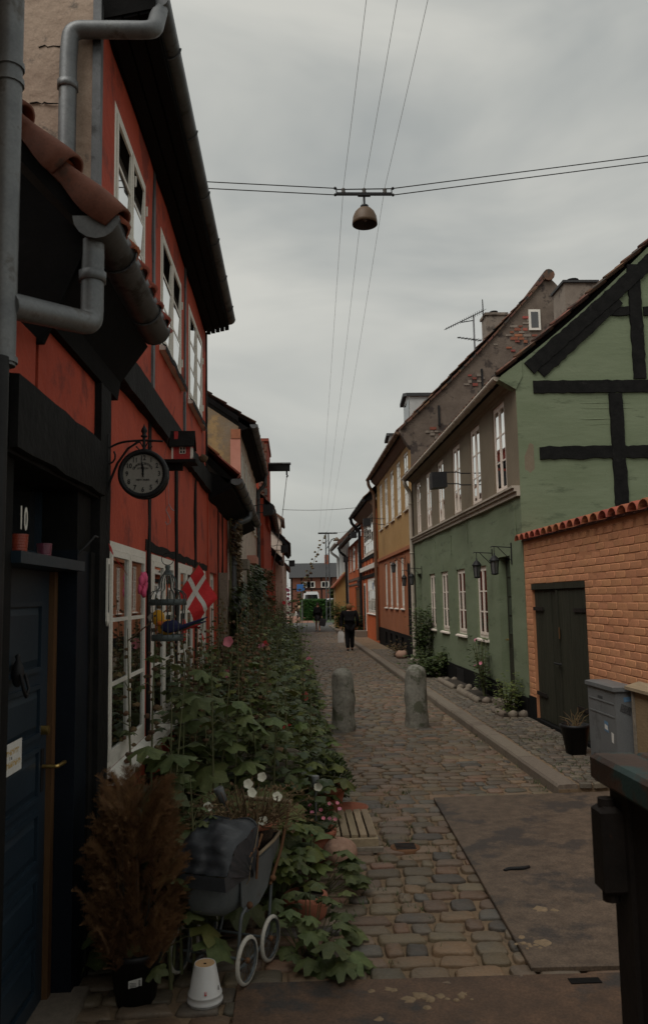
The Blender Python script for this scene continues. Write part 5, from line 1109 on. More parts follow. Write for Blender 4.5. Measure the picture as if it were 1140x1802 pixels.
ob('beak', MB().tube([(gx - .08, gy - .035, gz0 + .145), (gx - .095, gy - .045, gz0 + .132), (gx - .093, gy - .045, gz0 + .112)], [.016, .012, .003], 8), 'clock_face', pr)
ob('eye', MB().ball((gx - .062, gy - .055, gz0 + .142), .006), 'ink', pr)
for dy in (-.045, .04): ob('wing', MB().ball((gx + .02, gy + dy, gz0 + .08), .05, 10, 7, (1.05, .28, .72)), 'toy_blue', pr)
for k, (m_, dz, ln) in enumerate((('toy_blue', .07, .19), ('toy_green', .055, .17), ('ribbon_red', .03, .15), ('toy_blue', .045, .18), ('toy_orange', .02, .10))):
    ob('tail_feather', MB().tube([(gx + .04, gy - .03 + .012 * k, gz0 + .06), (gx + .10, gy - .035 + .01 * k, gz0 + .06 + dz * .3), (gx + .04 + ln, gy - .04 + .01 * k, gz0 + .06 + dz)], [.012, .012, .003], 6), m_, pr)
# ---- Danish flag
fl = thing('flag', 'small red flag with a white cross beside the bird cage', 'flag', (-.60, 4.95, 1.7))
fo = Vector((-.572, 4.90, 1.975)); fu = Vector((-.115, -.02, -.175)); fv = Vector((.105, .10, -.205))     # hoist and fly directions
def fpos(u, v): return fo + fu * u + fv * v + Vector((.010 * sin(v * 9 + u * 3), -.030 * sin(v * 8 + u * 2.5), .010 * sin(v * 6 + u * 2))) * (v + .15)
def fpatch(u0, u1, v0, v1):
    b = MB(); n = 6; vs = []
    for i in range(n + 1):
        for j in range(n + 1): vs.append(fpos(u0 + (u1 - u0) * i / n, v0 + (v1 - v0) * j / n))
    m = len(vs); f = [(i * 7 + j, i * 7 + j + 1, i * 7 + j + 8, i * 7 + j + 7) for i in range(n) for j in range(n)]
    return b.add(vs, f, True)
cl = MB()
for u0, u1 in ((0, .43), (.57, 1)):
    for v0, v1 in ((0, .31), (.43, 1)): q = fpatch(u0, u1, v0, v1); cl.add(q.v, q.f, True)
flc = ob('cloth', cl, 'flag_red', fl); cw = MB()
for q in (fpatch(.43, .57, 0, 1), fpatch(0, .43, .31, .43), fpatch(.57, 1, .31, .43)): cw.add(q.v, q.f, True)
ob('white_cross', cw, 'flag_white', flc); ob('stick', MB().tube([fo - fu * .08, fo + fu * 1.5, Vector((-.99, 4.86, 1.52))], .004, 6), 'brown_wood', fl)
# ---- ribbons and thermometer
def ribbon(name, label, pts, w, mat, cat='ribbon'):
    b = MB(); v = []
    for i, p in enumerate(pts): p = Vector(p); t = .6 + .5 * sin(i * 1.7); v += [p + Vector((0, -w * .5 * t, w * .3)), p + Vector((0, w * .5 * t, -w * .3)) + Vector((w * .25, 0, 0))]
    b.add(v, [(2 * i, 2 * i + 1, 2 * i + 3, 2 * i + 2) for i in range(len(pts) - 1)], True); b.add([p + Vector((.0015, .001, 0)) for p in v], [(2 * i, 2 * i + 2, 2 * i + 3, 2 * i + 1) for i in range(len(pts) - 1)], True)
    return tag(ob(name, b, mat), label, cat)
ribbon('ribbon', 'red ribbon tied to the black corner post above the thermometer', [(-.955, 4.20, 2.05), (-.95, 4.22, 2.01), (-.93, 4.24, 1.975), (-.90, 4.27, 1.93), (-.87, 4.28, 1.88)], .035, 'ribbon_red')
ribbon('ribbon', 'red ribbon trailing from the bottom of the bird cage', [(-.60, 4.7, 1.60), (-.575, 4.72, 1.605), (-.55, 4.73, 1.59), (-.535, 4.74, 1.555), (-.53, 4.74, 1.52)], .03, 'ribbon_red')
pf = thing('fabric_flower', 'crumpled pink fabric flower pinned to the first ground floor window', 'decoration', (-.97, 5.14, 1.87))
random.seed(6)
for k in range(7): a = 2 * pi * k / 7; ob('petal', MB().ball((-.955 + UI(-.01, .02), 5.14 + .035 * cos(a), 1.86 + .05 * sin(a)), .032, 7, 5, (.5, 1, 1.2), .5, k), 'pink_fabric', pf)
pf2 = thing('fabric_flower', 'red fabric bow fixed by the third window', 'decoration', (-.95, 7.0, 1.5))
for k in range(5): a = 2 * pi * k / 5; ob('petal', MB().ball((-.94, 6.95 + .05 * cos(a), 1.50 + .06 * sin(a)), .04, 7, 5, (.5, 1, 1.2), .5, k + 20), 'ribbon_red', pf2)
th_ = thing('thermometer', 'long white thermometer strip on the black corner post', 'thermometer', (-.96, 4.19, 1.7))
ob('scale_strip', MB().poly_x([(4.17, 1.655), (4.19, 1.63), (4.21, 1.655), (4.21, 1.98), (4.17, 1.98)], -.962, -.953), 'white_paint', th_); ob('glass_tube', MB().tube([(-.951, 4.19, 1.70), (-.951, 4.19, 1.95)], .003, 5), 'ink', th_)
tv = MB()
for k in range(14): tv.box(-.953, -.9522, 4.195, 4.195 + (.01 if k % 2 else .007), 1.72 + .016 * k, 1.721 + .016 * k)
ob('graduation', tv, 'ink', th_)
ob('curtain_rod', MB().tube([(-1.005, 3.78, 1.98), (-.97, 3.80, 2.02), (-.96, 3.92, 2.075), (-.965, 3.99, 2.075)], .006, 5), 'iron', hc)
# ================================================================== overhead lamp and wires
LAX, LAY, LAZ = 1.222, 12.0, 7.765
la = thing('street_lamp', 'brown dome street lamp hanging from a spreader on cross wires', 'street lamp', (LAX, LAY, LAZ))
ob('lamp_shade', MB().lathe([(.045, .15), (.06, .145), (.11, .12), (.155, .07), (.185, 0.0), (.197, -.08), (.20, -.13), (.193, -.13)], 28, (LAX, LAY, LAZ)), 'lamp_brown', la)
ob('lamp_lining', MB().lathe([(.193, -.13), (.180, -.03), (.13, .06), (0, .10)], 28, (LAX, LAY, LAZ)), 'lamp_inside', la); ob('bulb', MB().ball((LAX, LAY, LAZ - .03), .05), 'lens_glass', la)
ob('lamp_collar', MB().lathe([(.0, .19), (.055, .19), (.065, .18), (.065, .145), (.05, .14)], 16, (LAX, LAY, LAZ)), 'iron', la); ob('stem', MB().tube([(LAX, LAY, LAZ + .18), (LAX, LAY, LAZ + .36)], .016, 8), 'iron', la)
sp = MB(); sp.box(LAX - .44, LAX + .44, LAY - .02, LAY + .02, LAZ + .36, LAZ + .40); sp.box(LAX - .10, LAX + .10, LAY - .03, LAY + .03, LAZ + .345, LAZ + .385); sp.tube([(LAX - .43, LAY, LAZ + .455), (LAX + .43, LAY, LAZ + .47)], .010, 6)
for s in (-1, 1): sp.tube([(LAX + s * .44, LAY, LAZ + .36), (LAX + s * .44, LAY, LAZ + .48)], .009, 6); sp.ball((LAX + s * .46, LAY, LAZ + .365), .025); sp.ball((LAX + s * .46, LAY, LAZ + .475), .025)
ob('spreader', sp, 'iron', la)
for dx in (-.33, 0, .33): ob('insulator', MB().lathe([(.0, .09), (.026, .085), (.034, .06), (.024, .045), (.034, .03), (.026, 0)], 12, (LAX + dx, LAY, LAZ + .385)), 'lamp_inside', la)
def wire(label, pts, r, mat='wire_black', sag=0.0, group=None, n=24):
    out = []; 
    for p, q in zip(pts, pts[1:]):
        p, q = Vector(p), Vector(q)
        for i in range(n): t = i / n; out.append(p.lerp(q, t) - Vector((0, 0, sag * 4 * t * (1 - t))))
    out.append(Vector(pts[-1])); return tag(ob('wire', MB().tube(out, r, 5), mat), label, 'wire', group)
for dz, nm in ((.365, 'lower'), (.475, 'upper')):
    wire(f'{nm} support wire from the hanging lamp towards the red house', [(LAX - .46, LAY, LAZ + dz), (-2.4, LAY, LAZ + dz + .16)], .0085, group='lamp cross wires')
    wire(f'{nm} support wire from the hanging lamp towards the green house', [(LAX + .46, LAY, LAZ + dz), (7.5, LAY, LAZ + dz + .80)], .0085, group='lamp cross wires')
PLX, PLY = 2.75, 62.0
for k, dx in enumerate((-.33, 0, .33)):
    nm = ('leftmost', 'middle', 'rightmost')[k]
    wire(f'{nm} of three long wires running the length of the street', [(LAX + dx - .08, -6, LAZ + .62), (LAX + dx, LAY - .03, LAZ + .475), (PLX - .6 + .33 * (k), PLY, 6.95)], .0032, 'wire_pale', .22, 'long street wires')
wire('thin wire crossing the street beyond the hoisting beam', [(-.4, 34, 5.6), (3.3, 36, 5.9)], .012, 'wire_pale', .08)
wire('thin wire from the far pole to the pale end house', [(PLX, PLY, 6.9), (4.4, 47, 5.9)], .014, 'wire_pale', .1)
po = thing('utility_pole', 'slim lattice utility pole with a lamp head at the crossing', 'pole', (PLX, PLY, 0))
ps_ = MB()
for dx in (-.15, .15): ps_.tube([(PLX + dx, PLY, 0), (PLX + dx * .7, PLY, 6.8)], .045, 6)
for k in range(12): ps_.tube([(PLX - .14, PLY, .4 + k * .52), (PLX + .14, PLY, .66 + k * .52)], .015, 4)
ob('pole_frame', ps_, 'zinc_dark', po); ob('crossarm', MB().box(PLX - .7, PLX + .8, PLY - .06, PLY + .06, 6.8, 6.92), 'iron', po); ob('lamp_arm', MB().tube([(PLX, PLY, 5.7), (PLX + .35, PLY, 6.35), (PLX + .6, PLY, 6.45)], .04, 5), 'iron', po); ob('lamp_head', MB().lathe([(.0, .3), (.12, .22), (.32, 0), (.0, 0)], 14, (PLX + .75, PLY, 6.25)), 'lamp_brown', po)
# ================================================================== flower side: pram, pots, seat, crate
ax = Vector((.40, .9165, 0)).normalized(); nx_ = Vector((ax.y, -ax.x, 0)); PB = Vector((-.39, 3.90, .018))
PM = Matrix(((nx_.x, ax.x, 0, PB.x), (nx_.y, ax.y, 0, PB.y), (0, 0, 1, PB.z), (0, 0, 0, 1)))     # local x = side, y = along pram, z up
pm = thing('pram', 'old grey doll pram with a folded dark hood and white tyres', 'pram', tuple(PB))
secs = [(-.12, .060, .335, .47), (-.10, .105, .315, .485), (-.02, .125, .285, .485), (.12, .13, .27, .49), (.26, .13, .275, .50), (.40, .13, .33, .515), (.50, .115, .39, .525), (.52, .08, .43, .525)]
v = []; n = 10
for y, w, zb, zt in secs:
    for k in range(n + 1):
        t = k / n; a = pi * (t - .5); u = abs(sin(a)); s = 1 if a > 0 else -1
        x = s * w * min(1, (u ** .45)) * (.80 + .20 * abs(2 * t - 1) ** .5); z = zb + (zt - zb) * abs(2 * t - 1) ** 2.4; v.append(PM @ Vector((x, y, z)))
m = n + 1; f = [(i * m + k, i * m + k + 1, (i + 1) * m + k + 1, (i + 1) * m + k) for i in range(len(secs) - 1) for k in range(n)] + [tuple(range(n + 1))[::-1], tuple(range((len(secs) - 1) * m, len(secs) * m))]
bd = ob('body', MB().add(v, f, True), 'pram_grey', pm)
rim = [PM @ Vector((s * w, y, zt + .003)) for s, rng in ((1, secs), (-1, secs[::-1])) for y, w, zb, zt in rng]
ob('body_rim', MB().tube(rim + rim[:1], .009, 6), 'crate_wood', bd)
panel = MB(); pts = [(.131, .02, .475), (.132, .12, .48), (.1335, .34, .495), (.131, .36, .41), (.128, .31, .32), (.125, .22, .275), (.119, .10, .27), (.125, .04, .32)]
panel.add([PM @ Vector(p) for p in pts] + [PM @ Vector((p[0] + .006, p[1], p[2])) for p in pts], [tuple(range(8)), tuple(range(8, 16))] + [(i, (i + 1) % 8, (i + 1) % 8 + 8, i + 8) for i in range(8)]); ob('side_panel', panel, 'pram_grey', bd)
# hood
hv = []; K, J = 18, 16
for j in range(J + 1):
    t = j / J; ang = radians(4 + 90 * t); 
    for k in range(K + 1):
        s = -1 + 2 * k / K; r = .235 * (1 - .04 * abs(s) ** 4) + .010 * sin(j * 2.3 + s) * (1 - s * s) + .030 * noise.noise(Vector((s * 2.2, t * 3.4, 1)))
        wd = .142 * (1 if abs(s) < .99 else 1)
        c0 = Vector((0, .16, .49)); y = -cos(ang) * r * 1.25; z = sin(ang) * r * .80 * (1 - .16 * abs(s) ** 6)
        hv.append(PM @ (c0 + Vector((s * wd, y, z * .98))))
fr_ = [(j * (K + 1) + k, j * (K + 1) + k + 1, (j + 1) * (K + 1) + k + 1, (j + 1) * (K + 1) + k) for j in range(J) for k in range(K)]
hd_ = MB().add(hv, fr_, True)
for s, k in ((-1, 0), (1, K)):          # side cheeks
    cvs = [hv[j * (K + 1) + k] for j in range(J + 1)]; cen = PM @ Vector((s * .146, .12, .43)); b0 = len(cvs); vs = []; R_ = 4
    for j in range(J + 1):
        for q in range(R_ + 1):
            p = cvs[j].lerp(cen, q / R_); p = p + (PM.to_3x3() @ Vector((s * (.012 * sin(q / R_ * pi) + .007 * sin(j * 2.4 + q)), 0, -.006 * sin(j * 2) * q / R_))); vs.append(p)
    hd_.add(vs, [(j * (R_ + 1) + q, j * (R_ + 1) + q + 1, (j + 1) * (R_ + 1) + q + 1, (j + 1) * (R_ + 1) + q) for j in range(J) for q in range(R_)], True)
hood = ob('hood', hd_, 'hood_vinyl', pm)
ob('hood_piping', MB().tube([hv[J * (K + 1) + k] for k in range(K + 1)], .007, 6), 'hood_vinyl', hood)
ob('hood_apron', MB().add([PM @ Vector(p) for p in ((-.143, -.15, .505), (.143, -.15, .505), (.15, -.15, .445), (-.15, -.15, .445), (-.143, .18, .50), (.146, .18, .50), (.150, .18, .445), (-.150, .18, .445))], [(0, 1, 2, 3), (1, 5, 6, 2), (0, 3, 7, 4)], False), 'hood_vinyl', hood)
ob('hood_strut', MB().tube([PM @ Vector(p) for p in ((.152, .15, .41), (.156, .16, .53), (.152, .14, .56), (.152, .07, .53))], .006, 6), 'rust', hood)
ob('hood_strut', MB().tube([PM @ Vector(p) for p in ((.155, .16, .55), (.155, .21, .60))], .006, 6), 'rust', hood)
ob('piping_cord', MB().tube([PM @ Vector(p) for p in ((.150, .19, .655), (.156, .13, .56), (.156, .08, .49), (.154, .07, .43), (.140, .07, .41))], .0022, 4), 'crate_wood', hood)
hl_ = ob('push_handle', MB().tube(bend([PM @ Vector(p) for p in ((.134, .34, .32), (.142, .46, .46), (.142, .53, .58), (.135, .60, .66), (-.135, .60, .66), (-.142, .53, .58), (-.142, .46, .46), (-.134, .34, .32))], .03), .008, 7), 'rust', pm)
ob('hand_grip', MB().tube([PM @ Vector((.138, .60, .66)), PM @ Vector((-.138, .60, .66))], .0135, 8), 'crate_wood', hl_)
for s in (-1, 1):
    ob('spring', MB().tube(bend([PM @ Vector((s * .128, .10, .30)), PM @ Vector((s * .13, .03, .28)), PM @ Vector((s * .13, -.01, .06)), PM @ Vector((s * .12, .05, .045)), PM @ Vector((s * .12, .20, .045)), PM @ Vector((s * .13, .32, .09)), PM @ Vector((s * .13, .36, .32))], .05), .008, 6), 'pram_grey', pm)
    ob('bolt', MB().ball(PM @ Vector((s * .14, .10, .305)), .017, 10, 6), 'rust', pm); ob('bolt', MB().ball(PM @ Vector((s * .145, .35, .35)), .016, 10, 6), 'rust', pm)
for yy in (0, .25): ob('axle', MB().tube([PM @ Vector((-.175, yy, .105)), PM @ Vector((.175, yy, .105))], .007, 6), 'pram_grey', pm)
RW = PM.to_3x3().to_4x4() @ Matrix.Rotation(pi / 2, 4, 'Y')
for s in (-1, 1):
    for yy in (0, .25):
        c = PM @ Vector((s * .175, yy, .105)); R_ = .105 - .0
        w = ob('wheel', MB().lathe([(.086, -.006), (.089, -.006), (.089, .006), (.086, .006), (.086, -.006)], 28, c, RW), 'pram_grey', pm)
        ob('tyre', MB().lathe([(.0885, -.009), (.095, -.0095), (.102, -.006), (.1045, 0), (.102, .006), (.095, .0095), (.0885, .009)], 32, c, RW), 'tyre_white', w)
        sp_ = MB()
        for k in range(12): a = 2 * pi * k / 12; sp_.tube([c, c + (RW @ Vector((.087 * cos(a), .087 * sin(a), 0)))], .0013, 4, caps=False)
        ob('spokes', sp_, 'pram_grey', w, 'stuff'); ob('hub', MB().lathe([(.0, -.014), (.012, -.012), (.014, 0), (.012, .012), (0, .014)], 10, c, RW), 'rust', w)
# glazed pot of petunias standing in the pram
def petal_flower(c, nrm, r, mat, parent, np=5, name='flower', cup=.35):
    c = Vector(c); q = Vector(nrm).to_track_quat('Z', 'Y').to_matrix(); b = MB(); vs = [c + q @ Vector((0, 0, -r * cup))]; N = np * 4
    for ring_, (rr, zz) in enumerate(((.45, -.06), (1, .12))):
        for k in range(N):
            a = 2 * pi * k / N; lob = 1 - (.14 * abs(sin(a * np / 2)) ** 3 if ring_ else 0); w = .08 * sin(a * 3 + c.x * 40)
            vs.append(c + q @ Vector((cos(a) * r * rr * lob, sin(a) * r * rr * lob, r * (zz + (w if ring_ else 0)))))
    f = [(0, 1 + k, 1 + (k + 1) % N) for k in range(N)] + [(1 + k, 1 + N + k, 1 + N + (k + 1) % N, 1 + (k + 1) % N) for k in range(N)]
    return ob(name, b.add(vs, f, True), mat, parent)
pc = PM @ Vector((.015, .385, .35))
pt = thing('potted_petunia', 'straggly white petunias in a dark glazed pot standing in the pram', 'potted plant', tuple(pc))
pot([(0, 0), (.07, 0), (.085, .03), (.108, .20), (.112, .235)], tuple(pc), 'dark_glaze', pt, 28)
ob('pot_rim', MB().lathe([(.113, .232), (.130, .238), (.132, .255), (.122, .262), (.108, .255), (.10, .235)], 28, tuple(pc)), 'terracotta', pt); ob('soil', MB().lathe([(0, .235), (.104, .24)], 20, tuple(pc)), 'soil', pt)
random.seed(14); b = MB(); lf = MB()
for k in range(150):
    a = UI(0, 6.28); rr = UI(.02, .30); hh_ = UI(.03, .24) * (1 - rr * 1.2); p = pc + Vector((cos(a) * min(rr, .09), sin(a) * min(rr, .09), .24)); q = p + Vector((cos(a) * rr * .6 - p.x * 0, sin(a) * rr * .5, hh_ * .9)); e = p + Vector((cos(a) * rr, sin(a) * rr * .9, hh_ * .7 + UI(-.04, .06)))
    b.tube([p, q, e], [.0028, .0022, .0012], 4, caps=False)
    for j in range(9):
        t = UI(.2, 1); c = p.lerp(q, t) if t < .5 else q.lerp(e, t); d = Vector((UI(-1, 1), UI(-1, 1), UI(-.3, 1))).normalized(); s = d.orthogonal().normalized(); L_ = UI(.010, .026)
        lf.add([c, c + d * L_ * .5 + s * L_ * .3, c + d * L_, c + d * L_ * .5 - s * L_ * .3], [(0, 1, 2, 3)])
ob('stems', b, 'leaf_dry', pt, 'stuff'); ob('leaves', lf, 'leaf_dry', pt, 'stuff')
cv = Vector((0, 0, H))
for dx, dy, dz in ((-.02, .0, .44), (.0, -.02, .40), (.13, -.03, .38), (.06, -.12, .285), (.05, .06, .46), (-.22, -.06, .345)):
    c = pc + Vector((dx, dy, dz)); petal_flower(c, (cv - c).normalized() + Vector((UI(-.5, .5), UI(-.3, .3), UI(.1, .7))), .026, 'flower_white', pt)
# solar garden lights
def solar(label, x, y, z0, z1, lean=(0, 0)):
    t = thing('garden_light', label, 'garden light', (x, y, z0), 'little stick garden lights'); e = Vector((x + lean[0], y + lean[1], z1))
    ob('stick', MB().tube([(x, y, z0), e], .007, 7), 'zinc', t); d = (e - Vector((x, y, z0))).normalized()
    ob('lamp_cup', MB().tube([e, e + d * .005, e + d * .075, e + d * .08], [.010, .022, .026, .024], 12), 'cabinet_grey', t)
solar('stick garden light leaning among the petunias', pc.x - .06, pc.y + .02, .50, .72, (-.085, -.02)); solar('stick garden light standing in the terracotta pot of pink flowers', .135, 5.46, .2, .50)
# pots along the cobbles
TP = [(0, 0), (.085, 0), (.10, .03), (.135, .15), (.138, .175), (.155, .18), (.160, .20), (.155, .218), (.140, .218), (.125, .19)]
def sc(prof, k, kz=None): return [(r * k, z * (kz or k)) for r, z in prof]
p_a = thing('terracotta_pot', 'brown terracotta pot with pink flowers beside the round stone', 'flower pot', (.10, 5.55, 0)); pot(sc(TP, .98, 1.0), (.12, 5.55, .0), 'terracotta', p_a, soil=(.13, .19))
p_b = thing('terracotta_pot', 'brown terracotta pot with a dark bushy herb behind the crate', 'flower pot', (.23, 6.62, 0)); pot(sc(TP, 1.05, 1.2), (.25, 6.62, .0), 'terracotta', p_b, soil=(.14, .22))
p_c = thing('terracotta_pot', 'pale terracotta pot half hidden under broad leaves by the pram', 'flower pot', (.05, 4.55, 0)); pot([(0, 0), (.10, 0), (.115, .03), (.125, .10), (.12, .125), (.10, .13)], (.05, 4.62, .0), 'terracotta', p_c, soil=(.11, .11))
p_d = tag(ob('saucer', MB().lathe([(0, .01), (.13, .01), (.15, .05), (.158, .05), (.14, 0), (0, 0)], 24, (.44, 6.75, 0)), 'terracotta'), 'shallow terracotta saucer behind the slatted crate', 'saucer')
def bushlet(parent, c, rx, rz, n, ls, mat='leaf_dark', name='leaves', seed=1, thin=.28):
    random.seed(seed); b = MB(); c = Vector(c)
    for k in range(n):
        a = UI(0, 6.28); u = UI(0, 1) ** .5; h = UI(0, 1); p = c + Vector((cos(a) * rx * u * (1 - .5 * h), sin(a) * rx * u * (1 - .5 * h), rz * h)); d = Vector((cos(a) * UI(.2, 1), sin(a) * UI(.2, 1), UI(.1, 1))).normalized(); s = d.orthogonal().normalized(); s.rotate(Matrix.Rotation(UI(0, 6), 3, d)); L_ = ls * UI(.6, 1.3)
        b.add([p, p + d * L_ * .45 + s * L_ * thin, p + d * L_, p + d * L_ * .45 - s * L_ * thin], [(0, 1, 2, 3)])
    return ob(name, b, mat, parent, 'stuff')
bushlet(p_a, (.12, 5.55, .19), .16, .2, 900, .035, seed=2, thin=.12); bushlet(p_b, (.25, 6.62, .22), .24, .25, 1500, .04, seed=3, thin=.15)
for k in range(9): petal_flower((.12 + UI(-.04, .22), 5.5 + UI(-.16, .05), .27 + UI(-.03, .12)), (UI(-.3, .6), -.7, .8), .014, 'flower_pink', p_a)
petal_flower((.15, 5.40, .52), (.1, -.8, .5), .03, 'flower_white', p_a)
# inverted white pot
wp = thing('plant_pot', 'white glazed flower pot turned upside down on the stones', 'flower pot', (-.405, 3.70, 0)); WP = (-.405, 3.70, .014)
ob('pot_body', MB().lathe([(.078, .010), (.0785, .015), (.0745, .018), (.073, .034), (.075, .037), (.074, .042), (.069, .044), (.047, .158), (.045, .161), (.042, .159)], 36, WP), 'white_glaze', wp)
ob('pot_lip', MB().lathe([(.062, .002), (.076, .002), (.0785, .010)], 36, (WP[0], WP[1], .012)), 'white_glaze', wp); ob('pot_base', MB().lathe([(.044, .1595), (.007, .1575)], 30, WP), 'pot_inside', wp); ob('drain_hole', MB().lathe([(.0071, .1575), (.006, .15), (0, .15)], 12, WP), 'tar_plinth', wp)
rd = MB()
for dx, w, z0, z1 in ((-.003, .0011, .058, .070), (.003, .0011, .058, .070), (0, .0048, .055, .058)): rd.box(WP[0] + .010 + dx - w, WP[0] + .010 + dx + w, WP[1] - .0700, WP[1] - .0660, z0 + .014, z1 + .014)
ob('printed_mark', rd, 'cloth_red', wp); ob('printed_mark', MB().box(WP[0] + .060, WP[0] + .063, WP[1] - .030, WP[1] - .026, .074, .092), 'ink', wp)
# brown conifer in black pot
cf = thing('potted_conifer', 'withered brown conifer in a black plastic pot by the blue door', 'potted shrub', (-.72, 3.73, 0))
CC = Vector((-.715, 3.76, 0))
pot([(0, 0), (.085, 0), (.115, .20), (.122, .20), (.122, .225), (.108, .225), (.10, .18)], tuple(CC), 'black_plastic', cf, soil=(.105, .2))
lb = ob('plant_label', MB().add([CC + Vector(p) for p in ((-.012, -.106, .098), (.044, -.102, .108), (.045, -.105, .142), (-.012, -.1085, .13))], [(0, 1, 2, 3)]), 'paper', cf)
bl = MB()
for k in range(4): bl.box(CC.x - .006, CC.x + .022, CC.y - .1105, CC.y - .1095, .103 + k * .006, .1045 + k * .006)
for k in range(5): bl.box(CC.x + .032, CC.x + .040, CC.y - .1105, CC.y - .1095, .109 + k * .0055, .112 + k * .0055)
ob('label_print', bl, 'ink', lb)
ob('trunk', MB().tube([CC + Vector((0, 0, .15)), CC + Vector((0, .01, .6))], [.018, .008], 7), 'rust', cf)
random.seed(9); cfm = MB(); br_ = MB()
def conifer_R(h, a):
    R0 = .20 * min(1, ((h + .05) / .16) ** .5) * (1 if h < .36 else max(.02, 1 - ((h - .36) / .40) ** 1.5))
    return R0 * (1 + .28 * noise.noise(Vector((cos(a) * 1.9, sin(a) * 1.9, h * 2.5))))
def frond(p, d, s, ln, cur):
    prev = p
    for j in range(9):
        t = (j + 1) / 9; q = p + d * ln * t + cur * t * t
        for sg_ in (-1, 1):
            L_ = .040 * (1 - .78 * t) * UI(.6, 1.3); e = q + s * sg_ * L_ * .55 + d * L_ * .85; w = (q - prev) * .55
            cfm.add([q - w * .6, q + w * .5, e + w * .3, e - w * .2], [(0, 1, 2, 3)])
        prev = q
for k in range(430):                              # plumes: each a fan of small fronds
    h = UI(.0, .64); a = UI(0, 6.28)
    if k % 4 == 0: h = UI(.45, .74); a = random.choice((2.9, .3)) + random.gauss(0, .5)
    rr = conifer_R(h, a) * (UI(.75, 1.0) if k % 3 else UI(.3, .75))
    if h > .5: rr = max(rr, .05 + .06 * UI(0, 1))
    P0 = CC + Vector((cos(a) * rr * .8, sin(a) * rr * .8, .13 + h * .95)); D0 = Vector((cos(a) * UI(.12, .5), sin(a) * UI(.12, .5), 1)).normalized(); T0 = Vector((-sin(a), cos(a), 0)); T0.rotate(Matrix.Rotation(UI(-.8, .8), 3, D0)); PL = UI(.10, .19)
    for q_ in range(13):                          # a flat spray: side fronds leave a central axis
        t_ = q_ / 13; sd_ = 1 if q_ % 2 else -1; d = (D0 + T0 * sd_ * UI(.35, .75) * (1 - t_ * .6)).normalized(); bp = P0 + D0 * PL * t_ + Vector((cos(a), sin(a), -.3)) * .03 * t_ * t_
        frond(bp, d, T0.cross(d).normalized().lerp(T0, .6).normalized(), UI(.035, .085) * (1.15 - .6 * t_), Vector((cos(a), sin(a), -.7)) * UI(.0, .03))
ob('foliage', cfm, 'conifer_brown', cf, 'stuff')
for k in range(9): a = k * .7; br_.tube([CC + Vector((0, 0, .22)), CC + Vector((cos(a) * .08, sin(a) * .08, .4)), CC + Vector((cos(a) * .10, sin(a) * .10, .66))], [.006, .004, .002], 5)
ob('branches', br_, 'soil', cf, 'stuff')
# slatted garden seat among the plants
ch_ = thing('garden_chair', 'weathered slatted garden seat nearly buried in the hollyhocks', 'garden chair', (-.22, 6.3, 0))
for k, (z, x1) in enumerate(((.60, .06), (.52, .03), (.44, .02))):
    b = MB(); x0 = -.56; v = []; n = 10
    for i in range(n + 1):
        t = i / n; x = x0 + (x1 - x0) * t; e = .028 * (1 - (max(0, t - .9) / .1) ** 2 * .8) * (1 - (max(0, .1 - t) / .1) ** 2 * .8); zz = z + .012 * sin(pi * t)
        v += [(x, 6.14 - .02 * k, zz - e), (x, 6.14 - .02 * k, zz + e), (x, 6.165 - .02 * k, zz + e), (x, 6.165 - .02 * k, zz - e)]
    b.add(v, [(i * 4 + q, i * 4 + (q + 1) % 4, i * 4 + 4 + (q + 1) % 4, i * 4 + 4 + q) for i in range(n) for q in range(4)] + [(0, 1, 2, 3), (n * 4 + 3, n * 4 + 2, n * 4 + 1, n * 4)]); ob('back_slat', b, 'grey_wood', ch_)
for k in range(4): ob('seat_slat', MB().box(-.54, .0, 6.22 + .10 * k, 6.30 + .10 * k, .345, .37), 'grey_wood', ch_)
for x in (-.47, -.06):
    ob('back_post', MB().box(x - .02, x + .02, 6.166, 6.21, 0, .62), 'grey_wood', ch_); ob('front_leg', MB().box(x - .02, x + .02, 6.56, 6.60, 0, .344), 'grey_wood', ch_); ob('rail', MB().box(x - .015, x + .015, 6.21, 6.56, .29, .344), 'grey_wood', ch_)
# slatted crate step and round stone
cr_ = thing('slatted_crate', 'low slatted wooden crate on the cobbles beside the flower pots', 'crate', (.40, 6.05, 0))
for k in range(6): x = .20 + .062 * k; ob('slat', MB().box(x, x + .048, 5.74, 6.42, .095 + UI(-.003, .003), .112), 'crate_wood', cr_)
for y in (5.70, 6.40): ob('rail', MB().box(.19, .57, y, y + .038, .02, .094), 'crate_wood', cr_)
ob('rail', MB().box(.535, .575, 5.739, 6.399, .02, .08), 'crate_wood', cr_); ob('rail', MB().box(.17, .205, 5.739, 6.399, .02, .085), 'crate_wood', cr_); ob('front_board', MB().box(.185, .60, 5.665, 5.698, .01, .045), 'grey_wood', cr_)
tag(ob('stone', MB().ball((.285, 5.45, .085), .115, 22, 14, (1.0, .9, .85), .12, 5), 'granite_pink'), 'round pink granite stone in front of the slatted crate', 'stone')
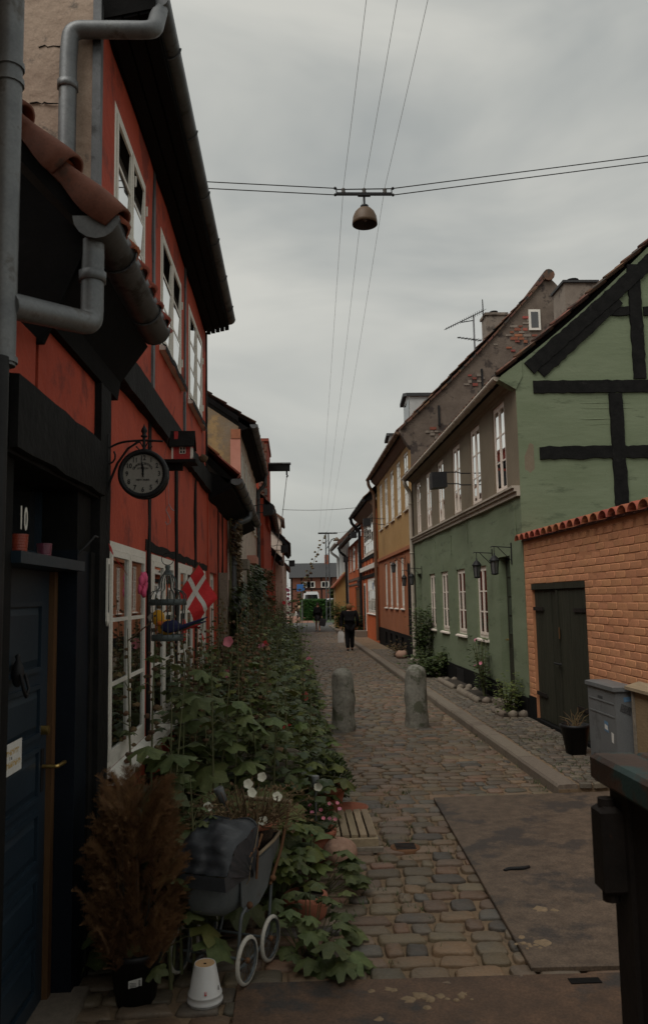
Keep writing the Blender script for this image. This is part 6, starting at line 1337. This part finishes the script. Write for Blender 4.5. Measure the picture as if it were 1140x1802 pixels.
# ================================================================== plants
def leaf_pts(size, lobes=5, depth=.28, cup=.12, n=None, seed=0, wave=.05):
    """palmate leaf in local coordinates, stalk at the origin, tip towards +y, upper side +z"""
    n = n or lobes * 4; vs = [(0, .30, cup * .25)]
    for ring_ in (.55, 1.0):
        for k in range(n):
            a = 2 * pi * k / n; base = 1 - .42 * max(0, -cos(a - 0) * 0) ; ang = a - pi / 2
            f = ((a / (2 * pi)) * (lobes + 1)) % 1
            lob = 1 - depth * (abs(f - .5) * 2) ** 1.6
            if k == 0: lob = .34
            r = .56 * lob * (1 + .05 * noise.noise(Vector((k * 1.3, seed, 1)))); rr = r * ring_
            x = rr * cos(ang); y = .36 + rr * sin(ang)
            z = -cup * (rr / .56) ** 2 * .55 + wave * ring_ * sin(k * 2.4 + seed)
            vs.append((x, y, z))
    f = [(0, 1 + k, 1 + (k + 1) % n) for k in range(n)] + [(1 + k, 1 + n + k, 1 + n + (k + 1) % n, 1 + (k + 1) % n) for k in range(n)]
    return [(x * size, y * size, z * size) for x, y, z in vs], f
LEAVES = [leaf_pts(1, 5, .42, .35, 20, i, .05) for i in range(4)]
SMALL = [leaf_pts(1, 3, .30, .25, 8, i + 9, .06) for i in range(4)]
def leaf_mat(p, out, up=.6, droop=0.0):
    o_ = Vector(out).normalized(); d = Vector((o_.x, o_.y, up * .2 - droop)).normalized(); z = Vector((o_.x * .35 + UI(-.3, .3), o_.y * .35 + UI(-.3, .3), 1)).normalized(); x = d.cross(z).normalized(); z = x.cross(d)
    return Matrix(((x.x, d.x, z.x, p[0]), (x.y, d.y, z.y, p[1]), (x.z, d.z, z.z, p[2]), (0, 0, 0, 1)))
LMESH = []
for i in range(4):
    m = MB().add(*LEAVES[i], True).mesh('leaf'); m.materials.append(MATS['leaf_big']); LMESH.append(m)
LMESH_Y = []
for i in range(2):
    m = MB().add(*LEAVES[i], True).mesh('leaf'); m.materials.append(MATS['leaf_yellow']); LMESH_Y.append(m)
def put_leaf(b, shape, Mx, s):
    b.add([Mx @ (Vector(v) * s) for v in shape[0]], shape[1], True)
def hollyhock(label, x, y, hgt, nst, nleaf, ls, seed, single=False, flowers=0, lean=(0, 0), podded=True, fmat='flower_pink', group='hollyhocks along the red house', dry=0, spread=.2, lo=.05, ps=1.0):
    random.seed(seed); t = thing('hollyhock', label, 'hollyhock', (x, y, 0), group); lv = MB(); pods = MB(); dl = MB(); yl = MB()
    for s in range(nst):
        stm = MB(); bx_, by_ = x + UI(-.12, .12), y + UI(-.12, .12); hh_ = hgt * (1 if s == 0 else UI(.72, 1.02)); a = UI(0, 6.28); k = UI(.0, .16) * hh_
        tip = Vector((bx_ + cos(a) * k + lean[0], by_ + sin(a) * k + lean[1], hh_)); base = Vector((bx_, by_, 0)); mid = base.lerp(tip, .5) + Vector((UI(-.03, .03) - lean[0] * .25, UI(-.03, .03) - lean[1] * .25, 0))
        P = lambda u: base * (1 - u) ** 2 + mid * 2 * u * (1 - u) + tip * u * u
        stm.tube([P(i / 7) for i in range(8)], [.010 - .0075 * i / 7 for i in range(8)], 5)
        if podded:
            m = int(hh_ * 11)
            for i in range(m):
                u = .50 + .48 * i / m; c = P(u); aa = i * 2.4; r = .022 * ps * (1.1 - .45 * (i / m)); q = c + Vector((cos(aa), sin(aa), .25)) * (.020 * ps + r * .4); pods.ball(q, r * UI(.6, 1.0), 6, 4, (1, 1, .8), .6, i)
                if UI(0, 1) < .45:
                    d = Vector((cos(aa), sin(aa), UI(-.7, .3))).normalized(); sd_ = d.orthogonal(); L_ = UI(.02, .05); dl.add([q, q + d * L_ * .5 + sd_ * L_ * .35, q + d * L_, q + d * L_ * .5 - sd_ * L_ * .35], [(0, 1, 2, 3)])
        for i in range(nleaf // nst):
            u = lo + (UI(0, 1) ** 1.15) * (.80 - lo); c = P(u); aa = UI(0, 6.28); pl_ = UI(.06, .22) * (1.25 - u) * (spread / .2); out = Vector((cos(aa), sin(aa), 0)); q = c + out * pl_ + Vector((0, 0, UI(.0, .07)))
            stm.tube([c, c.lerp(q, .5) + Vector((0, 0, .02)), q], [.0032, .0026, .002], 4, caps=False)
            sz = ls * (1.15 - .75 * u) * UI(.45, 1.3); Mx = leaf_mat(q, out, .6, UI(.05, .75))
            if UI(0, 1) < dry: put_leaf(dl, random.choice(SMALL), Mx, sz * .7); continue
            if single:
                o = link('leaf', random.choice(LMESH_Y if UI(0, 1) < .06 else LMESH), None, t); o.matrix_basis = Mx @ Matrix.Diagonal((sz, sz, sz, 1))
            elif UI(0, 1) < .05: put_leaf(yl, random.choice(SMALL), Mx, sz)
            else: put_leaf(lv, random.choice(LEAVES if sz > .09 else SMALL), Mx, sz)
        ob('stem', stm, 'stem', t)
    if lv.v: ob('leaves', lv, 'leaf' if seed % 3 else 'leaf_big', t, 'stuff')
    if pods.v: ob('seed_pods', pods, 'pod', t, 'stuff')
    if yl.v: ob('yellow_leaves', yl, 'leaf_yellow', t, 'stuff')
    if dl.v: ob('dry_leaves', dl, 'leaf_dry', t, 'stuff')
    for k in range(flowers):
        u = UI(.62, .97); c = P(u) + Vector((UI(-.05, .05), -.03, 0)); petal_flower(c, (UI(-.4, .8), -1, UI(0, .5)), UI(.04, .055), fmat, t)
    return t
# the big-leaved plants in front, every leaf its own piece
hollyhock('big-leaved hollyhock rising beside the withered conifer', -.66, 4.30, 1.38, 3, 50, .30, 41, single=True, podded=False)
hollyhock('big-leaved hollyhock behind the pram hood', -.50, 4.75, 1.48, 3, 66, .29, 42, single=True, podded=False)
hollyhock('broad hollyhock leaves drooping over the pram front wheel', -.47, 3.86, .60, 3, 26, .21, 43, single=True, podded=False, lo=.3)
hollyhock('tall seeding hollyhock between the first and second windows', -.80, 4.72, 1.84, 2, 16, .17, 44, single=True)
hollyhock('big-leaved hollyhock under the second window', -.62, 5.35, 1.62, 3, 64, .27, 45, single=True, podded=True)
hollyhock('leafy hollyhock by the back of the garden seat', -.26, 5.55, 1.22, 3, 56, .23, 46, single=True, podded=False)
random.seed(77); spots = []
ORD = 'first second third fourth fifth sixth seventh eighth ninth tenth eleventh twelfth thirteenth fourteenth fifteenth sixteenth seventeenth eighteenth nineteenth twentieth'.split(); ORD += ['twenty-' + q for q in ORD[:9]] + ['thirtieth'] + ['thirty-' + q for q in ORD[:9]]; rank = [0, 0, 0]
y = 5.9; i = 0
while y < 30:
    for col in range(3 if y < 16 else 2):
        x = (-.78, -.40, -.05)[col] + UI(-.12, .12); yy = y + UI(-.15, .15); hh_ = UI(1.5, 1.85) if col < 2 else UI(1.1, 1.5)
        if y > 11: hh_ += UI(.0, .35)
        spots.append((x, yy, hh_, col))
    y += .52 if y < 10 else .95
for i, (x, y, hh_, col) in enumerate(spots):
    far = y > 14; nl = 84 if y < 8 else (66 if y < 14 else 46); c_ = ('row along the wall', 'middle row', 'row along the cobbles')[col]
    fm = random.choice(['flower_pink', 'flower_red', 'flower_pink']); random.seed(500 + i); nf = random.choice([0, 0, 0, 0, 1]) if y > 6.5 else 0
    desc = ('leafy hollyhock', 'seeding hollyhock', 'thick hollyhock')[i % 3] + (' with a bloom' if nf else '')
    rank[col] += 1; hollyhock(f'{desc}, {ORD[rank[col] - 1]} of the {c_} counted from the pram', x, y, hh_, 2 + (col < 2), nl, .175 if y < 8 else .15, 600 + i, flowers=nf, fmat=fm, podded=(col < 2 and (y < 9 or i % 3 == 0)), dry=.06 if y < 9 else .03, spread=.24, lo=.02, group='hollyhocks in the long flower strip')
# the leaning spire against the sky and pink blooms in the distance
hollyhock('tall seeding hollyhock leaning out against the sky', -.42, 15.2, 3.05, 1, 12, .14, 71, lean=(.66, 0), ps=1.9); hollyhock('pink blooming hollyhock tall above the far flower strip', -.02, 20.5, 2.25, 3, 30, .12, 72, flowers=7)
hollyhock('hollyhock with one large pink bloom above the flower strip', -.50, 7.6, 1.62, 1, 20, .13, 73, flowers=1); hollyhock('hollyhock with red blooms bending over the cobbles', .12, 10.9, .75, 2, 40, .13, 74, flowers=2, fmat='flower_red', podded=False, lean=(.15, -.1)); hollyhock('hollyhock with pale pink bloom hanging over the cobbles', .15, 13.2, .85, 2, 40, .12, 75, flowers=2, podded=False, lean=(.12, -.1))
hollyhock('young hollyhock leaning over the pram hood', -.50, 4.06, .92, 2, 24, .22, 48, single=True, podded=False, lo=.45)
# low nasturtium-like plants at the edge of the cobbles
def lowplant(label, x, y, r, hgt, n, ls, seed, mat='leaf', fl=None, single=False):
    random.seed(seed); t = thing('leafy_plant', label, 'plant', (x, y, 0), 'low plants edging the cobbles'); b = MB(); s = MB()
    for k in range(n):
        a = UI(0, 6.28); u = UI(0, 1) ** .6; p = Vector((x + cos(a) * r * u, y + sin(a) * r * u, hgt * UI(.25, 1) * (1.05 - .55 * u))); out = Vector((cos(a), sin(a), 0))
        s.tube([(x + cos(a) * r * u * .4, y + sin(a) * r * u * .4, 0), p - Vector((0, 0, .03)), p], [.003, .0025, .002], 4, caps=False); sz = ls * UI(.6, 1.25); Mx = leaf_mat(p, out, .6, UI(-.1, .5))
        if single: o = link('leaf', random.choice(LMESH), None, t); o.matrix_basis = Mx @ Matrix.Diagonal((sz, sz, sz, 1))
        else: put_leaf(b, random.choice(LEAVES if sz > .08 else SMALL), Mx, sz)
    if b.v: ob('leaves', b, mat, t, 'stuff')
    ob('stem', s, 'stem', t, 'stuff')
    if fl:
        for k in range(fl[1]): a = UI(0, 6.28); c = Vector((x + cos(a) * r * .8, y - abs(sin(a)) * r * .8, hgt * UI(.6, 1.05))); petal_flower(c, (UI(-.5, .5), -1, .6), fl[2], fl[0], t)
    return t
lowplant('broad-leaved plant beside the pram and the steel plate', .05, 4.22, .20, .36, 22, .13, 1, single=True); lowplant('broad-leaved plant at the corner of the rusty plate', .12, 4.02, .17, .20, 12, .15, 2, single=True)
lowplant('round-leaved plant spreading before the terracotta pot', .10, 5.0, .26, .40, 34, .16, 3, single=True); lowplant('dark crinkled plant beside the pram handle', -.12, 4.85, .22, .5, 40, .13, 4, fl=('flower_orange', 3, .03)); lowplant('dense green plant between the seat and the herb pot', .10, 6.95, .30, .55, 120, .12, 5, 'leaf_dark')
lowplant('dense green plant behind the garden seat', .05, 7.7, .30, .75, 170, .12, 6, 'leaf'); lowplant('leafy clump under the garden seat', -.12, 6.05, .28, .36, 60, .12, 8, 'leaf_dark')
for k in range(9):
    y = 8.3 + k * 1.15; lowplant(f'low leafy clump edging the cobbles, number {k + 1} beyond the garden seat'.replace(f'number {k + 1}', ('first', 'second', 'third', 'fourth', 'fifth', 'sixth', 'seventh', 'eighth', 'ninth')[k]), .12 + .06 * sin(k * 2), y, .26, .5, 110, .11, 20 + k, 'leaf' if k % 2 else 'leaf_dark', fl=('flower_red', 1, .04) if k % 3 == 1 else None)
random.seed(91); ug = MB()
for k in range(5200):
    y = 4.6 + UI(0, 1) ** 1.5 * 25; x = UI(-.92, .22); z = UI(.02, 1.15) * (1 - .55 * max(0, (x + .1) / .35)); aa = UI(0, 6.28)
    if y < 5.3 and (x > -.35 or z > .7): continue
    if 5.9 < y < 6.7 and -.6 < x < .08 and z > .3: continue
    put_leaf(ug, random.choice(SMALL), leaf_mat((x, y, z), (cos(aa), sin(aa), 0), .6, UI(0, .6)), UI(.05, .12))
uo = ob('undergrowth', ug, 'leaf_dark', kind='stuff'); tag(uo, 'dense green undergrowth below the hollyhocks', 'undergrowth')
# ivy on the cottages, climbing rose and shrubs on the green house
def ivy(label, X, side, y0, y1, z0, z1, n, ls, seed, mat='leaf_dark', thick=.16, cat='ivy'):
    random.seed(seed); t = thing('ivy', label, cat, (X, (y0 + y1) / 2, 0)); b = MB(); s = MB()
    for k in range(n):
        y, z = UI(y0, y1), UI(z0, z1); e = noise.noise(Vector((y * 1.5, z * 1.2, seed)))
        if e < -.12: continue
        p = (X + side * UI(.02, thick * (.6 + .6 * e)), y, z); put_leaf(b, random.choice(SMALL), leaf_mat(p, (side, UI(-.8, .8), 0), .2, UI(.3, .9)), ls * UI(.6, 1.3))
    for k in range(6): y = UI(y0, y1); s.tube([(X + side * .02, y, 0), (X + side * .03, y + UI(-.2, .2), (z0 + z1) / 2), (X + side * .02, y + UI(-.3, .3), z1)], .012, 5)
    ob('leaves', b, mat, t, 'stuff'); ob('stem', s, 'stem', t, 'stuff')
ivy('green ivy climbing beside the cottage drainpipe', -.95, 1, 11.6, 13.6, .4, 2.05, 1500, .10, 1, thick=.3); ivy('withered brown creeper under the cottage eave', -.95, 1, 11.9, 12.8, 1.9, 3.0, 800, .07, 2, 'leaf_dry', .2, 'creeper')
ivy('green creeper on the pale pink house front', -.95, 1, 16, 20, .4, 2.5, 1500, .12, 3, thick=.4); ivy('withered creeper on the far pink house corner', -.85, 1, 21, 24, .8, 2.6, 900, .12, 4, 'leaf_dry', .4, 'creeper')
def shrub(label, x, y, rx, h, n, ls, seed, mat='leaf', z0=PZ, fl=None, twiggy=5, cat='shrub'):
    random.seed(seed); t = thing('shrub', label, cat, (x, y, z0)); b = MB(); s = MB()
    for k in range(twiggy):
        a = UI(0, 6.28); e = Vector((x + cos(a) * rx * .7, y + sin(a) * rx, z0 + h * UI(.6, 1))); s.tube([(x, y, z0), Vector((x, y, z0)).lerp(e, .5) + Vector((0, 0, .08)), e], [.012, .008, .004], 5)
        for j in range(n // twiggy):
            u = UI(.2, 1); p = Vector((x, y, z0)).lerp(e, u) + Vector((random.gauss(0, rx * .3), random.gauss(0, rx * .35), random.gauss(0, .08)))
            if p.x > BX - .03: p.x = BX - .03
            if p.z < z0: p.z = z0 + .02
            aa = UI(0, 6.28); put_leaf(b, random.choice(SMALL), leaf_mat(p, (cos(aa), sin(aa), 0), .5, UI(-.2, .6)), ls * UI(.6, 1.3))
    ob('leaves', b, mat, t, 'stuff'); ob('stem', s, 'stem', t, 'stuff')
    if fl:
        for k in range(fl[1]): petal_flower((x - rx * .4, y + UI(-rx, rx), z0 + h * UI(.5, .95)), (-.7, -.7, .4), fl[2], fl[0], t)
shrub('climbing rose with sparse leaves beneath the green house window', 3.06, 12.95, .22, 1.02, 260, .06, 1, 'leaf_dark', fl=('flower_pink', 3, .03), twiggy=8); shrub('pale green shrub by the corner of the green house', 3.0, 11.3, .20, .50, 420, .05, 2, 'leaf', twiggy=9)
shrub('tall leafy climber beside the far door of the green house', 3.0, 18.6, .30, 1.55, 900, .08, 3, 'leaf_dark', twiggy=10); shrub('spreading shrub at the foot of the green house far windows', 2.85, 16.9, .45, .55, 900, .08, 4, 'leaf_dark', twiggy=12); shrub('brownish flower clump by the terracotta house plinth', 2.95, 22.6, .25, .35, 300, .06, 5, 'leaf_dry'); shrub('green shrub by the orange house step', 2.9, 36.6, .45, 1.0, 500, .12, 6, 'leaf_dark'); shrub('leafy shrub on the pavement before the lower orange house', 2.5, 41, .5, 1.7, 800, .14, 7, 'leaf')
# ================================================================== far end of the street
hdg = thing('hedge', 'clipped bright green hedge beyond the crossing', 'hedge', (1.8, 69, 0)); random.seed(3); b = MB()
for k in range(6500):
    f_ = UI(0, 1); x, y, z = UI(.7, 2.75), UI(66, 73), UI(.05, 1.72)
    if f_ < .55: y = 66 + UI(0, .25)
    elif f_ < .8: z = 1.7 + UI(-.1, .06)
    else: x = .7 + UI(0, .2)
    put_leaf(b, random.choice(SMALL), leaf_mat((x, y, z), (UI(-1, 1), -1, 0), .5, UI(-.4, .6)), UI(.10, .2))
ob('leaves', b, 'hedge_leaf', hdg, 'stuff'); ob('hedge_core', MB().box(.85, 2.6, 66.2, 72.8, 0, 1.6), 'leaf_dark', hdg)
hd2 = thing('hedge', 'darker hedge behind the utility pole', 'hedge', (3.6, 72, 0)); b = MB()
for k in range(3000): put_leaf(b, random.choice(SMALL), leaf_mat((UI(2.8, 5), 70 + UI(0, .6), UI(.05, 1.7)), (UI(-1, 1), -1, 0), .5, UI(-.4, .6)), UI(.12, .22))
ob('leaves', b, 'leaf_dark', hd2, 'stuff'); ob('hedge_core', MB().box(2.9, 5, 70.6, 73, 0, 1.5), 'leaf_dark', hd2)
vn = thing('van', 'white van parked facing the street behind the hedge', 'van', (1.9, 90, 0)); VX, VY = 2.05, 88.0
ob('body', MB().poly_y([(VX - .86, .35), (VX + .86, .35), (VX + .90, 1.3), (VX + .80, 2.35), (VX + .66, 2.58), (VX - .66, 2.58), (VX - .80, 2.35), (VX - .90, 1.3)], VY, VY + 4.4), 'car_white', vn)
ob('windscreen', MB().poly_y([(VX - .76, 1.55), (VX + .76, 1.55), (VX + .66, 2.25), (VX - .66, 2.25)], VY - .03, VY - .005), 'pane_dark', vn)
for s in (-1, 1): ob('headlight', MB().box(VX + s * .68 - .13, VX + s * .68 + .13, VY - .04, VY - .002, 1.0, 1.2), 'lens_glass', vn); ob('wheel', MB().tube([(VX + s * .72, VY + .9, .33), (VX + s * .88, VY + .9, .33)], .33, 16), 'tyre_black', vn); ob('mirror', MB().box(VX + s * 1.0 - .08, VX + s * 1.0 + .08, VY + .3, VY + .4, 1.5, 1.75), 'car_dark', vn)
ob('grille', MB().box(VX - .5, VX + .5, VY - .03, VY - .002, .75, .95), 'car_dark', vn)
cr2 = thing('car', 'pale car roof showing behind the utility pole', 'car', (5, 86, 0)); ob('body', MB().poly_x([(86, .4), (86, 1.0), (87, 1.15), (87.6, 1.75), (89.4, 1.8), (90.2, 1.15), (90.4, .4)], 3.6, 5.3), 'car_white', cr2)
ob('windscreen', MB().add([(3.75, 86.98, 1.2), (5.15, 86.98, 1.2), (5.0, 87.56, 1.72), (3.9, 87.56, 1.72)], [(0, 1, 2, 3)]), 'pane_dark', cr2)
for x in (3.62, 5.12):
    for y in (86.9, 89.6): ob('wheel', MB().tube([(x, y, .32), (x + .16, y, .32)], .32, 14), 'tyre_black', cr2)
fh = thing('far_house', 'red half-timbered house with a long slate roof closing the street', 'house', (3, 105, 0)); FX0, FX1, FY = -.25, 12, 105
ob('wall', MB().box(FX0, FX1, FY, FY + 6, 0, 4.75), 'far_brick', fh); ob('roof', MB().poly_x([(FY - .4, 4.6), (FY + 3, 6.6), (FY + 6.4, 4.6)], FX0 - .2, FX1), 'slate', fh)
c5 = ob('chimney', MB().box(4.4, 5.0, FY + 2.7, FY + 3.3, 6.2, 7.7), 'red_brick', fh)
for x in (-.1, 1.2, 2.5, 3.8, 5.1, 6.4): ob('timber', MB().box(x - .09, x + .09, FY - .03, FY - .002, .2, 4.7), 'black_timber', fh)
for z in (3.0, 1.5): ob('timber', MB().box(FX0, FX1, FY - .035, FY - .004, z, z + .16), 'black_timber', fh)
for x in (1.4, 2.0, 3.85): w = ob('window', MB().box(x - .1, x + .95, FY - .06, FY - .036, 3.25, 4.05), 'white_paint', fh); [ob('pane', MB().box(x + .02 + k * .42, x + .40 + k * .42, FY - .068, FY - .061, 3.33, 3.97), 'pane_dark', w) for k in (0, 1)]
w = ob('window', MB().box(5.6, 6.6, FY - .06, FY - .036, .9, 2.3), 'white_paint', fh); ob('pane', MB().box(5.7, 6.5, FY - .068, FY - .061, 1.0, 2.2), 'pane_dark', w)
sgn = thing('road_sign', 'blue road sign on a post by the crossing', 'sign', (.55, 64, 0)); ob('post', MB().tube([(.75, 64, 0), (.75, 64, 2.9)], .04, 8), 'zinc', sgn); ob('sign_panel', MB().box(.35, .95, 63.93, 63.96, 2.4, 2.95), 'sign_blue', sgn)
def broadtree(label, x, y, h, r, seed):
    random.seed(seed); t = thing('tree', label, 'tree', (x, y, 0)); b = MB(); ob('trunk', MB().tube([(x, y, 0), (x + .1, y, h * .6)], [.18, .1], 8), 'rust', t)
    for k in range(1500): p = Vector((random.gauss(0, 1), random.gauss(0, 1), random.gauss(0, 1))).normalized() * (UI(.3, 1) ** .5); put_leaf(b, random.choice(SMALL), leaf_mat((x + p.x * r, y + p.y * r, h * .68 + p.z * r * .8), (UI(-1, 1), UI(-1, 1), 0), .5, UI(-.3, .6)), UI(.15, .3))
    ob('crown', b, 'leaf_dark', t, 'stuff')
broadtree('small dark tree beside the pale end house', 3.9, 64, 3.4, 1.0, 4)
# ================================================================== people
def skin_obj(name, verts, edges, radii, mat, parent, root=0, sub=1):
    me = bpy.data.meshes.new(name); me.from_pydata([tuple(v) for v in verts], edges, []); me.materials.append(MATS[mat]); o = bpy.data.objects.new(name, me); COL.objects.link(o)
    md = o.modifiers.new('Skin', 'SKIN'); md.use_smooth_shade = True
    for i, r in enumerate(radii):
        q = me.skin_vertices[0].data[i]; q.radius = (r, r) if not isinstance(r, tuple) else r; q.use_root = (i == root)
    s = o.modifiers.new('Subdivision', 'SUBSURF'); s.levels = sub; s.render_levels = sub
    if parent: o.parent = parent; o.matrix_parent_inverse = Matrix.Translation(Vector(parent['_inv']))
    return o
def person(label, x, y, hgt, face, coat, legs, hair, step=.12, coat_len=.42, bag=None, shoulder=1.0, skirt=False, arm=.06):
    """walking figure facing +y (face=1) or -y (face=-1); every measure a share of the height"""
    t = thing('person', label, 'person', (x, y, 0)); k = hgt; fy = face
    def V(a, b, c): return Vector((x + a * k, y + b * k * fy, c * k))
    J = dict(pel=V(0, 0, .53), wst=V(0, 0, .62), chs=V(0, .005, .74), nek=V(0, .005, .83), hd1=V(0, .012, .875), hd2=V(0, .012, .925), top=V(0, .005, .968))
    vs = list(J.values()); ed = [(i, i + 1) for i in range(6)]; rd = [.085 * k, .075 * k, .085 * k, .034 * k, .044 * k, .052 * k, .034 * k]
    arms = {}; legs_ = {}
    for s in (-1, 1):
        b = len(vs); sh, el, wr, hn = V(s * .105 * shoulder, 0, .81), V(s * .13 * shoulder, -s * arm * .5, .645), V(s * .135 * shoulder, s * arm + .02, .50), V(s * .135 * shoulder, s * arm + .03, .455)
        vs += [sh, el, wr, hn]; ed += [(2, b), (b, b + 1), (b + 1, b + 2), (b + 2, b + 3)]; rd += [.036 * k, .026 * k, .017 * k, (.020 * k, .012 * k)]; arms[s] = (sh, el, wr, hn)
        for j in range(5):      # fingers rooted in the palm
            b = len(vs); o_ = (j - 1.5) * .008 if j < 4 else .0; p0 = hn + Vector((o_ * .3 * k, (o_ if j < 4 else .016) * k, -.002 * k)); ln = (.036, .042, .040, .032, .026)[j] * k
            vs += [p0, p0 + Vector((0, .004 * k * fy, -ln * .55)), p0 + Vector((-s * .008 * k, .008 * k * fy, -ln))]; ed += [(b, b + 1), (b + 1, b + 2)]; rd += [.0055 * k, .005 * k, .004 * k]
    for s in (-1, 1):
        b = len(vs); d = s * step; hp, kn_, an_, toe = V(s * .05, 0, .50), V(s * .052, d * .45 + .02, .275), V(s * .05, d - (.03 if d < 0 else 0), .042), V(s * .055, d + .075, .018)
        vs += [hp, kn_, an_, toe]; ed += [(0, b), (b, b + 1), (b + 1, b + 2), (b + 2, b + 3)]; rd += [.058 * k, .038 * k, .024 * k, .020 * k]; legs_[s] = (hp, kn_, an_, toe)
    skin_obj('body', vs, ed, rd, 'skin', t)
    cv_ = [J['pel'] - Vector((0, 0, (coat_len - .40) * k)), J['pel'], J['wst'], J['chs'], J['nek'] - Vector((0, 0, .012 * k))]; ce = [(i, i + 1) for i in range(4)]; cr_ = [.105 * k, .108 * k, .098 * k, .112 * k, .05 * k]
    for s in (-1, 1): b = len(cv_); sh, el, wr, hn = arms[s]; cv_ += [sh, el, wr]; ce += [(3, b), (b, b + 1), (b + 1, b + 2)]; cr_ += [.052 * k, .042 * k, .032 * k]
    skin_obj('coat', cv_, ce, cr_, coat, t, 1)
    if skirt: ob('skirt', MB().lathe([(.085 * k, .60 * k), (.11 * k, .5 * k), (.125 * k, .36 * k), (.12 * k, .355 * k), (.05 * k, .5 * k)], 16, (x, y, 0), wob=.15), legs, t)
    else:
        tv_ = [J['pel']]; te = []; tr_ = [.095 * k]
        for s in (-1, 1): b = len(tv_); hp, kn_, an_, toe = legs_[s]; tv_ += [hp, kn_, an_ + Vector((0, 0, .012 * k))]; te += [(0, b), (b, b + 1), (b + 1, b + 2)]; tr_ += [.072 * k, .054 * k, .044 * k]
        skin_obj('trousers', tv_, te, tr_, legs, t)
    for s in (-1, 1):
        an_, toe = legs_[s][2:]; skin_obj('shoe', [an_ + Vector((0, -.015 * k * fy, -.012 * k)), an_.lerp(toe, .5) + Vector((0, 0, -.006 * k)), toe], [(0, 1), (1, 2)], [.027 * k, .026 * k, .02 * k], 'cloth_black', t)
    hc_ = (J['hd1'] + J['hd2']) / 2
    hb = MB().ball(hc_ + Vector((0, -.016 * k * fy, .018 * k)), .063 * k, 14, 9, (1, 1.0, 1.12), .12, x)
    ob('hair', hb, hair, t)
    for s in (-1, 1): ob('eye', MB().ball(hc_ + Vector((s * .018 * k, .050 * k * fy, .006 * k)), .006 * k), 'ink', t); ob('ear', MB().ball(hc_ + Vector((s * .053 * k, 0, 0)), .012 * k, 7, 5, (.4, .8, 1.3)), 'skin', t)
    ob('nose', MB().ball(hc_ + Vector((0, .056 * k * fy, -.008 * k)), .009 * k, 7, 5, (.8, 1.2, 1.3)), 'skin', t); ob('mouth', MB().ball(hc_ + Vector((0, .05 * k * fy, -.026 * k)), .010 * k, 7, 4, (1.3, .5, .35)), 'cloth_red', t)
    return t, arms
def bag(label, at_, w, h, d, mat, tilt=0):
    p = Vector(at_); t = thing('bag', label, 'bag', tuple(p)); R_ = Matrix.Translation(p) @ Matrix.Rotation(tilt, 4, 'Y'); b = MB(); v = []
    for z, q in ((-h, .85), (-h * .96, 1), (-h * .4, 1.05), (-.06, .9), (-.05, .2)):
        for sx, sy in ((-1, -1), (1, -1), (1, 1), (-1, 1)): v.append(R_ @ Vector((sx * w * q * .5, sy * d * q * .5, z)))
    b.add(v, [(3, 2, 1, 0), (16, 17, 18, 19)] + [(i + r * 4, (i + 1) % 4 + r * 4, (i + 1) % 4 + r * 4 + 4, i + r * 4 + 4) for r in range(4) for i in range(4)]); ob('sack', b, mat, t)
    ob('handles', MB().tube([R_ @ Vector(q) for q in ((-w * .25, 0, -.06), (-w * .1, 0, .0), (w * .1, 0, .0), (w * .25, 0, -.06))], .008, 5), mat, t)
PX1, PY1 = 1.90, 27.0
pa, arms = person('person in a black coat and trousers carrying a white bag down the street', PX1, PY1, 1.60, 1, 'cloth_black', 'cloth_black', 'hair_ginger', .06, .52, shoulder=1.3)
bag('white carrier bag held beside the black coat', arms[-1][3] + Vector((-.02, 0, -.03)), .20, .42, .12, 'bag_white')
pb, arms = person('person in a dark open jacket and skirt walking up the middle of the street', 1.37, 44.2, 1.58, -1, 'cloth_black', 'cloth_dark', 'hair_dark', .16, .46, skirt=True, arm=.12)
bag('dark shoulder bag swinging beside the walker in the dark skirt', arms[1][3] + Vector((.10, 0, -.0)), .34, .45, .16, 'cloth_dark', .25)
pc_, arms = person('person in a tan top and red hat on the red footpath beyond the crossing', .55, 74, 1.6, -1, 'cloth_tan', 'cloth_dark', 'cloth_red', .1, .40)
bag('white bag hanging by the walker in the tan top', arms[-1][3], .18, .5, .12, 'bag_white')
for o in bpy.data.objects:
    if '_inv' in o.keys(): del o['_inv']
